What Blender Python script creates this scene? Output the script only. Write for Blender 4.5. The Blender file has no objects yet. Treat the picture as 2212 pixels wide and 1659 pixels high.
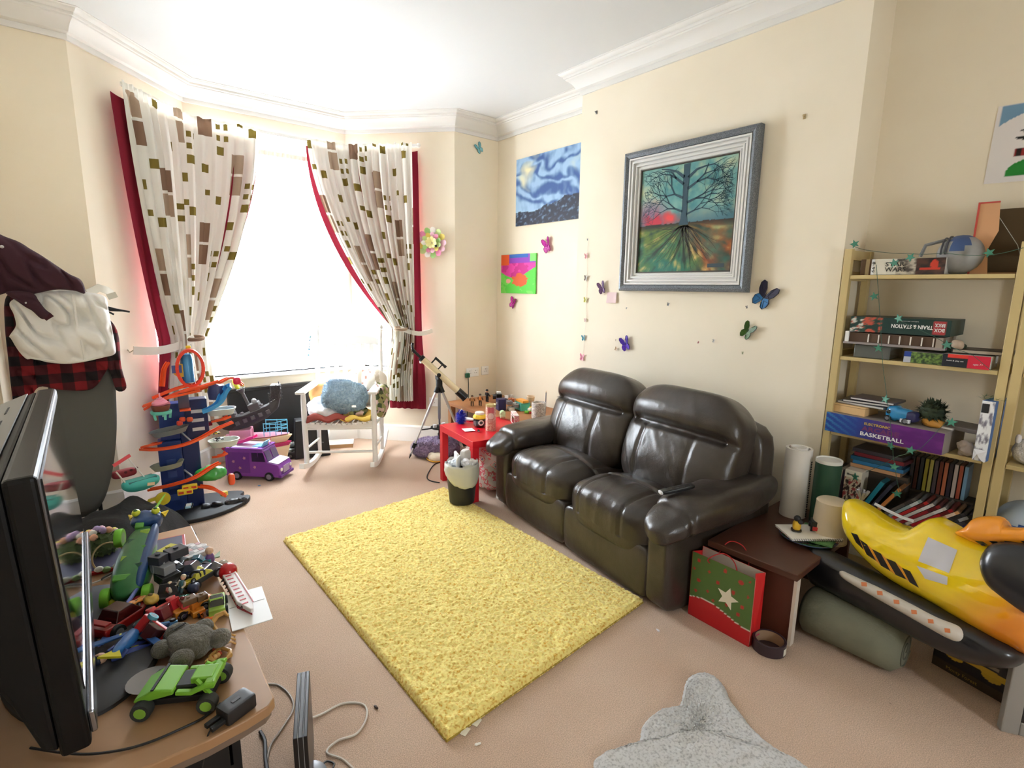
import bpy, math, random
from mathutils import Vector as V, Matrix, Euler, noise as NZ
random.seed(7)
S = bpy.context.scene
COL = S.collection
PI = math.pi
rad = math.radians

# ---------------------------------------------------------------- camera
F, YAW, PIT, ROL = 1138.79, 0.690186, 0.179079, 0.0131218
CAM = V((0, 0, 1.5))
_f = V((math.sin(YAW)*math.cos(PIT), math.cos(YAW)*math.cos(PIT), -math.sin(PIT)))
_r0 = V((math.cos(YAW), -math.sin(YAW), 0)); _u0 = _r0.cross(_f)
_r = math.cos(ROL)*_r0 + math.sin(ROL)*_u0
_u = -math.sin(ROL)*_r0 + math.cos(ROL)*_u0
cd = bpy.data.cameras.new('camera'); cam = bpy.data.objects.new('camera', cd); COL.objects.link(cam)
cam.matrix_world = Matrix(((_r.x, _u.x, -_f.x, CAM.x), (_r.y, _u.y, -_f.y, CAM.y), (_r.z, _u.z, -_f.z, CAM.z), (0, 0, 0, 1)))
cd.sensor_width = 36; cd.lens = F/2212*36; cd.clip_start = .02
S.camera = cam

# ---------------------------------------------------------------- daylight and exposure
S.view_settings.view_transform = 'Standard'; S.view_settings.look = 'None'
S.view_settings.gamma = 1; S.view_settings.use_curve_mapping = False
S.view_settings.exposure = 2.42
W = bpy.data.worlds.new('daylight'); S.world = W; W.use_nodes = True
_bg = W.node_tree.nodes['Background']; _bg.inputs[0].default_value = (.85, .93, 1, 1); _bg.inputs[1].default_value = 7.0
S.cycles.max_bounces = 8; S.cycles.diffuse_bounces = 5; S.cycles.transparent_max_bounces = 10
S.cycles.caustics_reflective = False; S.cycles.caustics_refractive = False
S.cycles.sample_clamp_indirect = 8.0
def portal(loc, rot, sx, sy):
    l = bpy.data.lights.new('window_daylight', 'AREA'); l.shape = 'RECTANGLE'; l.size = sx; l.size_y = sy
    l.cycles.is_portal = True
    o = bpy.data.objects.new('window_daylight', l); COL.objects.link(o); o.location = loc; o.rotation_euler = rot
portal((1.43, 5.2, 1.7), (rad(-90), 0, 0), 1.3, 2.1)
portal((.33, 4.74, 1.7), (rad(-90), 0, rad(48)), .8, 2.1)
portal((2.53, 4.74, 1.7), (rad(-90), 0, rad(-47)), .8, 2.1)
portal((1.4, -2.4, 1.45), (rad(90), 0, 0), .65, 1.0)  # portal of the added rear window that lets in fill light

# ---------------------------------------------------------------- pixel of the photograph -> point on a real plane
def ray(x, y): return (x-1106)/F*_r - (y-829.5)/F*_u + _f
def onz(x, y, z=0): d = ray(x, y); return CAM + d*((z-CAM.z)/d.z)
def onx(x, y, X): d = ray(x, y); return CAM + d*((X-CAM.x)/d.x)
def ony(x, y, Y): d = ray(x, y); return CAM + d*((Y-CAM.y)/d.y)
def onp(x, y, p, n): d = ray(x, y); p = V(p); n = V(n); return CAM + d*((p-CAM).dot(n)/d.dot(n))

# ---------------------------------------------------------------- materials
def lin(c):
    if isinstance(c, str): c = tuple(int(c[i:i+2], 16) for i in (1, 3, 5))
    return tuple(((x/255)/12.92 if x/255 <= .04045 else ((x/255+.055)/1.055)**2.4) for x in c) + (1,)
_mats = {}
class N:
    def __init__(s, name):
        s.m = bpy.data.materials.new(name); s.m.use_nodes = True
        s.t = s.m.node_tree; s.b = s.t.nodes['Principled BSDF']; s.o = s.t.nodes['Material Output']
    def n(s, ty, **k):
        x = s.t.nodes.new(ty)
        for a, v in k.items():
            if a.startswith('i'): x.inputs[int(a[1:])].default_value = v
            else: setattr(x, a, v)
        return x
    def l(s, a, b): s.t.links.new(a, b)
    def coord(s, kind='Object'): return s.n('ShaderNodeTexCoord').outputs[kind]
    def noise(s, scale, detail=2, co=None, rough=.5):
        x = s.n('ShaderNodeTexNoise'); x.inputs['Scale'].default_value = scale; x.inputs['Detail'].default_value = detail
        x.inputs['Roughness'].default_value = rough
        s.l(co or s.coord(), x.inputs['Vector']); return x.outputs['Fac']
    def ramp(s, fac, stops, interp='LINEAR'):
        x = s.n('ShaderNodeValToRGB'); cr = x.color_ramp; cr.interpolation = interp
        while len(cr.elements) < len(stops): cr.elements.new(.5)
        for e, (p, c) in zip(cr.elements, stops): e.position = p; e.color = lin(c)
        s.l(fac, x.inputs[0]); return x.outputs[0]
    def bump(s, h, strength, dist=.01):
        x = s.n('ShaderNodeBump'); x.inputs['Strength'].default_value = strength; x.inputs['Distance'].default_value = dist
        s.l(h, x.inputs['Height']); s.l(x.outputs[0], s.b.inputs['Normal'])
def cm(c, rough=.5, metal=0, var=0, vs=30, bump=0, bs=200, coat=0, alpha=1, trans=0, sheen=0, emit=0, spec=.5):
    key = (str(c), rough, metal, var, vs, bump, bs, coat, alpha, trans, sheen, emit, spec)
    if key in _mats: return _mats[key]
    k = N('paint_%d' % len(_mats)); b = k.b.inputs; col = lin(c)
    b['Base Color'].default_value = col; b['Roughness'].default_value = rough; b['Metallic'].default_value = metal
    b['Specular IOR Level'].default_value = spec
    if coat: b['Coat Weight'].default_value = coat; b['Coat Roughness'].default_value = .08
    if sheen: b['Sheen Weight'].default_value = sheen
    if alpha < 1: b['Alpha'].default_value = alpha
    if trans: b['Transmission Weight'].default_value = trans
    if emit: b['Emission Color'].default_value = col; b['Emission Strength'].default_value = emit
    if var:
        f = k.noise(vs, 3)
        mx = k.n('ShaderNodeMix', data_type='RGBA'); mx.blend_type = 'MIX'
        mx.inputs[6].default_value = tuple(x*(1-var) for x in col[:3])+(1,); mx.inputs[7].default_value = tuple(min(1, x*(1+var)) for x in col[:3])+(1,)
        k.l(f, mx.inputs[0]); k.l(mx.outputs[2], b['Base Color'])
    if bump: k.bump(k.noise(bs, 3), bump)
    _mats[key] = k.m; return k.m

# ---------------------------------------------------------------- mesh builder
def frame_of(d):
    d = V(d).normalized(); a = V((0, 0, 1)) if abs(d.z) < .95 else V((1, 0, 0))
    x = a.cross(d).normalized(); return x, d.cross(x), d
class MB:
    def __init__(s): s.v = []; s.f = []; s.mi = []; s.M = Matrix()
    def add(s, vs, fs, m=0):
        o = len(s.v); s.v += [s.M @ V(p) for p in vs]
        s.f += [tuple(i+o for i in f) for f in fs]; s.mi += [m]*len(fs) if isinstance(m, int) else list(m); return s
    def box(s, c, d, m=0, rz=0, rot=None, taper=1):
        R = Matrix.Rotation(rz, 3, 'Z') if rot is None else Euler(rot).to_matrix()
        vs = []
        for z in (-1, 1):
            t = taper if z > 0 else 1
            for x, y in ((-1, -1), (1, -1), (1, 1), (-1, 1)):
                vs.append(V(c) + R @ V((x*d[0]/2*t, y*d[1]/2*t, z*d[2]/2)))
        return s.add(vs, [(3, 2, 1, 0), (4, 5, 6, 7), (0, 1, 5, 4), (1, 2, 6, 5), (2, 3, 7, 6), (3, 0, 4, 7)], m)
    def bx(s, a, b, m=0): # by corners
        return s.box([(a[i]+b[i])/2 for i in range(3)], [abs(b[i]-a[i]) for i in range(3)], m)
    def cyl(s, p, q, r, r2=None, n=16, m=0, cap=True):
        p = V(p); q = V(q); r2 = r if r2 is None else r2; x, y, d = frame_of(q-p); vs = []
        for c, rr in ((p, r), (q, r2)):
            for i in range(n):
                a = 2*PI*i/n; vs.append(c + rr*(math.cos(a)*x+math.sin(a)*y))
        fs = [(i, (i+1) % n, n+(i+1) % n, n+i) for i in range(n)]
        if cap: fs += [tuple(range(n-1, -1, -1)), tuple(range(n, 2*n))]
        return s.add(vs, fs, m)
    def bar(s, p, q, w, h, m=0, up=None):
        p = V(p); q = V(q); x, y, d = frame_of(q-p)
        if up is not None: x = V(up).cross(d).normalized(); y = d.cross(x)
        vs = [c + i*x*w/2 + j*y*h/2 for c in (p, q) for i, j in ((-1, -1), (1, -1), (1, 1), (-1, 1))]
        return s.add(vs, [(3, 2, 1, 0), (4, 5, 6, 7), (0, 1, 5, 4), (1, 2, 6, 5), (2, 3, 7, 6), (3, 0, 4, 7)], m)
    def tube(s, pts, r, n=8, m=0, closed=False, cap=True):
        pts = [V(p) for p in pts]; L = len(pts); vs = []; rs = r if isinstance(r, (list, tuple)) else [r]*L
        prev = None
        for i, p in enumerate(pts):
            d = (pts[(i+1) % L]-pts[i-1]) if closed else (pts[min(i+1, L-1)]-pts[max(i-1, 0)])
            if d.length < 1e-9: d = V((0, 0, 1))
            d.normalize()
            if prev is None: x, y, _ = frame_of(d)
            else:
                x = prev - d*prev.dot(d)
                x = x.normalized() if x.length > 1e-6 else frame_of(d)[0]
                y = d.cross(x)
            prev = x
            for j in range(n):
                a = 2*PI*j/n; vs.append(p + rs[i]*(math.cos(a)*x+math.sin(a)*y))
        fs = []
        for i in range(L if closed else L-1):
            k = (i+1) % L
            for j in range(n): fs.append((i*n+j, i*n+(j+1) % n, k*n+(j+1) % n, k*n+j))
        if cap and not closed: fs += [tuple(range(n-1, -1, -1)), tuple(range((L-1)*n, L*n))]
        return s.add(vs, fs, m)
    def ribbon(s, pts, w, h, m=0, up=(0, 0, 1), walls=0):
        # flat strip w wide, h thick along pts, optional raised side walls
        prof = [(-w/2, 0), (w/2, 0), (w/2, h+walls), (w/2-h, h+walls), (w/2-h, h), (-w/2+h, h), (-w/2+h, h+walls), (-w/2, h+walls)] if walls else [(-w/2, 0), (w/2, 0), (w/2, h), (-w/2, h)]
        return s.sweep(prof, pts, up, m)
    def sweep(s, prof, pts, up=(0, 0, 1), m=0, closed=False):
        pts = [V(p) for p in pts]; L = len(pts); n = len(prof); vs = []
        for i, p in enumerate(pts):
            d = (pts[(i+1) % L]-pts[i-1]) if closed else (pts[min(i+1, L-1)]-pts[max(i-1, 0)])
            d.normalize(); upi = V(up[i]) if isinstance(up, list) else V(up)
            x = d.cross(upi).normalized(); y = x.cross(d)
            vs += [p + a*x + b*y for a, b in prof]
        fs = []
        for i in range(L if closed else L-1):
            k = (i+1) % L
            for j in range(n): fs.append((i*n+j, i*n+(j+1) % n, k*n+(j+1) % n, k*n+j))
        if not closed: fs += [tuple(range(n-1, -1, -1)), tuple(range((L-1)*n, L*n))]
        return s.add(vs, fs, m)
    def lathe(s, prof, n=24, m=0, c=(0, 0, 0), cap=True):
        vs = []; L = len(prof); c = V(c)
        for r, z in prof:
            for i in range(n):
                a = 2*PI*i/n; vs.append(c + V((r*math.cos(a), r*math.sin(a), z)))
        fs = [(k*n+i, k*n+(i+1) % n, (k+1)*n+(i+1) % n, (k+1)*n+i) for k in range(L-1) for i in range(n)]
        if cap: fs += [tuple(range(n-1, -1, -1)), tuple(range((L-1)*n, L*n))]
        return s.add(vs, fs, m)
    def ball(s, c, r, n=12, m=0, fn=None):
        r = (r, r, r) if isinstance(r, (int, float)) else r; vs = []; k = max(6, n//2+1); c = V(c)
        for i in range(1, k):
            t = PI*i/k
            for j in range(n):
                a = 2*PI*j/n; d = V((math.sin(t)*math.cos(a), math.sin(t)*math.sin(a), math.cos(t)))
                q = V((d.x*r[0], d.y*r[1], d.z*r[2])); vs.append(c + (fn(d, q) if fn else q))
        t = V((0, 0, r[2])); b = V((0, 0, -r[2]))
        vs.append(c + (fn(V((0, 0, 1)), t) if fn else t)); vs.append(c + (fn(V((0, 0, -1)), b) if fn else b))
        fs = [((i*n+j), (i+1)*n+j, (i+1)*n+(j+1) % n, i*n+(j+1) % n) for i in range(k-2) for j in range(n)]
        T = (k-1)*n
        fs += [(T, j, (j+1) % n) for j in range(n)] + [(T+1, (k-2)*n+(j+1) % n, (k-2)*n+j) for j in range(n)]
        return s.add(vs, fs, m)
    def puff(s, c, d, e=4, n=8, m=0, fn=None):
        # rounded cushion block: superellipsoid of size d with exponent e, fn(unit, point) deforms
        idx = {}; vs = []; fs = []; c = V(c)
        def pt(a):
            if a in idx: return idx[a]
            q = V(tuple(2*t/n-1 for t in a))
            k = (abs(q.x)**e+abs(q.y)**e+abs(q.z)**e)**(1/e); u = q/k
            p = V((u.x*d[0]/2, u.y*d[1]/2, u.z*d[2]/2))
            if fn: p = fn(u, p)
            idx[a] = len(vs); vs.append(c+p); return idx[a]
        for ax in range(3):
            for side in (0, n):
                for i in range(n):
                    for j in range(n):
                        q = []
                        for (a, b) in ((i, j), (i+1, j), (i+1, j+1), (i, j+1)):
                            t = [0, 0, 0]; t[ax] = side; t[(ax+1) % 3] = a; t[(ax+2) % 3] = b; q.append(pt(tuple(t)))
                        fs.append(tuple(q) if side else tuple(reversed(q)))
        return s.add(vs, fs, m)
    def prism(s, poly, z0, z1, m=0, ms=None):
        n = len(poly); vs = [(x, y, z0) for x, y in poly]+[(x, y, z1) for x, y in poly]
        fs = [tuple(range(n-1, -1, -1)), tuple(range(n, 2*n))]+[(i, (i+1) % n, n+(i+1) % n, n+i) for i in range(n)]
        return s.add(vs, fs, m if ms is None else [m, m]+[ms]*n)
    def grid(s, fn, nu, nv, m=0, close_u=False):
        vs = [fn(i/nu, j/nv) for j in range(nv+1) for i in range(nu+1)]
        fs = []; ms = []
        for j in range(nv):
            for i in range(nu):
                fs.append((j*(nu+1)+i, j*(nu+1)+i+1, (j+1)*(nu+1)+i+1, (j+1)*(nu+1)+i)); ms.append(m(i, j) if callable(m) else m)
        return s.add(vs, fs, ms)
def obj(name, mb, mats, parent=None, smooth=False, bevel=0, sub=0, solid=0, ang=40, segs=2):
    me = bpy.data.meshes.new(name); me.from_pydata([tuple(p) for p in mb.v], [], mb.f)
    mats = mats if isinstance(mats, (list, tuple)) else [mats]
    for m in mats: me.materials.append(m)
    if len(mats) > 1: me.polygons.foreach_set('material_index', [min(i, len(mats)-1) for i in mb.mi])
    if smooth:
        me.polygons.foreach_set('use_smooth', [True]*len(me.polygons))
        if ang: me.set_sharp_from_angle(angle=rad(ang))
    me.update()
    o = bpy.data.objects.new(name, me); COL.objects.link(o); o.parent = parent
    if solid: k = o.modifiers.new('t', 'SOLIDIFY'); k.thickness = solid; k.offset = 0
    if bevel: k = o.modifiers.new('b', 'BEVEL'); k.width = bevel; k.segments = segs; k.limit_method = 'ANGLE'
    if sub: k = o.modifiers.new('s', 'SUBSURF'); k.levels = sub; k.render_levels = sub
    return o
def tag(o, label, cat, group=None, kind=None):
    o['label'] = label; o['category'] = cat
    if group: o['group'] = group
    if kind: o['kind'] = kind
    return o
def struct(o): o['kind'] = 'structure'; return o
def thing(name, label, cat, loc=(0, 0, 0), rz=0, group=None, rot=None):
    o = bpy.data.objects.new(name, None); COL.objects.link(o); o.empty_display_size = .05
    o.location = loc; o.rotation_euler = rot or (0, 0, rz)
    return tag(o, label, cat, group)
def at(o, loc, rot=None):
    o.location = loc
    if rot: o.rotation_euler = rot
    return o
def dup(root, loc, rot=None, label=None, scale=None):
    r = root.copy(); COL.objects.link(r); r.location = loc
    if rot is not None: r.rotation_euler = rot
    if label: r['label'] = label
    if scale: r.scale = (scale,)*3 if isinstance(scale, (int, float)) else scale
    for ch in list(root.children):
        c = ch.copy(); COL.objects.link(c); c.parent = r
        for g in ch.children:
            d = g.copy(); COL.objects.link(d); d.parent = c
    return r
def text_mb(body, width, height, depth=.0006, bold=0):
    # lettering in the local XY plane, centred, scaled to width x height
    cu = bpy.data.curves.new('lettering', 'FONT'); cu.body = body; cu.align_x = 'CENTER'; cu.resolution_u = 2
    cu.extrude = .02; cu.offset = bold
    o = bpy.data.objects.new('lettering', cu); COL.objects.link(o)
    me = bpy.data.meshes.new_from_object(o); vs = [V(v.co) for v in me.vertices]; fs = [tuple(p.vertices) for p in me.polygons]
    bpy.data.objects.remove(o); bpy.data.curves.remove(cu); bpy.data.meshes.remove(me)
    x0 = min(p.x for p in vs); x1 = max(p.x for p in vs); y0 = min(p.y for p in vs); y1 = max(p.y for p in vs)
    b = MB(); b.add([((p.x-(x0+x1)/2)*width/(x1-x0), (p.y-(y0+y1)/2)*height/(y1-y0), (p.z/.02)*depth/2) for p in vs], fs); return b
def text(name, body, width, height, mat, parent, loc, rot, bold=0):
    o = obj(name, text_mb(body, width, height, .0008, bold), mat, parent); o.location = loc; o.rotation_euler = rot; return o
def rnd(a, b): return random.uniform(a, b)
def lerp(a, b, t): return a+(b-a)*t
def smooth(t): t = max(0, min(1, t)); return t*t*(3-2*t)
# ================================================================ the room
def wall_mat():
    k = N('cream_wall'); co = k.coord(); f = k.noise(2.2, 4, co); k.l(k.ramp(f, [(.3, (240, 228, 205)), (.7, (245, 234, 213))]), k.b.inputs['Base Color'])
    k.b.inputs['Roughness'].default_value = .75; k.bump(k.noise(140, 3, co), .06, .004); return k.m
M_WALL = wall_mat()
M_WHITE = cm((232, 230, 226), .55, bump=.03, bs=60)
M_CEIL = cm((226, 227, 227), .8, bump=.08, bs=25)
M_GLOSSW = cm((245, 244, 240), .3)
def carpet_mat():
    k = N('carpet_pile'); co = k.coord()
    c1 = k.ramp(k.noise(1.6, 5, co), [(.3, (212, 180, 155)), (.7, (228, 200, 177))])
    c2 = k.ramp(k.noise(260, 2, co), [(.3, (150, 150, 150)), (.7, (255, 255, 255))])
    mx = k.n('ShaderNodeMix', data_type='RGBA'); mx.blend_type = 'MULTIPLY'; mx.inputs[0].default_value = .55
    k.l(c1, mx.inputs[6]); k.l(c2, mx.inputs[7])
    sp = k.n('ShaderNodeTexVoronoi'); sp.inputs['Scale'].default_value = 6.5; k.l(co, sp.inputs['Vector'])
    sr = k.ramp(sp.outputs['Distance'], [(.018, (70, 52, 40)), (.032, (255, 255, 255))])
    m2 = k.n('ShaderNodeMix', data_type='RGBA'); m2.blend_type = 'MULTIPLY'; m2.inputs[0].default_value = .5
    k.l(mx.outputs[2], m2.inputs[6]); k.l(sr, m2.inputs[7]); k.l(m2.outputs[2], k.b.inputs['Base Color'])
    k.b.inputs['Roughness'].default_value = 1; k.b.inputs['Specular IOR Level'].default_value = .1; k.b.inputs['Sheen Weight'].default_value = .2
    k.bump(k.noise(220, 3, co), .5, .006); return k.m
ZC = 3.01; XR = 3.25; XC = 2.965
PLAN = [(-.34, -2.2), (-.34, 4.19), (.12, 4.19), (.79, 4.94), (2.07, 4.94), (2.76, 4.19), (XR, 4.19), (XR, 2.84), (XC, 2.84), (XC, 1.03), (XR, 1.03), (XR, -2.2)]
struct(obj('floor', MB().bx((-.6, -2.5, -.1), (3.6, 5.4, 0)), carpet_mat()))
struct(obj('ceiling', MB().bx((-.6, -2.5, ZC), (3.6, 5.4, ZC+.1)), M_CEIL))
def wall(name, p, q, th=.12, holes=(), e0=0, e1=0):
    p = V(p+(0,)); q = V(q+(0,)); d = q-p; L = d.length; ang = math.atan2(d.y, d.x); b = MB()
    b.M = Matrix.Translation(p) @ Matrix.Rotation(ang, 4, 'Z')
    s = -e0
    for s0, s1, z0, z1 in holes:
        b.bx((s, 0, 0), (s0, th, ZC)); b.bx((s0, 0, 0), (s1, th, z0)); b.bx((s0, 0, z1), (s1, th, ZC)); s = s1
    b.bx((s, 0, 0), (L+e1, th, ZC)); return struct(obj(name, b, M_WALL))
P = PLAN
wall('wall_left', P[0], P[1], .12)
wall('wall_window_left', P[1], P[2], .12, e0=.12)
HB = [(.08, .68, .735, 2.70)]
wall('wall_bay_left', P[2], P[3], .22, [(.47, .95, .735, 2.70)])
wall('wall_bay_front', P[3], P[4], .22, [(.06, 1.22, .735, 2.70)], .1, .1)
wall('wall_bay_right', P[4], P[5], .22, [(.06, .62, .735, 2.70)])
wall('wall_window_right', P[5], P[6], .12, e1=.12)
wall('wall_alcove_far', P[6], P[7], .12)
struct(obj('wall_chimney', MB().bx((XC, P[9][1], 0), (XR+.11, P[8][1], ZC)), M_WALL))
wall('wall_alcove_near', P[10], P[11], .12)
wall('wall_back', P[11], P[0], .12, [(1.58, 2.12, 1.0, 1.9)], .12, .12)  # hole for the added, unseen fill-light window
def inter(p, d, q, e):
    k = d.x*e.y-d.y*e.x
    if abs(k) < 1e-6: return q
    t = ((q.x-p.x)*e.y-(q.y-p.y)*e.x)/k; return p+d*t
def offs(i, d):
    # plan corner i moved d into the room
    a = V(P[i-1]); b = V(P[i]); c = V(P[(i+1) % len(P)])
    d1 = (b-a).normalized(); d2 = (c-b).normalized()
    n1 = V((d1.y, -d1.x)); n2 = V((d2.y, -d2.x))
    return inter(b+n1*d, d1, b+n2*d, d2)
CORN = [(0, 2.862), (.013, 2.862), (.015, 2.878), (.013, 2.893), (.026, 2.897), (.034, 2.902), (.042, 2.918), (.056, 2.938), (.074, 2.954), (.088, 2.962), (.090, 2.970), (.098, 2.972), (.102, 2.980), (.102, 2.986), (.116, 2.990), (.124, 2.998), (.128, 3.004), (.138, 3.006), (.138, 3.0101), (0, 3.0101)]
SKIRT = [(0, 0), (.018, 0), (.018, .12), (.013, .135), (.014, .145), (.006, .16), (0, .16)]
def run(name, i, prof, mat):
    j = (i+1) % len(P); n = len(prof)
    vs = [tuple(offs(k, d))+(z,) for k in (i, j) for d, z in prof]
    fs = [(a, (a+1) % n, n+(a+1) % n, n+a) for a in range(n)]+[tuple(range(n-1, -1, -1)), tuple(range(n, 2*n))]
    return struct(obj(name, MB().add(vs, fs), mat, smooth=True, ang=30))
for k, i in enumerate((0, 1, 2, 3, 4, 5, 6, 8)): run('trim_%d' % (k+1), i, CORN, M_WHITE)
for nm, i in (('left', 0), ('window_left', 1), ('bay_left', 2), ('bay_front', 3), ('bay_right', 4), ('window_right', 5), ('alcove_far', 6), ('chimney_return_far', 7), ('chimney', 8), ('chimney_return_near', 9), ('alcove_near', 10)):
    run('baseboard_'+nm, i, SKIRT, M_GLOSSW)
def glass_mat():
    k = N('window_glass'); a = k.n('ShaderNodeBsdfTransparent'); g = k.n('ShaderNodeBsdfGlossy'); g.inputs['Roughness'].default_value = .02
    mx = k.n('ShaderNodeMixShader'); mx.inputs[0].default_value = .06; k.l(a.outputs[0], mx.inputs[1]); k.l(g.outputs[0], mx.inputs[2]); k.l(mx.outputs[0], k.o.inputs[0]); return k.m
M_GLASS = glass_mat()
def window(name, p, q, s0, s1, z0, z1, sash=True, th=.22, sill=True):
    p = V(p+(0,)); q = V(q+(0,)); d = q-p; ang = math.atan2(d.y, d.x)
    r = bpy.data.objects.new(name, None); COL.objects.link(r); r.location = p; r.rotation_euler = (0, 0, ang); struct(r)
    b = MB(); y0, y1 = .11, .17
    b.bx((s0, y0, z0), (s0+.055, y1, z1)); b.bx((s1-.055, y0, z0), (s1, y1, z1)); b.bx((s0, y0, z0), (s1, y1, z0+.03)); b.bx((s0, y0, z1-.07), (s1, y1, z1))
    if sash: b.bx((s0, y0+.01, 1.62), (s1, y1, 1.66))
    obj('frame', b, M_GLOSSW, r, bevel=.006)
    obj('pane', MB().bx((s0+.05, .138, z0+.06), (s1-.05, .142, z1-.06)), M_GLASS, r)
    if sill:
        obj('sill', MB().bx((s0-.04, -.045, z0-.03), (s1+.04, .112, z0)), M_GLOSSW, r, bevel=.008)
    return r
window('window_1', P[3], P[4], .06, 1.22, .735, 2.70)
window('window_2', P[4], P[5], .06, .62, .735, 2.70)
window('window_3', P[2], P[3], .47, .95, .735, 2.70)
window('window_added_fill', P[11], P[0], 1.58, 2.12, 1.0, 1.9, th=.12, sill=False)  # unseen rear window, added behind the camera to give fill light

# ================================================================ curtains
def fabric_mat(c, tr=.35, var=.05):
    k = N('curtain_cloth'); k.b.inputs['Base Color'].default_value = lin(c); k.b.inputs['Roughness'].default_value = .9
    k.b.inputs['Specular IOR Level'].default_value = .1
    t = k.n('ShaderNodeBsdfTranslucent'); t.inputs[0].default_value = lin(c)
    mx = k.n('ShaderNodeMixShader'); mx.inputs[0].default_value = tr
    k.l(k.b.outputs[0], mx.inputs[1]); k.l(t.outputs[0], mx.inputs[2]); k.l(mx.outputs[0], k.o.inputs[0])
    k.bump(k.noise(300, 2), .15, .003); return k.m
CURT = [fabric_mat((244, 242, 232), .22), fabric_mat((140, 112, 92), .1), fabric_mat((172, 150, 128), .12), fabric_mat((128, 112, 54), .08)]
RED = fabric_mat((126, 34, 48), .10)
def pattern(cx, cy):
    # printed blocks of the flat cloth: pairs of large squares and scattered small ones
    col = cx//17; x = cx % 17; y = (cy+col*19+(col % 3)*7) % 46
    if 1 <= x <= 7:
        if 2 <= y <= 8: return 1 if col % 2 else 2
        if 10 <= y <= 16: return 2 if col % 3 else 1
    if 2 <= x <= 5 and 27 <= y <= 29: return 3
    if 10 <= x <= 13 and 20 <= y <= 22: return 3
    if x in (10, 11) and y in (12, 13, 16, 17): return 3
    if x in (14, 15) and y in (12, 13, 16, 17): return 3
    if 10 <= x <= 13 and 38 <= y <= 40: return 3
    if 4 <= x <= 6 and 36 <= y <= 37: return 3
    return 0
def path_pt(pts, t):
    L = [0]
    for a, b in zip(pts, pts[1:]): L.append(L[-1]+(V(b)-V(a)).length)
    s = t*L[-1]
    for i in range(len(pts)-1):
        if s <= L[i+1]+1e-9:
            k = (s-L[i])/(L[i+1]-L[i]); d = (V(pts[i+1])-V(pts[i])).normalized(); return V(pts[i]).lerp(V(pts[i+1]), k), d
    return V(pts[-1]), d
def curtain_mb(top, tie, bot, zt, ztie, zb, pl=13, nu=84, nv=110, amp=.027, back=0, pat=True, kp=1.7, seed=0):
    # top/tie/bot: plan polylines (x,y) left to right
    b = MB(); vtie = (zt-ztie)/(zt-zb)
    def fn(u, v):
        z = lerp(zt, zb, v); a, da = path_pt(top, u)
        t, dt = path_pt(tie, u); o, do = path_pt(bot, u)
        if v < vtie:
            k = v/vtie; w = k**kp
            p = a.lerp(t, w); d = da.lerp(dt, w).normalized()
        else:
            k = (v-vtie)/(1-vtie); w = smooth(k*1.3); p = t.lerp(o, w); d = dt.lerp(do, w).normalized()
        n = V((d.y, -d.x)); near = math.exp(-((v-vtie)/.09)**2)
        ph = 2*PI*pl*u+1.3*math.sin(5*u+seed)
        am = amp*(.35+.65*min(1, v*7))*(1+.5*math.sin(7*u+seed))
        off = am*math.sin(ph)+.35*am*math.sin(2.3*ph+seed)+.02*near*math.sin(9*u)
        if v < .035: off = amp*.3*math.sin(ph*2.1)
        p = p+n*(off+back); dz = .006*math.sin(ph*1.0+1) if v < .01 else 0
        sag = .05*math.sin(PI*u)*near if v > 0 else 0
        return (p.x, p.y, z+dz-.0*sag)
    return b.grid(fn, nu, nv, m=(lambda i, j: pattern(i+seed*5, j)) if pat else 0)
def plan(ax, s, o):
    a = {'l': V(P[2]), 'r': V(P[4])}[ax]; d = {'l': V(P[3])-V(P[2]), 'r': V(P[5])-V(P[4])}[ax].normalized(); n = V((d.y, -d.x)); q = a+d*s+n*o; return (q.x, q.y)
cl = thing('patterned_curtain', 'cream curtain with brown and olive squares tied back left of the window', 'curtain', group='pair of patterned curtains')
obj('cloth', curtain_mb([plan('l', .27, .10), plan('l', .84, .10), (.86, 4.845), (1.31, 4.85)], [plan('l', .43, .13), plan('l', .60, .16), plan('l', .78, .13)], [plan('l', .36, .12), plan('l', .62, .14), plan('l', .88, .12)], 2.75, 1.12, .43), CURT, cl, smooth=True, ang=0)
obj('lining', curtain_mb([plan('l', .20, .07), plan('l', .84, .06), (.86, 4.875), (1.30, 4.885)], [plan('l', .34, .10), plan('l', .60, .11), plan('l', .76, .10)], [plan('l', .30, .07), plan('l', .9, .07)], 2.66, 1.12, .36, pl=5, nu=40, nv=60, amp=.008, pat=False, seed=2, kp=1.62), RED, cl, smooth=True, ang=0)['label'] = 'dark red curtain lining'
cr = thing('patterned_curtain', 'cream curtain with brown and olive squares tied back right of the window', 'curtain', group='pair of patterned curtains')
obj('cloth', curtain_mb([(1.69, 4.85), (1.98, 4.845), plan('r', .08, .10), plan('r', .66, .10)], [plan('r', .45, .13), plan('r', .56, .16), plan('r', .66, .12)], [plan('r', .36, .12), plan('r', .5, .13), plan('r', .63, .12)], 2.75, 1.12, .43, seed=4), CURT, cr, smooth=True, ang=0)
obj('lining', curtain_mb([(1.69, 4.885), (1.98, 4.875), plan('r', .08, .06), plan('r', .70, .06)], [plan('r', .43, .10), plan('r', .72, .09)], [plan('r', .38, .08), plan('r', .74, .07)], 2.69, 1.12, .345, pl=5, nu=40, nv=60, amp=.010, pat=False, seed=5, kp=1.95), RED, cr, smooth=True, ang=0)['label'] = 'dark red curtain lining'
rail = MB(); rp = [plan('l', .285, .085), plan('l', .86, .07), (.88, 4.87), (1.98, 4.87), plan('r', .06, .07), plan('r', .70, .07)]
rail.sweep([(-.008, -.012), (.008, -.012), (.008, .012), (-.008, .012)], [(x, y, 2.735) for x, y in rp])
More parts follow.
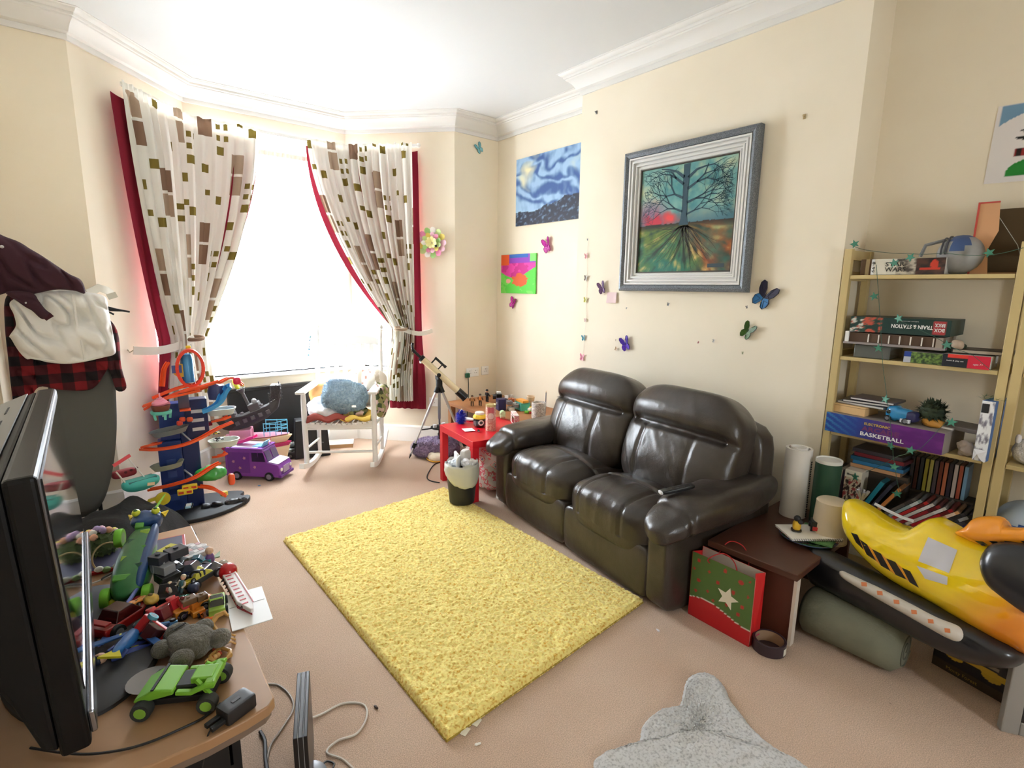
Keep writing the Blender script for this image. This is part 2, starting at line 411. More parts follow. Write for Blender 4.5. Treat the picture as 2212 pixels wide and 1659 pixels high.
rr = thing('curtain_rail', 'white curtain rail bent round the bay above the window', 'curtain rail')
obj('track', rail, M_GLOSSW, rr)
e = plan('r', .71, .07); obj('end_stop', MB().ball((e[0], e[1], 2.735), .02), M_GLOSSW, rr, smooth=True)
def tieback(label, a, b, w, mats):
    # folded strip of curtain cloth from a wall hook round the gathered curtain
    t = thing('curtain_tieback', label, 'tieback', group='curtain tiebacks')
    m = MB(); pts = [V(a).lerp(V(b), k/8)+V((0, 0, -.035*math.sin(PI*k/8))) for k in range(9)]
    pts[1:-1] = [q+V((.0, -.03*math.sin(PI*(k+1)/8), 0)) for k, q in enumerate(pts[1:-1])]; m.sweep([(-.004, -w/2), (.004, -w/2), (.006, w/2), (-.006, w/2)], pts); obj('strap', m, mats[0], t, smooth=True)
    obj('loop', MB().tube([V(b)+V((.058*math.cos(q), .040*math.sin(q), .008*math.sin(q))) for q in [2*PI*i/16 for i in range(16)]], .014, 8, closed=True), mats[1], t, smooth=True)
    obj('hook', MB().tube([V(a)+V((0, 0, .0)), V(a)+V((-.02, 0, -.012)), V(a)+V((-.03, .01, .006))], .004, 6), cm((190, 180, 150), .3, .8), t, smooth=True)
    return t
a = plan('l', .20, .03); b = plan('l', .58, .205)
tieback('cream tieback strap holding the left patterned curtain to a wall hook', (a[0], a[1], 1.06), (b[0], b[1], 1.11), .055, (CURT[0], CURT[1]))
a = plan('r', .80, .03); b = plan('r', .55, .195)
tieback('cream tieback strap holding the right patterned curtain to a wall hook', (a[0], a[1], 1.10), (b[0], b[1], 1.125), .04, (CURT[0], CURT[2]))
def voile_mat():
    k = N('voile'); a = k.n('ShaderNodeBsdfTransparent'); t = k.n('ShaderNodeBsdfTranslucent'); d = k.n('ShaderNodeBsdfDiffuse')
    t.inputs[0].default_value = (.95, .97, 1, 1); d.inputs[0].default_value = (.9, .92, .95, 1)
    m1 = k.n('ShaderNodeMixShader'); m1.inputs[0].default_value = .35; k.l(t.outputs[0], m1.inputs[1]); k.l(d.outputs[0], m1.inputs[2])
    m2 = k.n('ShaderNodeMixShader'); m2.inputs[0].default_value = .5; k.l(a.outputs[0], m2.inputs[1]); k.l(m1.outputs[0], m2.inputs[2]); k.l(m2.outputs[0], k.o.inputs[0]); return k.m
M_VOILE = voile_mat()
def voile(label, p, q, s0, s1, z0, z1):
    p = V(p); q = V(q); d = (q-p).normalized(); n = V((d.y, -d.x)); b = MB()
    def fn(u, v):
        a = .009*math.sin(u*(s1-s0)*150+2*math.sin(u*9))*(.5+.5*v)+.004*math.sin(u*61); c = p+d*lerp(s0, s1, u)+n*(-.045+a); return (c.x, c.y, lerp(z1, z0, v)+.004*math.sin(u*70)*(v < .01))
    t = thing('net_curtain', label, 'net curtain', group='net curtains in the bay')
    obj('voile', b.grid(fn, 150, 8), M_VOILE, t, smooth=True, ang=0)
    obj('heading', MB().grid(lambda u, v: (lambda c: (c.x, c.y, z1+.04*v-.02))(p+d*lerp(s0, s1, u)+n*(-.032+.007*math.sin(u*(s1-s0)*170))), 150, 2), cm((225, 215, 200), .9), t, smooth=True, ang=0)
    return t
voile('white pleated net curtain across the middle bay window', P[3], P[4], .07, 1.21, .738, 2.60)
voile('white net curtain inside the right angled bay window behind the patterned curtain', P[4], P[5], .07, .61, .738, 2.60)
voile('white net curtain inside the left angled bay window behind the patterned curtain', P[2], P[3], .48, .94, .738, 2.60)
# ================================================================ painted surfaces (pictures, box art, prints)
def art_mat(rough=.6):
    key = ('art', rough)
    if key not in _mats:
        k = N('printed_art'); a = k.n('ShaderNodeVertexColor'); a.layer_name = 'Col'; k.l(a.outputs[0], k.b.inputs['Base Color']); k.b.inputs['Roughness'].default_value = rough; _mats[key] = k.m
    return _mats[key]
def art(name, w, h, nu, nv, fn, parent, thick=.002, rough=.6):
    # flat print in the local XZ plane facing -Y, colour by fn(u, v), v up; returns object
    b = MB()
    b.grid(lambda u, v: ((u-.5)*w, 0, (v-.5)*h), nu, nv); n = len(b.v)
    b.bx((-w/2, .0001, -h/2), (w/2, thick, h/2))
    o = obj(name, b, art_mat(rough), parent); at_ = o.data.color_attributes.new('Col', 'FLOAT_COLOR', 'POINT'); vals = []
    for j in range(nv+1):
        for i in range(nu+1): vals += lin(fn(i/nu, j/nv))
    side = lin(fn(.5, .02)); vals += list(side)*(len(b.v)-n)
    at_.data.foreach_set('color', vals); return o
def mixc(a, b, t): t = max(0, min(1, t)); return tuple(x+(y-x)*t for x, y in zip(a, b))
def fbm(x, y, o=4, s=0):
    return NZ.fractal(V((x, y, s*7.3)), 1.0, 2.0, o)  # about -1..1

# ================================================================ rugs
def rug_mat(a, b, sc):
    k = N('shag_pile'); co = k.coord(); f = k.noise(sc, 3, co); g = k.noise(2.5, 3, co)
    c1 = k.ramp(f, [(.28, a), (.52, b)]); mx = k.n('ShaderNodeMix', data_type='RGBA'); mx.blend_type = 'MULTIPLY'; mx.inputs[0].default_value = .15
    k.l(c1, mx.inputs[6]); k.l(k.ramp(g, [(.35, (215, 215, 205)), (.65, (255, 255, 255))]), mx.inputs[7]); k.l(mx.outputs[2], k.b.inputs['Base Color'])
    k.b.inputs['Roughness'].default_value = 1; k.b.inputs['Specular IOR Level'].default_value = .05; k.b.inputs['Sheen Weight'].default_value = .3; k.bump(f, .3, .01); return k.m
r0, r1, r2, r3 = onz(612, 1170), onz(965, 1605), onz(1390, 1303), onz(960, 1058)
rug = thing('shaggy_rug', 'yellow shaggy rectangular rug on the carpet in front of the sofa', 'rug', (r0+r1+r2+r3)/4)
def rugpt(u, v):
    p = r0.lerp(r3, u).lerp(r1.lerp(r2, u), v); e = min(u, 1-u, v*1.55, (1-v)*1.55)
    h = .030*min(1, e/.012)**.5 if e > 0 else 0
    n = NZ.noise(V((p.x*70, p.y*70, 0)))*.006 + NZ.noise(V((p.x*28, p.y*28, 3)))*.005+rnd(-.0025, .0025)
    return (p.x+rnd(-.002, .002)-rug.location.x, p.y+rnd(-.002, .002)-rug.location.y, max(.002, h+(n if e > .003 else 0)))
obj('pile', MB().grid(rugpt, 200, 310), rug_mat((222, 164, 46), (255, 236, 146), 90), rug, smooth=True, ang=0)
def lz(p): return (p.x-rug.location.x, p.y-rug.location.y, 0)
q = [lz(x) for x in (r0, r1, r2, r3)]
obj('backing', MB().prism([(x, y) for x, y, z in q], .001, .008), cm((176, 150, 60), .9), rug)
for px, py in ((1005, 1582), (1030, 1562)):
    p = onz(px, py); obj('care_label', MB().box((p.x-rug.location.x, p.y-rug.location.y, .004), (.035, .022, .001), rz=.4), cm((235, 230, 215), .8), rug)
pts = [(1283, 1659), (1300, 1640), (1330, 1628), (1365, 1625), (1382, 1600), (1386, 1575), (1402, 1555), (1430, 1537), (1465, 1530), (1474, 1508), (1482, 1475), (1500, 1460), (1522, 1456), (1548, 1468), (1566, 1490), (1580, 1520), (1600, 1545), (1622, 1575), (1660, 1612), (1700, 1640), (1750, 1668), (1790, 1720), (1700, 1800), (1500, 1850), (1330, 1780)]
poly = [onz(*p) for p in pts]; cx = sum(p.x for p in poly)/len(poly); cy = sum(p.y for p in poly)/len(poly)
sk = thing('sheepskin_rug', 'grey furry sheepskin-shaped rug on the carpet at the bottom of the picture'.replace('picture', 'room'), 'rug', (cx, cy, 0)); sk['label'] = 'grey fluffy hide-shaped rug lying on the carpet in the foreground'
def catmull(ps, n):
    out = []; L = len(ps)
    for i in range(L):
        a, b, c, d = ps[i-1], ps[i], ps[(i+1) % L], ps[(i+2) % L]
        for k in range(n):
            t = k/n; out.append(.5*((2*b)+(c-a)*t+(2*a-5*b+4*c-d)*t*t+(3*b-a-3*c+d)*t**3))
    return out
rim = catmull([V((p.x-cx, p.y-cy, 0)) for p in poly], 8); nr = 50; b = MB(); vs = []
for j in range(nr+1):
    k = j/nr
    for p in rim:
        h = .024*min(1, (1-k)*9)**.6; q = p*k
        vs.append((q.x+rnd(-.002, .002), q.y+rnd(-.002, .002), .002+h+(NZ.noise(V((q.x*30, q.y*30, 1)))*.006+rnd(-.002, .002) if k < .98 else 0)))
nn = len(rim); b.add(vs, [(j*nn+i, j*nn+(i+1) % nn, (j+1)*nn+(i+1) % nn, (j+1)*nn+i) for j in range(nr) for i in range(nn)])
obj('fur', b, rug_mat((160, 159, 158), (206, 205, 204), 110), sk, smooth=True, ang=0)

# ================================================================ sofa
def leather():
    k = N('brown_leather'); co = k.coord(); f = k.noise(5, 4, co); k.l(k.ramp(f, [(.3, (46, 39, 35)), (.7, (63, 55, 49))]), k.b.inputs['Base Color'])
    k.b.inputs['Roughness'].default_value = .30; k.b.inputs['Specular IOR Level'].default_value = .7
    v = k.n('ShaderNodeMath', operation='ADD'); a = k.n('ShaderNodeMath', operation='MULTIPLY'); a.inputs[1].default_value = .15
    k.l(k.noise(260, 2, co), a.inputs[0]); mp = k.n('ShaderNodeMapping'); mp.inputs['Scale'].default_value = (1.4, 1, 1.2); k.l(co, mp.inputs[0])
    k.l(a.outputs[0], v.inputs[0]); k.l(k.noise(9, 3, mp.outputs[0]), v.inputs[1]); k.bump(v.outputs[0], .24, .02); return k.m
M_LEATHER = leather(); M_SEAM = cm((34, 28, 24), .5)
SO = V((2.165, 2.78, 0)); SRZ = rad(-97.24)
sofa = thing('leather_sofa', 'dark brown leather two-seater recliner sofa against the chimney breast', 'sofa', SO, SRZ)
def groove(x, c, w, d): return -d*math.exp(-((x-c)/w)**2)
b = MB(); b.box((.775, .42, .19), (1.33, .62, .32)); b.box((.775, .40, .02), (1.45, .7, .03)); obj('base_frame', b, M_LEATHER, sofa, bevel=.02)
obj('back_shell', MB().puff((.775, .69, .44), (1.55, .16, .80), 9, 12), M_LEATHER, sofa, smooth=True, ang=0)
for k, (x0, x1) in enumerate(((.13, .775), (.775, 1.42))):
    w = x1-x0+.015; cx_ = (x0+x1)/2
    def seat_fn(u, p, w=w, k=k):
        z = p.z; top = max(0, u.z)
        x = p.x/w
        z += .030*math.cos(PI*max(-.5, min(.5, x)))*top - .06*top*smooth((u.y+.25)/1.2)
        g = 0
        if u.z > -.2:
            g += groove(p.y, -.06, .011, .014)*(1 if u.z > .4 else 0)
            if p.y < -.05: g += groove(x, -.27, .014, .010)+groove(x, .22, .014, .010)
            else: g += groove(x, -.40, .014, .008)+groove(x, .40, .014, .008)
            wr = NZ.noise(V((p.x*26+k*9, p.y*7, p.z*9+k)))
            if p.y < -.08: g += .007*max(0, wr)*(1-abs(x))
            g += .006*NZ.noise(V((p.x*9, p.y*9+k*5, 4)))
        q = V((p.x, p.y, z)); nrm = V((0, u.y*.7, max(.1, u.z))).normalized(); return q+nrm*g
    s = obj('seat', MB().puff((cx_, .30, .315), (w, .66, .27), 4.2, 56, fn=seat_fn), M_LEATHER, sofa, smooth=True, ang=0)
    def fr_fn(u, p): return p+V((0, -.012*math.sin(PI*(p.z/.28+.5))+.003*NZ.noise(V((p.x*14, p.z*6, k*3))), 0))
    obj('footrest_panel', MB().puff((cx_, .045, .155), (w-.012, .10, .27), 9, 16, fn=fr_fn), M_LEATHER, sofa, smooth=True, ang=0)
for k, (x0, x1) in enumerate(((.035, .775), (.775, 1.515))):
    w = x1-x0; cx_ = (x0+x1)/2; s = -1 if k == 0 else 1
    def back_fn(u, p, w=w, k=k, s=s):
        x = p.x/w; z = p.z; y = p.y; f = max(0, -u.y)
        y -= f*(.030*math.cos(PI*max(-.5, min(.5, x))))
        y += f*(.050*math.exp(-((z-.075)/.022)**2)*(1 if abs(x) < .42 else .55))
        y -= f*.028*math.exp(-((z-.17)/.07)**2)+f*.02*math.exp(-((z+.10)/.12)**2)
        if z < .06: y += f*(.012*math.exp(-((x+.26)/.018)**2)+.012*math.exp(-((x-.20)/.018)**2))
        wr = NZ.noise(V((p.x*18+k*7+z*12, z*5, k*3)))
        y -= f*.009*max(0, wr)*(1 if z < .05 else .4)
        if z > .18: x_ = 1-.10*((z-.18)/.12)**2; p.x *= x_
        z2 = z - .05*max(0, (s*x-.25)/.25)**2*max(0, u.z)
        return V((p.x, y, z2))
    b = MB(); b.M = Matrix.Translation((cx_, .545, .655)) @ Matrix.Rotation(rad(-17), 4, 'X')
    o = obj('back_cushion', b.puff((0, 0, 0), (w, .24, .62), 4.6, 52, fn=back_fn), M_LEATHER, sofa, smooth=True, ang=0)
for s, xc, ex in ((-1, .062, -.02), (1, 1.478, .03)):
    obj('arm_panel', MB().puff((xc, .36, .225), (.15, .74, .43), 9, 12), M_LEATHER, sofa, smooth=True, ang=0)
    def pad_fn(u, p, s=s):
        t = (p.y+.42)/.84
        q = V((p.x*(1+.10*math.sin(PI*t)), p.y, p.z+.05*t*.9))
        f = smooth((.22-t)/.22)
        q.z -= .05*f; wr = NZ.noise(V((p.x*16, p.y*11, p.z*8+s)))
        q += u*(.012*wr*(f+.25)); q += u*groove(p.y, -.30, .012, .010); return q
    obj('arm_pad', MB().puff((xc+ex*1.0, .345, .475), (.255, .86, .165), 2.9, 44, fn=pad_fn), M_LEATHER, sofa, smooth=True, ang=0)
obj('maker_tag', MB().box((.02, -.004, .06), (.03, .002, .03)), cm((235, 235, 235), .6), sofa)['label'] = 'small white fabric tag near the floor'

# ================================================================ rocking chair
M_WP = cm((246, 246, 244), .38)
RK = V((1.56, 4.07, 0)); RRZ = rad(-33.1)
rk = thing('rocking_chair', 'white painted wooden rocking chair with slatted back in front of the window', 'rocking chair', RK, RRZ)
hw = .272
def rz_(y): return .012+(y-.26)**2/2.3
for s in (-1, 1):
    pts = [(s*hw, y, rz_(y)+.02) for y in [-.16+.92*i/18 for i in range(19)]]
    obj('rocker', MB().sweep([(-.017, -.02), (.017, -.02), (.017, .02), (-.017, .02)], pts), M_WP, rk, bevel=.004)
    b = MB(); b.lathe([(.017, rz_(0)+.03), (.021, .10), (.021, .30), (.023, .45), (.021, .60), (.017, .66)], 14, c=(s*hw, 0, 0)); obj('leg', b, M_WP, rk, smooth=True)
    bp = [(s*hw, .42, rz_(.42)+.03), (s*hw, .425, .30), (s*hw, .44, .48), (s*hw, .50, .80), (s*hw, .57, 1.12)]
    b = MB(); b.tube(bp, [.017, .020, .020, .018, .014], 12); b.ball((s*hw, .578, 1.145), (.019, .019, .026)); b.cyl((s*hw, .572, 1.11), (s*hw, .574, 1.122), .02); obj('leg', b, M_WP, rk, smooth=True)
    obj('arm', MB().bar((s*(hw+.005), -.075, .672), (s*(hw+.005), .475, .672), .075, .022, up=(0, 0, 1)), M_WP, rk, bevel=.008)
    for y0, z0 in ((.0, .20), (.0, .385)): obj('stretcher', MB().cyl((s*hw, .0, z0), (s*hw, .43, z0-.03), .010), M_WP, rk, smooth=True)
for z, y, r in ((.172, 0, .011), (.37, 0, .012), (.335, .42, .011)): obj('stretcher', MB().cyl((-hw, y, z), (hw, y, z), r), M_WP, rk, smooth=True)
def sag(x): return .432-.022*(1-(x/hw)**2)
for y in (.0, .40):
    obj('seat_rail', MB().sweep([(-.011, -.045), (.011, -.045), (.011, -.012), (-.011, -.012)], [(x, y, sag(x)) for x in [-hw+2*hw*i/10 for i in range(11)]]), M_WP, rk)
for i in range(13):
    x = -.245+.49*i/12; obj('seat_slat', MB().box((x, .20, sag(x)), (.028, .47, .016)), M_WP, rk, bevel=.003)
def cr(x, z0, z1): return 0
b = MB(); prof = [(-.25, 0), (-.25, .055), (-.19, .085), (.19, .085), (.25, .055), (.25, 0), (.19, .012), (-.19, .012)]
b.M = Matrix.Translation((0, .545, .985)) @ Matrix.Rotation(rad(78), 4, 'X')
b.prism(prof, -.011, .011); obj('crest_rail', b, M_WP, rk, bevel=.004)
b = MB(); b.bar((-hw, .47, .63), (hw, .47, .63), .022, .05, up=(0, 0, 1)); obj('lower_back_rail', b, M_WP, rk, bevel=.004)
for i in range(6):
    x = -.19+.38*i/5; obj('back_slat', MB().bar((x, .472, .62), (x, .548, 1.0), .038, .011, up=(0, 1, 0)), M_WP, rk, bevel=.002)

# ================================================================ television and its stand
M_BLK = cm((14, 14, 15), .3); M_BLKM = cm((20, 20, 21), .6); M_OAK = cm((178, 138, 100), .42, var=.12, vs=9)
ST = .5
st = thing('television_stand', 'wood-effect television stand with curved front crowded with toys', 'tv stand', (-.03, 1.83, 0))
def ln(p): return (p[0]+.03, p[1]-1.83)
top = [ln(p) for p in [(-.33, 2.46), (-.33, 1.34), (-.22, 1.265), (-.1, 1.228), (.02, 1.212), (.13, 1.207), (.21, 1.214), (.263, 1.226), (.282, 1.245), (.29, 1.5), (.287, 2.46)]]
M_OAKE = cm((150, 108, 70), .45, var=.1, vs=12)
obj('top', MB().prism(top, ST-.028, ST), [M_OAK], st, bevel=.004)
ins = [(x*.93-.012, y*.93) for x, y in top]
obj('curved_rim', MB().prism([(x*.975, y*.985) for x, y in top], ST-.05, ST-.028), cm((128, 110, 96), .4), st)
b = MB(); b.bx((-.28, -.5, 0), (-.25, .6, ST-.05)); b.bx((-.28, .57, 0), (.27, .6, ST-.05)); b.bx((-.28, -.48, 0), (.22, -.45, ST-.05)); b.bx((-.28, -.5, .0), (.25, .6, .06)); b.bx((-.27, -.46, .24), (.23, .58, .26)); b.bx((.23, -.46, 0), (.25, .6, ST-.05))
obj('cabinet', b, M_BLKM, st)
tv = thing('television', 'black flat-screen television seen edge-on at the left on the toy-covered stand', 'television', (-.058, 1.775, ST), rad(89.46))
# local: +x along the screen width (toward the window), -y is the screen side facing the room
TB = Matrix.Translation((0, 0, .07)) @ Matrix.Rotation(rad(-2.1), 4, 'X')
W2 = .525; Hh = .585
def screen_mat():
    k = N('tv_screen'); k.b.inputs['Base Color'].default_value = (.012, .012, .014, 1); k.b.inputs['Roughness'].default_value = .07; k.b.inputs['Specular IOR Level'].default_value = .9
    k.b.inputs['Coat Weight'].default_value = .8; k.b.inputs['Coat Roughness'].default_value = .04; return k.m
b = MB(); b.M = TB; b.box((0, .025, Hh/2), (2*W2, .05, Hh)); obj('bezel', b, cm((12, 12, 13), .38, spec=.25), tv, bevel=.010, segs=3)
b = MB(); b.M = TB; b.box((0, -.0015, .335), (2*W2-.09, .003, .46)); obj('screen', b, screen_mat(), tv)
b = MB(); b.M = TB; b.box((0, -.006, .045), (2*W2-.03, .012, .05)); obj('speaker_strip', b, cm((150, 150, 155), .25, .9), tv, bevel=.004)['label'] = 'silver strip under the screen'
prf = [(.05, .015), (.075, .03), (.10, .14), (.155, .30), (.16, Hh-.07), (.145, Hh-.04), (.05, Hh-.004)]
b = MB(); b.M = TB; n = len(prf); b.add([(s*(W2-.006-.10*max(0, y-.05)), y, z) for s in (-1, 1) for y, z in prf], [tuple(range(n)), tuple(range(2*n-1, n-1, -1))]+[((i+1) % n, i, n+i, n+(i+1) % n) for i in range(n)]); obj('rear_housing', b, cm((14, 14, 15), .5, spec=.25), tv, bevel=.008)
b = MB(); b.M = TB; b.bx((-W2+.03, .07, 0), (W2-.03, .14, .003)); b.M = TB @ Matrix.Translation((0, .05, Hh-.001)) @ Matrix.Rotation(rad(-20.7), 4, 'X') @ Matrix.Translation((0, -.05, 0)); b.v = []; b.f = []; b.mi = []; b.bx((-W2+.02, .072, 0), (W2-.02, .145, .003)); obj('top_panel', b, cm((128, 126, 122), .5), tv)['label'] = 'grey top of the rear housing'
for x in (-.3, -.1, .1, .3):
    b = MB(); b.M = TB @ Matrix.Translation((0, .05, Hh-.001)) @ Matrix.Rotation(rad(-20.7), 4, 'X') @ Matrix.Translation((0, -.05, 0)); b.box((x, .108, .0035), (.10, .005, .002)); obj('vent_slot', b, M_BLKM, tv)
b = MB(); b.lathe([(.30, 0), (.30, .010), (.292, .016), (.20, .020), (.0, .022)], 48); b.v = [V((p.x*1.12, p.y*.60+.01, p.z)) for p in b.v]; obj('base', b, cm((56, 56, 58), .55), tv, smooth=True)
b = MB(); b.box((0, .02, .07), (.22, .05, .12)); obj('neck', b, M_BLK, tv, bevel=.01)
b = MB(); b.v = []; b.lathe([(.05, .0225), (.001, .0235)], 24, c=(-.30, -.11, 0)); b.v = [V((p.x, p.y, p.z)) for p in b.v]; obj('painted_reflection', b, cm((150, 150, 152), .3, .3), tv)  # pale oval: a reflection on the base painted as a thin disc

# ================================================================ tables
M_RED = cm((214, 26, 44), .32)
def box_table(name, label, c, rz, w, d, h, th, lg, mat, inset=0):
    t = thing(name, label, 'table', (c[0], c[1], 0), rz)
    obj('tabletop', MB().bx((-w/2, -d/2, h-th), (w/2, d/2, h)), mat, t, bevel=.003)
    for sx in (-1, 1):
        for sy in (-1, 1):
            obj('leg', MB().bx((sx*(w/2-inset), sy*(d/2-inset), 0), (sx*(w/2-lg-inset), sy*(d/2-lg-inset), h-th)), mat, t, bevel=.003)
    return t
RT = V((2.36, 3.14, 0)); RTZ = rad(-97.24)
box_table('side_table', 'small bright red square table between the sofa and the telescope', (2.345, 3.125), RTZ, .55, .55, .45, .05, .05, M_RED)
M_WALNUT = cm((84, 52, 40), .35, var=.15, vs=14)
ET = .36; e0 = onz(1726, 1242, ET); e1 = onz(1800, 1190, ET)
et = thing('end_table', 'dark brown wooden end table with a white-edged leg panel beside the sofa arm', 'table', (e0.x, e0.y, 0), rad(.5))
obj('tabletop', MB().bx((-.01, 0, ET-.03), (.74, .40, ET)), M_WALNUT, et, bevel=.004)
b = MB(); b.bx((.05, .03, 0), (.075, .38, ET-.03)); obj('leg_panel', b, cm((92, 50, 36), .4, var=.1, vs=10), et)
obj('panel_edge', MB().bx((.045, .018, 0), (.08, .031, ET-.03)), cm((226, 214, 200), .5), et)['label'] = 'white chipped edging strip'
obj('leg_panel', MB().bx((.68, .03, 0), (.705, .38, ET-.03)), cm((92, 50, 36), .4, var=.1, vs=10), et)
wt = thing('wooden_table', 'low brown wooden table in the far alcove behind the red table', 'table', (2.91, 3.55, 0), 0)
M_PINE = cm((168, 112, 70), .5, var=.15, vs=10)
obj('tabletop', MB().bx((-.31, -.60, .42), (.315, .57, .45)), M_PINE, wt, bevel=.004)
for sx in (-.27, .28):
    for sy in (-.55, .53): obj('leg', MB().box((sx, sy, .21), (.05, .05, .42)), M_PINE, wt)

# ================================================================ bookcases
M_SHELF = cm((204, 182, 128), .5, var=.08, vs=8)
BX = 2.925; SHZ = (1.585, 1.19, .805, .42, .06)
def bookcase(label, y0, y1, tops):
    t = thing('bookcase', label, 'bookcase', (BX, y1, 0), group='pine bookcases in the near alcove')
    L = y1-y0
    for y in (0, -L):
        s = -1 if y == 0 else 1
        for x in (0, .27): obj('post', MB().bx((x, y, 0), (x+.035, y+s*.032, 1.71)), M_SHELF, t, bevel=.002)
        for z in (.03, .40, .79, 1.17, 1.56, 1.66): obj('side_rung', MB().bx((.03, y+s*.008, z), (.28, y+s*.024, z+.045)), M_SHELF, t)
    for z in tops: obj('shelf', MB().bx((0.004, -L+.034, z-.018), (.30, -.034, z)), M_SHELF, t, bevel=.002)
    return t
bookcase('pine bookcase filled with games and books between chimney breast and its twin', .352, 1.012, SHZ)
bookcase('second pine bookcase cut off at the right edge behind the inflatable digger', -.32, .345, SHZ)
# ================================================================ pictures
def facing(o, wall):
    # rotation that turns a local -Y face toward the room
    return {'x': (0, 0, rad(-90)), 'y': (0, 0, 0)}[wall]
fy0, fy1, fz0, fz1 = 1.485, 2.39, 1.495, 2.385
fw, fh = fy1-fy0, fz1-fz0
fr = thing('framed_painting', 'large square painting of a bare tree in a stepped silver-grey frame above the sofa', 'picture', (XC-.004, (fy0+fy1)/2, (fz0+fz1)/2), rad(-90))
def frame_ring(w, h, i0, i1, y0, y1a, b, m=0):
    # bevelled ring from inset i0 (depth y0) to inset i1 (depth y1a), room side is -y
    vs = []
    for i, y in ((i0, y0), (i1, y1a)):
        for sx, sz in ((-1, -1), (1, -1), (1, 1), (-1, 1)): vs.append((sx*(w/2-i), y, sz*(h/2-i)))
    b.add(vs, [(k, (k+1) % 4, 4+(k+1) % 4, 4+k) for k in range(4)], m)
def moulding(name, prof, mat, par):
    b = MB()
    for (i0, y0), (i1, y1a) in zip(prof, prof[1:]): frame_ring(fw, fh, i0, i1, y0, y1a, b)
    return obj(name, b, mat, par)
kw = N('grey_washed_wood'); co = kw.coord(); mp = kw.n('ShaderNodeMapping'); mp.inputs['Scale'].default_value = (30, 30, 30); kw.l(co, mp.inputs[0])
kw.l(kw.ramp(kw.noise(8, 5, mp.outputs[0], .7), [(.35, (60, 66, 74)), (.65, (140, 146, 152))]), kw.b.inputs['Base Color']); kw.b.inputs['Roughness'].default_value = .4; kw.b.inputs['Metallic'].default_value = .3
moulding('outer_moulding', [(0, 0), (0, -.04), (.006, -.052), (.02, -.056), (.038, -.046), (.04, -.040)], kw.m, fr)
M_SILV = cm((226, 226, 224), .3, .25)
moulding('silver_moulding', [(.04, -.036), (.043, -.048), (.052, -.048), (.055, -.034), (.061, -.034), (.064, -.044), (.074, -.044), (.077, -.026), (.084, -.026), (.086, -.034), (.095, -.034), (.098, -.018), (.106, -.018), (.108, -.024), (.114, -.024), (.118, -.016)], M_SILV, fr)
moulding('inner_slip', [(.118, -.018), (.124, -.018), (.126, -.008)], cm((70, 64, 56), .5), fr)
def tree_art(u, v):
    n = fbm(u*3, v*3, 5, 1); n2 = fbm(u*9, v*9, 4, 2); hz = .46+.03*n2*.4
    if v > hz:
        c = mixc((150, 190, 176), (72, 138, 142), .5+n*1.1); c = mixc(c, (208, 206, 160), max(0, n2*.9+.15)*.8)
        c = mixc(c, (60, 100, 120), max(0, 1-(v-hz)/.16)*.75)
        c = mixc(c, (150, 96, 130), max(0, 1-math.hypot((u-.12)/.25, (v-.58)/.16))*.9)
        r = 1-math.hypot((u-.16)/.27, (v-.50)/.11)+.5*n2
        if u < .5: c = mixc(c, (196, 48, 70), max(0, min(1, r*1.1+n2*.5)))
        c = mixc(c, (232, 74, 74), max(0, min(1, 1.3-math.hypot((u-.36)/.09, (v-.51)/.06)+n2*.6)))
    else:
        t = (hz-v)/hz; ang = math.atan2(v-hz, u-.5); st = fbm(ang*9, t*2, 4, 3)
        left = mixc((96, 120, 50), (30, 110, 96), t*1.2+n); right = mixc((176, 104, 40), (120, 50, 34), t*.8+n)
        c = mixc(left, right, smooth((u-.42+.25*n)/.35)); c = mixc(c, (30, 60, 52), max(0, st*.9+n2*.9)); c = mixc(c, (220, 186, 110), max(0, -st*.9-.22-.9*n2)); c = mixc(c, (70, 130, 110), max(0, n*1.4)*.7)
        c = mixc(c, (40, 28, 26), max(0, 1-t*7)*.9)
    return c
iw, ih = fw-.25, fh-.25
canvas = art('canvas', iw, ih, 150, 150, tree_art, fr, .004, .35); canvas.location = (0, -.009, 0)
random.seed(21); tb = MB()
def stroke(b, p, q, w0, w1, y=-.0106):
    d = (V(q)-V(p)); n = V((-d.y, d.x)).normalized() if d.length > 0 else V((1, 0))
    b.add([(p[0]+n.x*w0, y, p[1]+n.y*w0), (p[0]-n.x*w0, y, p[1]-n.y*w0), (q[0]-n.x*w1, y, q[1]-n.y*w1), (q[0]+n.x*w1, y, q[1]+n.y*w1)], [(0, 1, 2, 3)])
def grow(b, p, a, L, w, dep):
    if dep == 0 or abs(p[0]) > iw*.5-.02 or p[1] > ih*.5-.015: return
    q = (p[0]+L*math.cos(a), p[1]+L*math.sin(a))
    if abs(q[0]) > iw/2-.008 or q[1] > ih/2-.008 or q[1] < -.02: return
    stroke(b, p, q, w, w*.7)
    for k in range(2): grow(b, q, a+rnd(.08, .62)*(1 if k else -1), L*rnd(.80, 1.0), max(.0011, w*.66), dep-1)
z0 = -.03
for z, wd in ((z0, .026), (z0+.04, .020), (z0+.10, .018), (z0+.16, .0175), (z0+.22, .018)): pass
tp = [(0, z0-.01, .034), (0, z0+.03, .022), (.001, z0+.10, .0185), (.0, z0+.20, .019), (0, z0+.30, .021), (0, ih/2-.004, .022)]
for a, c in zip(tp, tp[1:]): stroke(tb, (a[0], a[1]), (c[0], c[1]), a[2], c[2])
